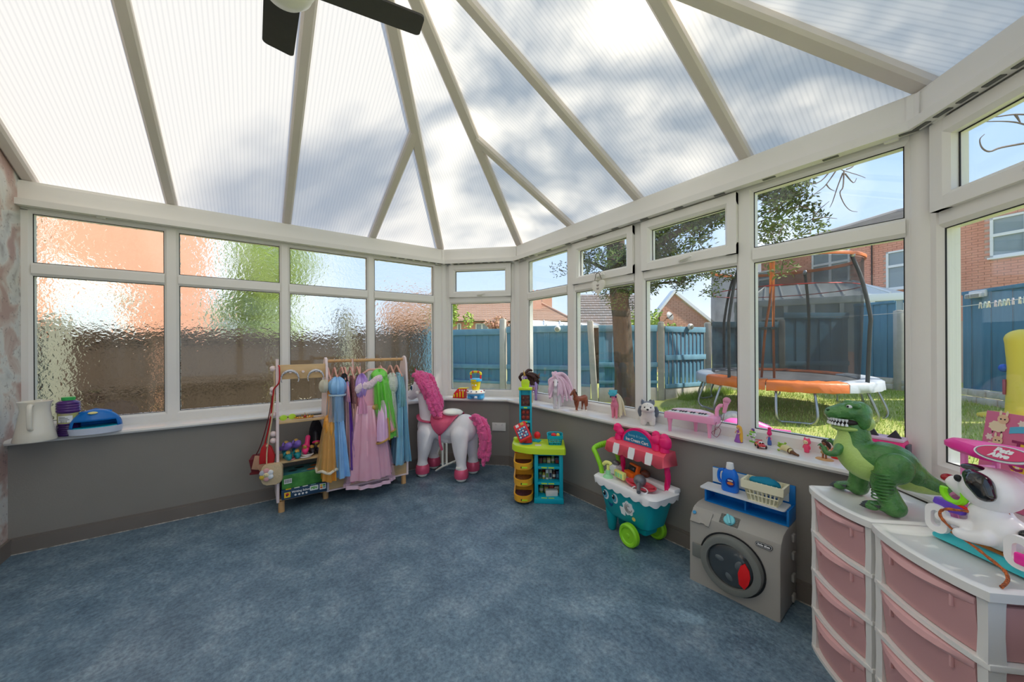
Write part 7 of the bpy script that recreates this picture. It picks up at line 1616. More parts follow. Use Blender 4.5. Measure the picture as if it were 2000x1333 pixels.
mc = obj('microphone', lathe(B(), [(0, 0), (.010, 0), (.013, .05), (.017, .06), (.017, .066), (0, .066)], 16, mx=M.Translation((.172, .03, .145)) @ M.Rotation(R(10), 4, 'Y')), PP, t); obj('mic_head', ell(B(), (.186, .03, .220), (.021, .021, .019)), mat('mic_pink', (246, 164, 190), .6, bump=.6, bscale=400), mc)
obj('cable', tube(B(), smooth_pts([(.172, .03, .145), (.172, -.0, .10), (.16, -.06, .06), (.14, -.08, .04), (.17, -.085, .02), (.185, -.07, .06), (.165, -.08, .075), (.155, -.085, .03), (.16, -.08, .085), (.16, -.06, .10)], 6), .0017, 5), mat('cable_pink', (150, 90, 104), .5), t)

# small figures
SKIN = mat('toy_skin', (232, 184, 150), .5); SKIND = mat('toy_skin_brown', (164, 104, 68), .5)
def figure(nm, label, loc, rz, h, skin, hair, dress_m, prof, arms, hairshape=0, top=None, legs_=False, cat='toy figure'):
    t = thing(nm, label, cat, loc, rz); s = h
    obj('dress' if not legs_ else 'tunic', lathe(B(), [(r * s, z * s) for r, z in prof], 18, sy=.8), dress_m, t)
    hd = obj('head', ell(B(), (0, 0, .84 * s), (.105 * s, .10 * s, .12 * s)), skin, t); obj('neck', rod(B(), (0, 0, .68 * s), (0, 0, .78 * s), .035 * s), skin, t)
    for sd in (-1, 1):
        obj('eye', ell(B(), (sd * .04 * s, -.094 * s, .85 * s), (.016 * s, .008 * s, .02 * s)), PBK, hd)
        obj('arm', tube(B(), smooth_pts([(sd * .10 * s, 0, .68 * s)] + [(sd * x * s, y * s, z * s) for x, y, z in arms], 4), [.038 * s * (1 - .02 * k) for k in range(4 * len(arms) + 1)], 8), skin if not top else top, t)
        if legs_: obj('leg', tube(B(), [(sd * .06 * s, 0, .36 * s), (sd * .07 * s, 0, .05 * s)], [.05 * s, .04 * s], 9), skin if legs_ is True else legs_, t); obj('foot', ell(B(), (sd * .07 * s, -.03 * s, .03 * s), (.045 * s, .08 * s, .03 * s)), skin if legs_ is True else legs_, t)
    obj('mouth', ell(B(), (0, -.10 * s, .79 * s), (.022 * s, .006 * s, .007 * s)), mat('lips', (190, 60, 70), .4), hd)
    if hairshape: body('hair', [(p[0],) + tuple((tuple(q * s for q in x) if isinstance(x, tuple) else [tuple(q * s for q in y) if isinstance(y, tuple) else y * s for y in x]) for x in p[1:]) for p in hairshape], .02 * s, hair, t, it=3)
    return t
GOWN = [(.0, 0), (.24, 0), (.25, .03), (.18, .22), (.12, .42), (.085, .50), (.10, .60), (.09, .69), (0, .70)]
YH = mat('hair_gold', (232, 176, 60), .5); VI = plastic('dress_violet', (134, 78, 160))
figure('princess_figure', 'small princess figure with long golden hair and violet dress', (-.89, 2.222, ZS), R(-25), .096, SKIN, YH, VI, GOWN, [(.16, -.06, .56), (.08, -.13, .52)], [('e', (0, .02, .88), (.12, .115, .12)), ('t', [(.08, .06, .85), (.16, .04, .6), (.2, .0, .3), (.24, -.02, .08)], [.08, .08, .09, .06])])
t = thing('space_figure', 'small white and green toy astronaut figure near the window', 'toy figure', (-.842, 2.282, ZS), R(-30)); SPG = plastic('space_green', (120, 196, 50)); SPV = plastic('space_violet', (96, 60, 130)); s = .078
obj('torso', lathe(B(), [(0, .34 * s), (.13 * s, .36 * s), (.2 * s, .55 * s), (.19 * s, .68 * s), (.1 * s, .74 * s), (0, .74 * s)], 18, sy=.75), CARDW, t); obj('chest_panel', box(B(), (0, -.145 * s, .58 * s), (.22 * s, .05 * s, .14 * s), bev=.002), SPG, t); obj('belt', lathe(B(), [(.14 * s, .36 * s), (.15 * s, .40 * s), (.14 * s, .44 * s)], 16, sy=.8), PBK, t)
obj('head', ell(B(), (0, 0, .85 * s), (.11 * s, .11 * s, .12 * s)), SKIN, t); obj('hood', ell(B(), (0, .02 * s, .87 * s), (.13 * s, .12 * s, .12 * s)), SPV, t); obj('collar', lathe(B(), [(.16 * s, .70 * s), (.20 * s, .76 * s), (.14 * s, .78 * s)], 16), SPG, t)
for sd in (-1, 1):
    obj('leg', tube(B(), [(sd * .09 * s, 0, .36 * s), (sd * .11 * s, 0, .10 * s)], [.08 * s, .07 * s], 10), CARDW, t); obj('boot', ell(B(), (sd * .115 * s, -.04 * s, .05 * s), (.08 * s, .13 * s, .05 * s)), SPG, t); obj('arm', tube(B(), [(sd * .2 * s, 0, .64 * s), (sd * .33 * s, -.02 * s, .56 * s), (sd * .30 * s, -.12 * s, .44 * s)], [.065 * s, .06 * s, .05 * s], 9), CARDW, t); obj('glove', ell(B(), (sd * .30 * s, -.13 * s, .41 * s), (.06 * s,) * 3), SPG, t)
    obj('wing', box(B(), (sd * .24 * s, .10 * s, .70 * s), (.16 * s, .05 * s, .10 * s), rot=RY(sd * 25), bev=.001), CARDW, t); obj('eye', ell(B(), (sd * .04 * s, -.10 * s, .87 * s), (.014 * s,) * 3), PBK, t)
t = thing('toy_car', 'small glossy red toy car parked on the sill', 'toy car', (-.772, 2.197, ZS), R(-58)); CRD = mat('car_red', (206, 28, 24), .15, coat=.6)
body('car_body', [('e', (0, 0, .0165), (.042, .019, .0105)), ('e', (-.006, 0, .026), (.022, .0155, .011)), ('e', (.025, .0, .016), (.02, .0195, .009)), ('e', (-.028, 0, .018), (.016, .0195, .011))], .0022, CRD, t, it=3)
obj('windscreen', ell(B(), (.009, 0, .0285), (.008, .0125, .006), RY(25)), CARDW, t)
for x in (-.026, .024):
    for sd in (-1, 1): wh = obj('wheel', lathe(B(), [(0, .004), (.006, .004), (.0095, .003), (.0095, -.003), (0, -.004)], 16, mx=M.Translation((x, sd * .0185, .0095)) @ M.Rotation(pi / 2, 4, 'X')), PBK, t); obj('hub', lathe(B(), [(0, .0045), (.005, .0045), (.005, -.0045), (0, -.0045)], 10, mx=M.Translation((x, sd * .0185, .0095)) @ M.Rotation(pi / 2, 4, 'X')), TRD, wh)
for sd in (-1, 1): obj('eye', ell(B(), (.0155, sd * .006, .0275), (.003, .004, .004)), PBK, t)
obj('grin', tube(B(), [(.042, -.010, .013), (.0445, 0, .011), (.042, .010, .013)], .0016, 5), CARDW, t); obj('side_flash', b3(-.02, .015, -.0205, -.019, .014, .019), TY, t); obj('spoiler', b3(-.043, -.036, -.016, .016, .030, .033, bev=.001), CRD, t)
t = figure('troll_figure', 'small pink toy figure with tall swept-up magenta hair', (-.762, 2.288, ZS), R(-25), .066, mat('troll_pink', (240, 130, 160), .5), plastic('troll_hair', (214, 28, 106)), plastic('troll_blue', (64, 92, 160)), [(0, 0), (.16, .02), (.17, .2), (.13, .42), (.09, .66), (0, .68)], [(.2, -.04, .58), (.18, -.08, .46)], [('e', (0, .02, .92), (.17, .14, .10)), ('t', [(0, 0, .96), (0, 0, 1.15), (0, 0, 1.36)], [.18, .13, .11]), ('e', (0, 0, 1.40), (.17, .10, .07))])
t = thing('reclining_figure', 'small toy figure in cream coat lying on its side on the sill', 'toy figure', (-.655, 2.196, ZS), R(-38)); LG = plastic('frog_green', (132, 168, 40)); CC = mat('coat_cream', (226, 214, 160), .6); BOO = mat('boot_brown', (112, 72, 42), .6)
body('coat', [('t', [(-.02, 0, .02), (.0, 0, .022), (.024, 0, .016)], [.016, .017, .012]), ('t', [(-.018, -.012, .02), (-.03, -.018, .008)], [.007, .006])], .003, CC, t, it=3); body('head', [('e', (-.038, 0, .026), (.017, .014, .014)), ('e', (-.05, -.002, .023), (.010, .011, .009))], .0025, LG, t, it=2)
for sd in (-1, 1): obj('ear', tube(B(), [(-.035, sd * .012, .034), (-.034, sd * .018, .042)], [.004, .006], 8), LG, t)
obj('belt', lathe(B(), [(.0145, -.002), (.015, 0), (.0145, .003)], 14, mx=M.Translation((.022, 0, .016)) @ M.Rotation(pi / 2, 4, 'Y')), BOO, t); body('trousers', [('t', [(.024, 0, .015), (.044, .003, .010), (.056, .006, .007)], [.011, .008, .006])], .0025, BOO, t, it=2); obj('boot', ell(B(), (.062, .007, .007), (.008, .005, .006)), BOO, t); obj('paw', ell(B(), (-.032, -.02, .006), (.008, .006, .005)), LG, t)
t = figure('hooded_figure', 'small pink toy figure in a cat-eared hood standing on the sill', (-.598, 2.283, ZS), R(-20), .066, SKIN, None, plastic('cat_pink', (232, 70, 110)), [(0, 0), (.17, .02), (.19, .2), (.2, .5), (.12, .60), (0, .62)], [(.24, 0, .45), (.25, -.02, .28)], 0, top=plastic('cat_pink', (232, 70, 110))); s = .066
hb_ = B(); ell(hb_, (0, .03 * s, .82 * s), (.26 * s, .20 * s, .25 * s)); hood_ = obj('hood', hb_, plastic('cat_pink', (232, 70, 110)), t); obj('face', ell(B(), (0, -.12 * s, .80 * s), (.18 * s, .07 * s, .16 * s)), mat('face_cream', (246, 226, 180), .5), t)
for sd in (-1, 1): obj('cat_ear', lathe(B(), [(0, 0), (.09 * s, 0), (.0, .17 * s)], 8, mx=M.Translation((sd * .15 * s, .02 * s, 1.0 * s))), plastic('cat_pink', (232, 70, 110)), hood_); obj('eye', ell(B(), (sd * .075 * s, -.185 * s, .80 * s), (.02 * s, .01 * s, .03 * s)), PBK, t)
t = figure('island_girl_figure', 'small toy girl figure with brown curls and straw skirt on a sand base', (-.512, 2.212, ZS), R(-15), .093, SKIND, mat('hair_curl', (60, 38, 28), .7), mat('straw_skirt', (186, 150, 100), .8, bump=.6, bscale=200), [(0, .30), (.15, .30), (.17, .34), (.11, .50), (.09, .52), (.095, .66), (0, .68)], [(.19, -.02, .56), (.12, -.06, .50)], [('e', (0, .03, .89), (.14, .12, .13)), ('t', [(.06, .06, .86), (.14, .08, .74), (.17, .08, .62)], [.10, .10, .07])], legs_=True); obj('sand_base', lathe(B(), [(0, -.0), (.030, 0), (.026, .004), (0, .005)], 20, sx=1.2), mat('sand', (216, 168, 112), .8), t); obj('bandeau', lathe(B(), [(.0098, .0535), (.0102, .058), (.0098, .062)], 16, sy=.85), plastic('bandeau_red', (190, 70, 60)), t)
t = figure('monk_figure', 'small red seated toy figure with orange topknot behind the dinosaur', (-.482, 2.275, ZS), R(-10), .076, mat('skin_orange', (236, 152, 96), .5), mat('hair_orange', (232, 120, 50), .6), plastic('robe_red', (206, 34, 34)), [(0, 0), (.26, 0), (.28, .12), (.22, .34), (.15, .52), (.1, .62), (0, .64)], [(.22, -.12, .5), (.08, -.22, .42)], [('e', (0, .01, .92), (.09, .09, .07)), ('t', [(0, 0, .98), (0, 0, 1.06)], [.05, .04])]); obj('gold_band', lathe(B(), [(.0205, .008), (.0215, .011), (.0205, .014)], 16, sy=.8), GOLDT, t)
t = thing('cat_ear_case', 'bright pink case with dark cat ears behind the dinosaur', 'toy case', (-.325, 2.255, ZS), R(-3)); HPK = plastic('case_pink', (226, 40, 120), .3)
obj('case', b3(-.075, .075, -.045, .05, 0, .135, bev=.01), HPK, t); obj('lid', box(B(), (0, 0, .139), (.146, .088, .012), bev=.004), mat('case_pale', (226, 190, 210), .4), t); obj('side_hinge', b3(.074, .084, -.03, .04, .02, .12, bev=.003), mat('case_grey', (70, 74, 86), .4), t)
for x in (-.03, .04): b = B(); prism(b, [(-.022, 0), (.022, 0), (.004, .034)], -.006, .006, mx=M.Translation((x, -.01, .145)) @ UPY, bev=.002); obj('cat_ear', b, mat('ear_dark', (60, 56, 62), .6), t)
# heart plaque on the window handle
t = thing('heart_plaque', 'white wooden heart plaque hanging from the window handle', 'plaque', (-1.93, 2.258, 1.795), 0)
hp = [(.072 * (sin(a) ** 3), .060 * (.8125 * cos(a) - .3125 * cos(2 * a) - .125 * cos(3 * a) - .0625 * cos(4 * a))) for a in [2 * pi * k / 40 for k in range(40)]]
b = B(); prism(b, hp, -.005, .005, mx=M.Translation((0, 0, -.075)) @ M.Diagonal((1, 1, 1.15, 1)) @ UPY, bev=.002); obj('heart', b, mat('heart_white', (236, 232, 222), .5), t)
for z, w_ in ((-.062, .028), (-.070, .02), (-.088, .026), (-.096, .02)): obj('lettering', b3(-w_ / 2, w_ / 2, -.0062, -.005, z - .0025, z + .0025), mat('heart_grey', (110, 104, 98), .5), t)
obj('cord', tube(B(), [(-.035, 0, -.022), (-.018, -.006, .028), (0, -.006, .036), (.018, -.006, .028), (.035, 0, -.022)], .003, 6), mat('cord_grey', (120, 112, 104), .7), t)
for s in (-1, 1): obj('bow', tube(B(), smooth_pts([(0, -.008, .034), (s * .02, -.012, .044), (s * .034, -.01, .034)], 4), .003, 6), mat('cord_grey', (120, 112, 104), .7), t)

# ================================================================ drawer towers
DPK = mat('drawer_pink', (216, 164, 164), .4, var=.12, vscale=3, col2=(206, 152, 154)); DPL = mat('drawer_lip_pink', (234, 182, 182), .35); DWH = mat('tower_white', (244, 242, 238), .25)
def drawer_tower(label, loc, rz, w0, n=4):
    """local x along the front, -y to the front; the front is bowed and the corners are slim columns"""
    t = thing('drawer_tower', label, 'drawer unit', loc, rz, 'pink drawer towers')
    w_, d_, H_ = w0, .330, .664; hw, hd = w_ / 2, d_ / 2; bow = .030
    def outline(gr, by=0.0):
        p = [(hw + gr, hd + gr), (-hw - gr, hd + gr)]
        for k in range(13):
            u = -1 + 2 * k / 12; p.append((u * (hw + gr), -hd - gr + bow - (bow + by) * (1 - u * u) ** .8 + .0))
        return p
    b = B(); O = outline(.006)
    inn = outline(-.012); inn2 = outline(-.022)
    loft(b, [[(x, y, H_ - .030) for x, y in outline(.0)], [(x, y, H_ - .026) for x, y in O], [(x, y, H_ - .004) for x, y in O], [(x, y, H_) for x, y in outline(.0)], [(x, y, H_) for x, y in inn], [(x, y, H_ - .007) for x, y in inn2]]); obj('top', b, DWH, t, ang=35)
    dh = (H_ - .035) / n
    for sx in (-1, 1):
        for fy, wd in ((-hd + bow + .016, .030), (hd - .022, .03)):
            b = B(); x = sx * (hw - .014)
            loft(b, [[(x + dx * k, fy + dy * k, z) for dx, dy in ((-.012, -.018), (.012, -.018), (.012, .018), (-.012, .018))] for z, k in [(0, 1.06)] + [(q * dh + e, kk) for q in range(n) for e, kk in ((.012, 1.05), (dh * .5, .95), (dh - .01, 1.0))] + [(H_ - .03, 1.04)]]); obj('column', b, DWH, t)
    for q in range(n + 0):
        z = q * dh; O2 = outline(.002, -.010)
        sh = obj('shelf_rim', prism(B(), O2, z, z + .014, bev=.003), DWH, t)
        fr_ = []
        for k in range(13):
            u = -1 + 2 * k / 12; fr_.append((u * (hw - .028), -hd + bow - (bow - .008) * (1 - (u * .9) ** 2) ** .8 + .002))
        dr_ = fr_[::1] + [(hw - .030, hd - .02), (-hw + .030, hd - .02)]
        b = B(); loft(b, [[(x * .99, y + (.012 if y < 0 else 0), z + .016) for x, y in dr_], [(x, y, z + dh - .03) for x, y in dr_], [(x, y, z + dh - .006) for x, y in dr_]]); drw = obj('drawer', b, DPK, t, ang=45)
        b = B(); rr_ = []
        for x, y in fr_: u = x / (hw - .028); rr_.append([(x, y + .001, z + dh - .003), (x, y - .016 * (1 - u * u) - .002, z + dh - .004), (x, y - .020 * (1 - u * u) - .003, z + dh - .012 - .008 * (1 - u * u)), (x, y - .002, z + dh - .020 - .016 * (1 - u * u))])
        loft(b, rr_); obj('handle_lip', b, DPL, drw, ang=50)
        for u in (-.62, .68):
            x = u * (hw - .028); yy = -hd + bow - (bow - .008) * (1 - (u * .9) ** 2) ** .8; obj('handle_rib', b3(x - .003, x + .003, yy - .004, yy + .004, z + dh - .055, z + dh - .02, bev=.0015), DPL, drw)
        for s in (-1, 1): obj('side_panel', b3(s * (hw - .018) - .006, s * (hw - .018) + .006, -hd + .07, hd - .045, z + .016, z + dh - .012, bev=.004), DPK, t)
    return t
TWX = V((.7071, -.7071, 0)); TWN = V((.7071, .7071, 0))
P1 = V((-.488, 1.862, 0)) + TWX * .154 + TWN * .150; P2 = V((-.268, 1.632, 0)) + TWX * .166 + TWN * .152
drawer_tower('pink and white drawer tower under the dinosaur, further from the viewer', P1, R(-45), .300); drawer_tower('pink and white drawer tower under the swing toy, nearest the viewer', P2, R(-45), .322)

# ================================================================ toy dinosaur (a plain generic theropod)
DG = mat('dino_green', (86, 146, 72), .28, var=.8, vscale=30, col2=(48, 104, 46), bump=.35, bscale=130, coat=.25); DLG = mat('dino_belly_green', (184, 214, 116), .35, var=.4, vscale=20, col2=(156, 192, 94), bump=.25, bscale=110, coat=.2); CLAW = mat('claw_dark', (44, 52, 54), .35)
DZ = .6655
dino = thing('toy_dinosaur', 'green plastic toy tyrannosaur grinning on the far drawer tower', 'toy dinosaur', (-.285, 1.842, DZ + .003), 0)
body('body', [('t', [(-.062, 0, .295), (-.050, 0, .24), (-.050, 0, .195), (-.015, 0, .160), (.045, 0, .155), (.085, .01, .125)], [.040, .043, .054, .066, .068, .048]),
     ('t', [(.085, .01, .125), (.125, .03, .100), (.165, .055, .085), (.200, .075, .082)], [.046, .032, .019, .007])], .0048, DG, dino, it=5)
body('belly', [('t', [(-.070, -.006, .266), (-.066, -.010, .225), (-.064, -.013, .185), (-.026, -.014, .142), (.03, -.012, .128)], [.030, .037, .049, .059, .055]), ('t', [(.08, .0, .105), (.12, .022, .088), (.16, .048, .077)], [.036, .025, .012])], .0048, DLG, dino, it=5)
HT = M.Translation((-.045, 0, .30)) @ M.Rotation(R(16), 4, 'Z') @ M.Translation((.045, 0, -.30))
def hd(o): o.data.transform(HT); return o
hd(body('head', [('e', (-.098, 0, .3165), (.038, .046, .0275)), ('e', (-.072, 0, .323), (.048, .050, .033)), ('e', (-.038, 0, .318), (.036, .048, .046)), ('e', (-.120, 0, .312), (.020, .038, .022)), ('e', (-.030, -.030, .298), (.02, .02, .034)), ('e', (-.030, .030, .298), (.02, .02, .034))], .0036, DG, dino, it=3))
hd(body('lower_jaw', [('t', [(-.028, 0, .284), (-.06, 0, .262), (-.094, 0, .262)], [.032, .028, .018]), ('e', (-.072, 0, .2615), (.050, .046, .014))], .0036, DLG, dino, it=3))
hd(obj('mouth', ell(B(), (-.076, 0, .286), (.052, .0455, .017)), mat('mouth_dark', (42, 26, 28), .5), dino))
for row, (zz, dz, n_) in enumerate(((.2985, -.0135, 17), (.2730, .0125, 15))):
    for k in range(n_):
        a = R(95 + 170 * k / (n_ - 1)); x = -.074 + .053 * cos(a); y = .0475 * sin(a)
        hd(obj('tooth', lathe(B(), [(.0050, 0), (.0042, dz * .5), (0, dz)], 7, mx=M.Translation((x, y, zz))), CARDW, dino))
for s in (-1, 1):
    ey = hd(body('brow', [('e', (-.066, s * .030, .351), (.018, .013, .012)), ('e', (-.048, s * .033, .349), (.012, .013, .012))], .0028, DG, dino, it=2))
    hd(obj('eye', ell(B(), (-.070, s * .038, .347), (.009, .007, .0075)), CARDW, ey)); hd(obj('pupil', ell(B(), (-.075, s * .0430, .347), (.0038, .003, .0042)), PBK, ey)); hd(obj('nostril', ell(B(), (-.128, s * .022, .326), (.007, .006, .0045)), mat('nostril_green', (30, 66, 28), .5), dino))
    ar = body('arm', [('t', [(-.085, s * .050, .190), (-.095, s * .070, .168), (-.118, s * .072, .165), (-.128, s * .062, .180)], [.016, .012, .009, .009])], .003, DG, dino, it=2)
    for q in (-1, 1): obj('finger', tube(B(), [(-.128, s * .062, .180), (-.139, s * (.058 + .006 * q), .190 + .004 * q), (-.147, s * (.056 + .008 * q), .186)], [.006, .005, .0015], 7), DG, ar)
def dleg(hip, knee, ankle, foot, thigh):
    lg_ = body('leg', [('e', hip, thigh, RY(20)), ('t', [hip, knee, ankle, (foot[0] + .008, foot[1], .022)], [thigh[0] * .82, thigh[0] * .66, .030, .034]), ('e', (foot[0] - .012, foot[1], .016), (.042, .032, .016))], .0042, DG, dino, it=4)
    for q in (-1, 0, 1):
        tx_, ty_ = foot[0] - .052, foot[1] + q * .020
        obj('toe', ell(B(), (tx_ + .008, ty_ * 1.0, .010), (.020, .010, .011)), DG, lg_); obj('claw', lathe(B(), [(.0085, 0), (.006, .008), (0, .018)], 8, mx=M.Translation((tx_ - .006, ty_, .009)) @ M.Rotation(R(-98), 4, 'Y')), CLAW, lg_)
    obj('heel_claw', lathe(B(), [(.007, 0), (0, .016)], 8, mx=M.Translation((foot[0] - .02, foot[1] - .034, .02)) @ M.Rotation(R(-80), 4, 'Y')), CLAW, lg_)
dleg((.058, -.062, .150), (.030, -.068, .098), (.044, -.070, .060), (.050, -.072, 0), (.050, .030, .056)); dleg((-.005, .070, .140), (-.050, .076, .095), (-.055, .078, .055), (-.066, .078, 0), (.045, .028, .052))
for k in range(9):
    z = .045 + .011 * k; obj('leg_wrinkle', tube(B(), [(.036 + .032 * cos(R(a)), -.070 + .034 * sin(R(a)), z + .003 * cos(R(a))) for a in range(150, 331, 20)], .0028, 5), DG, dino)

# ================================================================ swing toy with puppy on the near tower
pet = thing('puppy_swing', 'pink and teal swing playset with a white plush-like puppy', 'toy playset', (.040, 1.640, DZ), R(-38)); PT = plastic('pet_teal', (54, 186, 196)); PPK = plastic('pet_pink', (250, 40, 150), .3); PPL2 = plastic('pet_light_pink', (246, 134, 190), .3); SAND = mat('pet_sand', (214, 140, 66), .7, bump=.5, bscale=80)
obj('base', loft(B(), [rr3(.335, .165, .02, 0), rr3(.335, .165, .02, .006), rr3(.31, .145, .02, .022)]), PT, pet); obj('ground', loft(B(), [rr3(.28, .125, .02, .022), rr3(.27, .115, .02, .028)]), SAND, pet)
for x in (-.125, .130):
    for y in (-.045, .045): obj('post', tube(B(), [(x, y + .02, .024), (x, y + .02, .272)], .0075, 8), PPL2, pet)
    pl = obj('post_panel', b3(x - .004, x + .004, -.02, .06, .12, .225, bev=.003), PPL2, pet); b = B(); prism(b, [(.016 * (1 if k % 2 == 0 else .45) * cos(R(36 * k + 90)), .016 * (1 if k % 2 == 0 else .45) * sin(R(36 * k + 90))) for k in range(10)], -.007, .007, mx=M.Translation((x, .02, .175)) @ M.Rotation(pi / 2, 4, 'Y')); obj('star', b, PPK, pl)
obj('front_arch', tube(B(), smooth_pts([(-.125, -.05, .05), (-.135, -.05, .10), (-.125, -.05, .135), (-.105, -.04, .14)], 4), .011, 8), PPL2, pet)
b = B(); nA = 60; out = []
for k in range(nA):
    a = 2 * pi * k / nA; r = .085 + .095 * abs(cos(a * 1.0)) ** 2.2 + .012 * cos(a * 6); out.append((r * cos(a) * 1.0, r * .62 * sin(a)))
loft(b, [[(x * s, y * s, z) for x, y in out] for s, z in ((.92, .262), (1, .270), (1, .282), (.9, .294), (.5, .30))]); cn = obj('canopy', b, PPK, pet)
lgx = M.Translation((-.01, -.062, .289)) @ M.Rotation(R(42), 4, 'X')
bd = obj('badge', prism(B(), circ(.058, 28, ry=.026), 0, .004, mx=lgx), CARDW, cn); obj('badge_ring', prism(B(), circ(.054, 28, ry=.0235), .004, .0046, mx=lgx), mat('badge_grey', (120, 120, 132), .4), bd); obj('badge_face', prism(B(), circ(.051, 28, ry=.0215), .0046, .0052, mx=lgx), mat('badge_pink', (214, 60, 110), .4), bd)
for s_, dy, sz in (('Pets', .0085, .021), ('Alive', -.0085, .019)): p_ = lgx @ V((0, dy, .0056)); txt('lettering', s_, sz, CARDW, bd, p_, (R(42), 0, 0), bold=.0012, ext=.0004)
for k, (m, r) in enumerate(((mat('rb_pink', (246, 150, 180), .4), .060), (mat('rb_peach', (240, 190, 140), .4), .053), (mat('rb_blue', (120, 150, 210), .4), .046), (PPL2, .039))): obj('rainbow_band', tube(B(), [(.03 + r * cos(R(a)), .02, .288 + r * .72 * sin(R(a))) for a in range(0, 181, 12)], .0048, 6), m, cn)
PWH = plastic('puppy_white', (244, 240, 236), .3); PBL_ = mat('puppy_black', (16, 16, 18), .12, coat=.6)
pup = thing('toy_puppy', 'white toy puppy with one black ear sitting on the swing', 'toy dog', (-.030, 1.630, DZ + .034), R(148)); pup.scale = (.9, .9, .9)
# the puppy's local +x is where it looks (towards the left of the playset)
body('body', [('e', (-.03, 0, .05), (.064, .052, .055)), ('e', (-.005, 0, .085), (.048, .046, .05)), ('t', [(.02, .03, .045), (.06, .038, .042), (.085, .04, .044)], [.017, .013, .016]), ('t', [(.02, -.03, .045), (.06, -.038, .042), (.085, -.04, .044)], [.017, .013, .016]), ('t', [(-.03, .05, .035), (.005, .060, .022), (.025, .062, .022)], [.023, .016, .016]), ('t', [(-.03, -.05, .035), (.005, -.060, .022), (.025, -.062, .022)], [.023, .016, .016])], .0048, PWH, pup)
body('head', [('e', (-.008, 0, .168), (.068, .064, .066)), ('t', [(.02, 0, .158), (.058, 0, .152), (.078, 0, .156)], [.046, .033, .023]), ('e', (.045, 0, .132), (.03, .026, .018))], .0048, PWH, pup)
obj('nose', ell(B(), (.097, 0, .166), (.015, .018, .013)), mat('nose_red', (170, 30, 40), .15), pup)
for s in (-1, 1): obj('eye', ell(B(), (.040, s * .044, .186), (.012, .008, .011), RZ(-s * 25)), PBK, pup)
body('ear', [('t', [(.004, .050, .208), (-.022, .064, .195), (-.038, .068, .168)], [.020, .029, .022])], .0042, PBL_, pup); body('ear', [('t', [(.004, -.050, .208), (-.022, -.064, .195), (-.038, -.068, .168)], [.018, .026, .02])], .0042, PWH, pup)
obj('head_patch', ell(B(), (.020, .022, .226), (.028, .018, .008), RX(-18)), PBL_, pup); obj('side_patch', ell(B(), (-.088, .02, .075), (.012, .018, .012)), PBL_, pup)
t = thing('chew_rings', 'green and purple toy rings held in the puppy mouth', 'toy', (-.090, 1.640, DZ + .150), R(-38))
obj('ring', tube(B(), [(.026 * cos(R(a)), 0, .026 * sin(R(a))) for a in range(-200, 30, 15)], .0085, 8), plastic('ring_green', (140, 226, 30)), t); b = B(); prism(b, [(-.05, -.045), (-.02, -.06), (.02, -.055), (.03, -.035), (.0, -.025), (-.045, -.028)], -.008, .008, mx=UPY, bev=.004); obj('charm', b, plastic('ring_purple', (104, 70, 190)), t); obj('charm', tube(B(), [(.0, 0, -.03), (.05, .0, -.035)], [.008, .003], 7), RED, t)
for x, lab in ((-.135, 'swing_gate'), (.045, 'swing_gate')):
    b = B(); oo = rrect(.058, .082, .024, 5); ii = rrect(.026, .046, .012, 5); loft(b, [[(x + p[0], -.085, .062 + p[1]) for p in oo], [(x + p[0], -.096, .062 + p[1]) for p in oo], [(x + p[0], -.096, .062 + p[1]) for p in ii], [(x + p[0], -.085, .062 + p[1]) for p in ii]], closed=True); g_ = obj(lab, b, PWH, pet)
obj('push_button', box(B(), (.052, -.098, .050), (.026, .012, .03), bev=.009), PPK, pet)
for k in range(2): obj('fence_rail', b3(.08, .165, -.088, -.08, .03 + k * .026, .046 + k * .026, bev=.003), PPL2, pet)
for x in (.085, .125, .160): obj('fence_post', b3(x, x + .016, -.089, -.079, .026, .078, bev=.003), PPL2, pet)
obj('wheel', lathe(B(), [(0, .012), (.016, .012), (.018, .0), (.016, -.012), (0, -.012)], 16, mx=M.Translation((-.055, -.03, .045)) @ M.Rotation(pi / 2, 4, 'X')), plastic('wheel_blue', (30, 140, 200)), pet)
b = B(); tube(b, smooth_pts([(-.01, -.045, .135), (-.05, -.075, .118), (-.10, -.105, .105), (-.112, -.108, .08), (-.08, -.104, .05), (-.01, -.108, .025), (.03, -.114, .012), (.055, -.135, .006), (.075, -.165, .006), (.088, -.192, .005)], 6), .0036, 7)
for v_ in b.verts: v_.co.z += .0012 * sin(v_.co.x * 900)
tag(obj('leash_cord', b, mat('cord_orange', (226, 120, 50), .7, var=.9, vscale=180, col2=(90, 50, 40)), None, pet.location, (0, 0, R(-38))), 'orange braided cord trailing from the puppy over the tower edge', 'cord')
# sticker book against the glass
t = thing('sticker_book', 'pink sticker book leaning on the right-hand window', 'book', (.020, 2.010, ZS), 0, rot=(R(-8), 0, R(-45))); BPK = mat('book_pink', (222, 112, 150), .45, var=.15, vscale=6, col2=(214, 100, 142)); BYL = mat('book_yellow', (244, 200, 52), .45); BMG = mat('book_plum', (150, 26, 90), .45); LAMB = mat('print_cream', (244, 224, 190), .5); SKY_ = mat('print_sky', (92, 186, 222), .5)
obj('cover', b3(-.125, .125, -.006, .0, 0, .315, bev=.001), BPK, t); obj('page_block', b3(-.123, .124, 0, .010, .002, .313), CARDW, t); obj('back_cover', b3(-.125, .125, .010, .012, 0, .315), BPK, t)
obj('title_disc', prism(B(), circ(.088, 32, cx=.05, cy=.165, ry=.082), .0062, .0070, mx=UPY), BYL, t)
txt('lettering', 'The', .060, BMG, t, (.010, -.0074, .205), bold=.0016); txt('lettering', 'Cus', .060, BMG, t, (.008, -.0074, .150), bold=.0016)
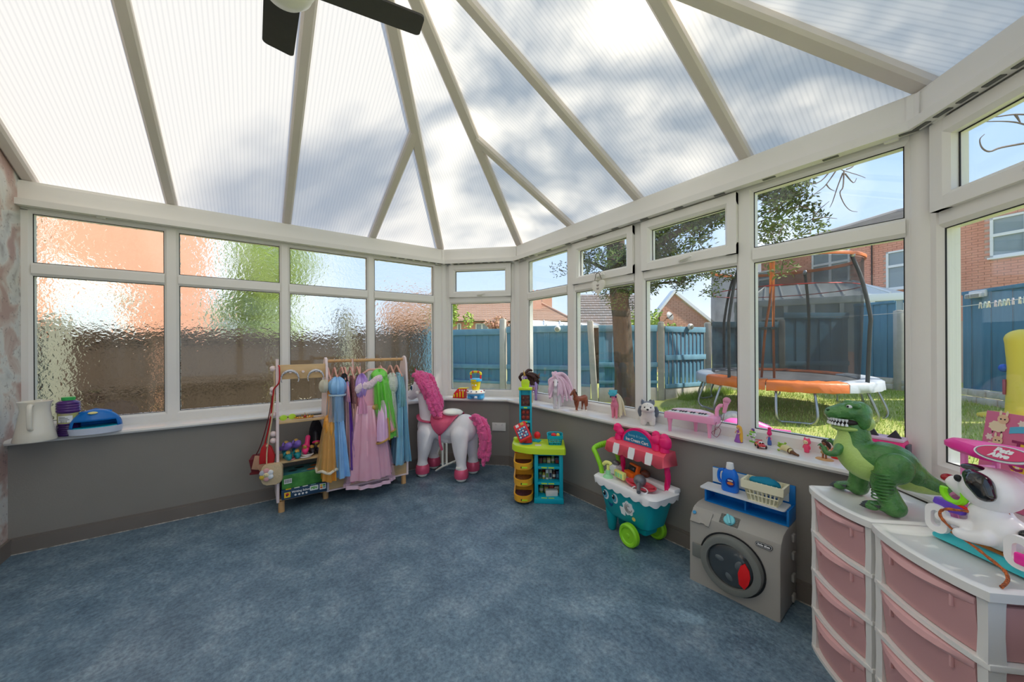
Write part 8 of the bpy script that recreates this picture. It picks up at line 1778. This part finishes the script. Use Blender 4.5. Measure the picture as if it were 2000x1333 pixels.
b = B(); loft(b, [[(-.05 + .15 * q, yy, .238 + .022 * sin(pi * min(1, q * .8 + .15)) + dz) for yy, dz in ((-.0071, 0), (-.0071, .022), (-.0060, .022), (-.0060, 0))] for q in [k / 12 for k in range(13)]]); obj('ribbon', b, SKY_, t); txt('lettering', 'STICKER ACTIVITY', .0135, BMG, t, (.045, -.0074, .268), (pi / 2, R(-4), 0))
def lamb(x, z, s, rab=False):
    o = obj('animal_print', prism(B(), [(x + s * (1 + .08 * cos(9 * R(a))) * cos(R(a)), z + s * .72 * (1 + .08 * cos(9 * R(a))) * sin(R(a))) for a in range(0, 360, 10)], .0064, .0072, mx=UPY), LAMB, t); obj('animal_head', prism(B(), circ(s * .62, 18, cx=x + s * .5, cy=z + s * 1.05), .0073, .0080, mx=UPY), mat('print_peach', (236, 196, 160), .5), o)
    for q in (-1, 1): obj('animal_eye', prism(B(), circ(s * .10, 8, cx=x + s * .5 + q * s * .22, cy=z + s * 1.05), .0081, .0085, mx=UPY), PBK, o); obj('animal_ear', prism(B(), circ(s * .15, 10, cx=x + s * .5 + q * s * .35, cy=z + s * 1.8, ry=s * .4), .0072, .0078, mx=UPY), LAMB, o); obj('animal_leg', prism(B(), rrect(s * .16, s * .5, s * .06, 2, cx=x + q * s * .5, cy=z - s * .75), .0062, .0066, mx=UPY), mat('print_brown', (90, 50, 50), .5), o)
lamb(-.085, .265, .026); lamb(-.090, .192, .024); lamb(-.02, .055, .044)
for x, z in ((-.02, .287), (-.105, .225), (.07, .30)): obj('flower_print', prism(B(), [(x + .010 * (1 + .25 * cos(6 * R(a))) * cos(R(a)), z + .010 * (1 + .25 * cos(6 * R(a))) * sin(R(a))) for a in range(0, 360, 15)], .0062, .0068, mx=UPY), mat('print_flower', (246, 226, 214), .5), t)
obj('picnic_print', box(B(), (.062, -.0072, .098), (.055, .0012, .022), rot=RY(18)), SKY_, t); obj('hexagon_print', prism(B(), circ(.020, 6, cx=.095, cy=.285), .0062, .0070, mx=UPY), PBK, t)
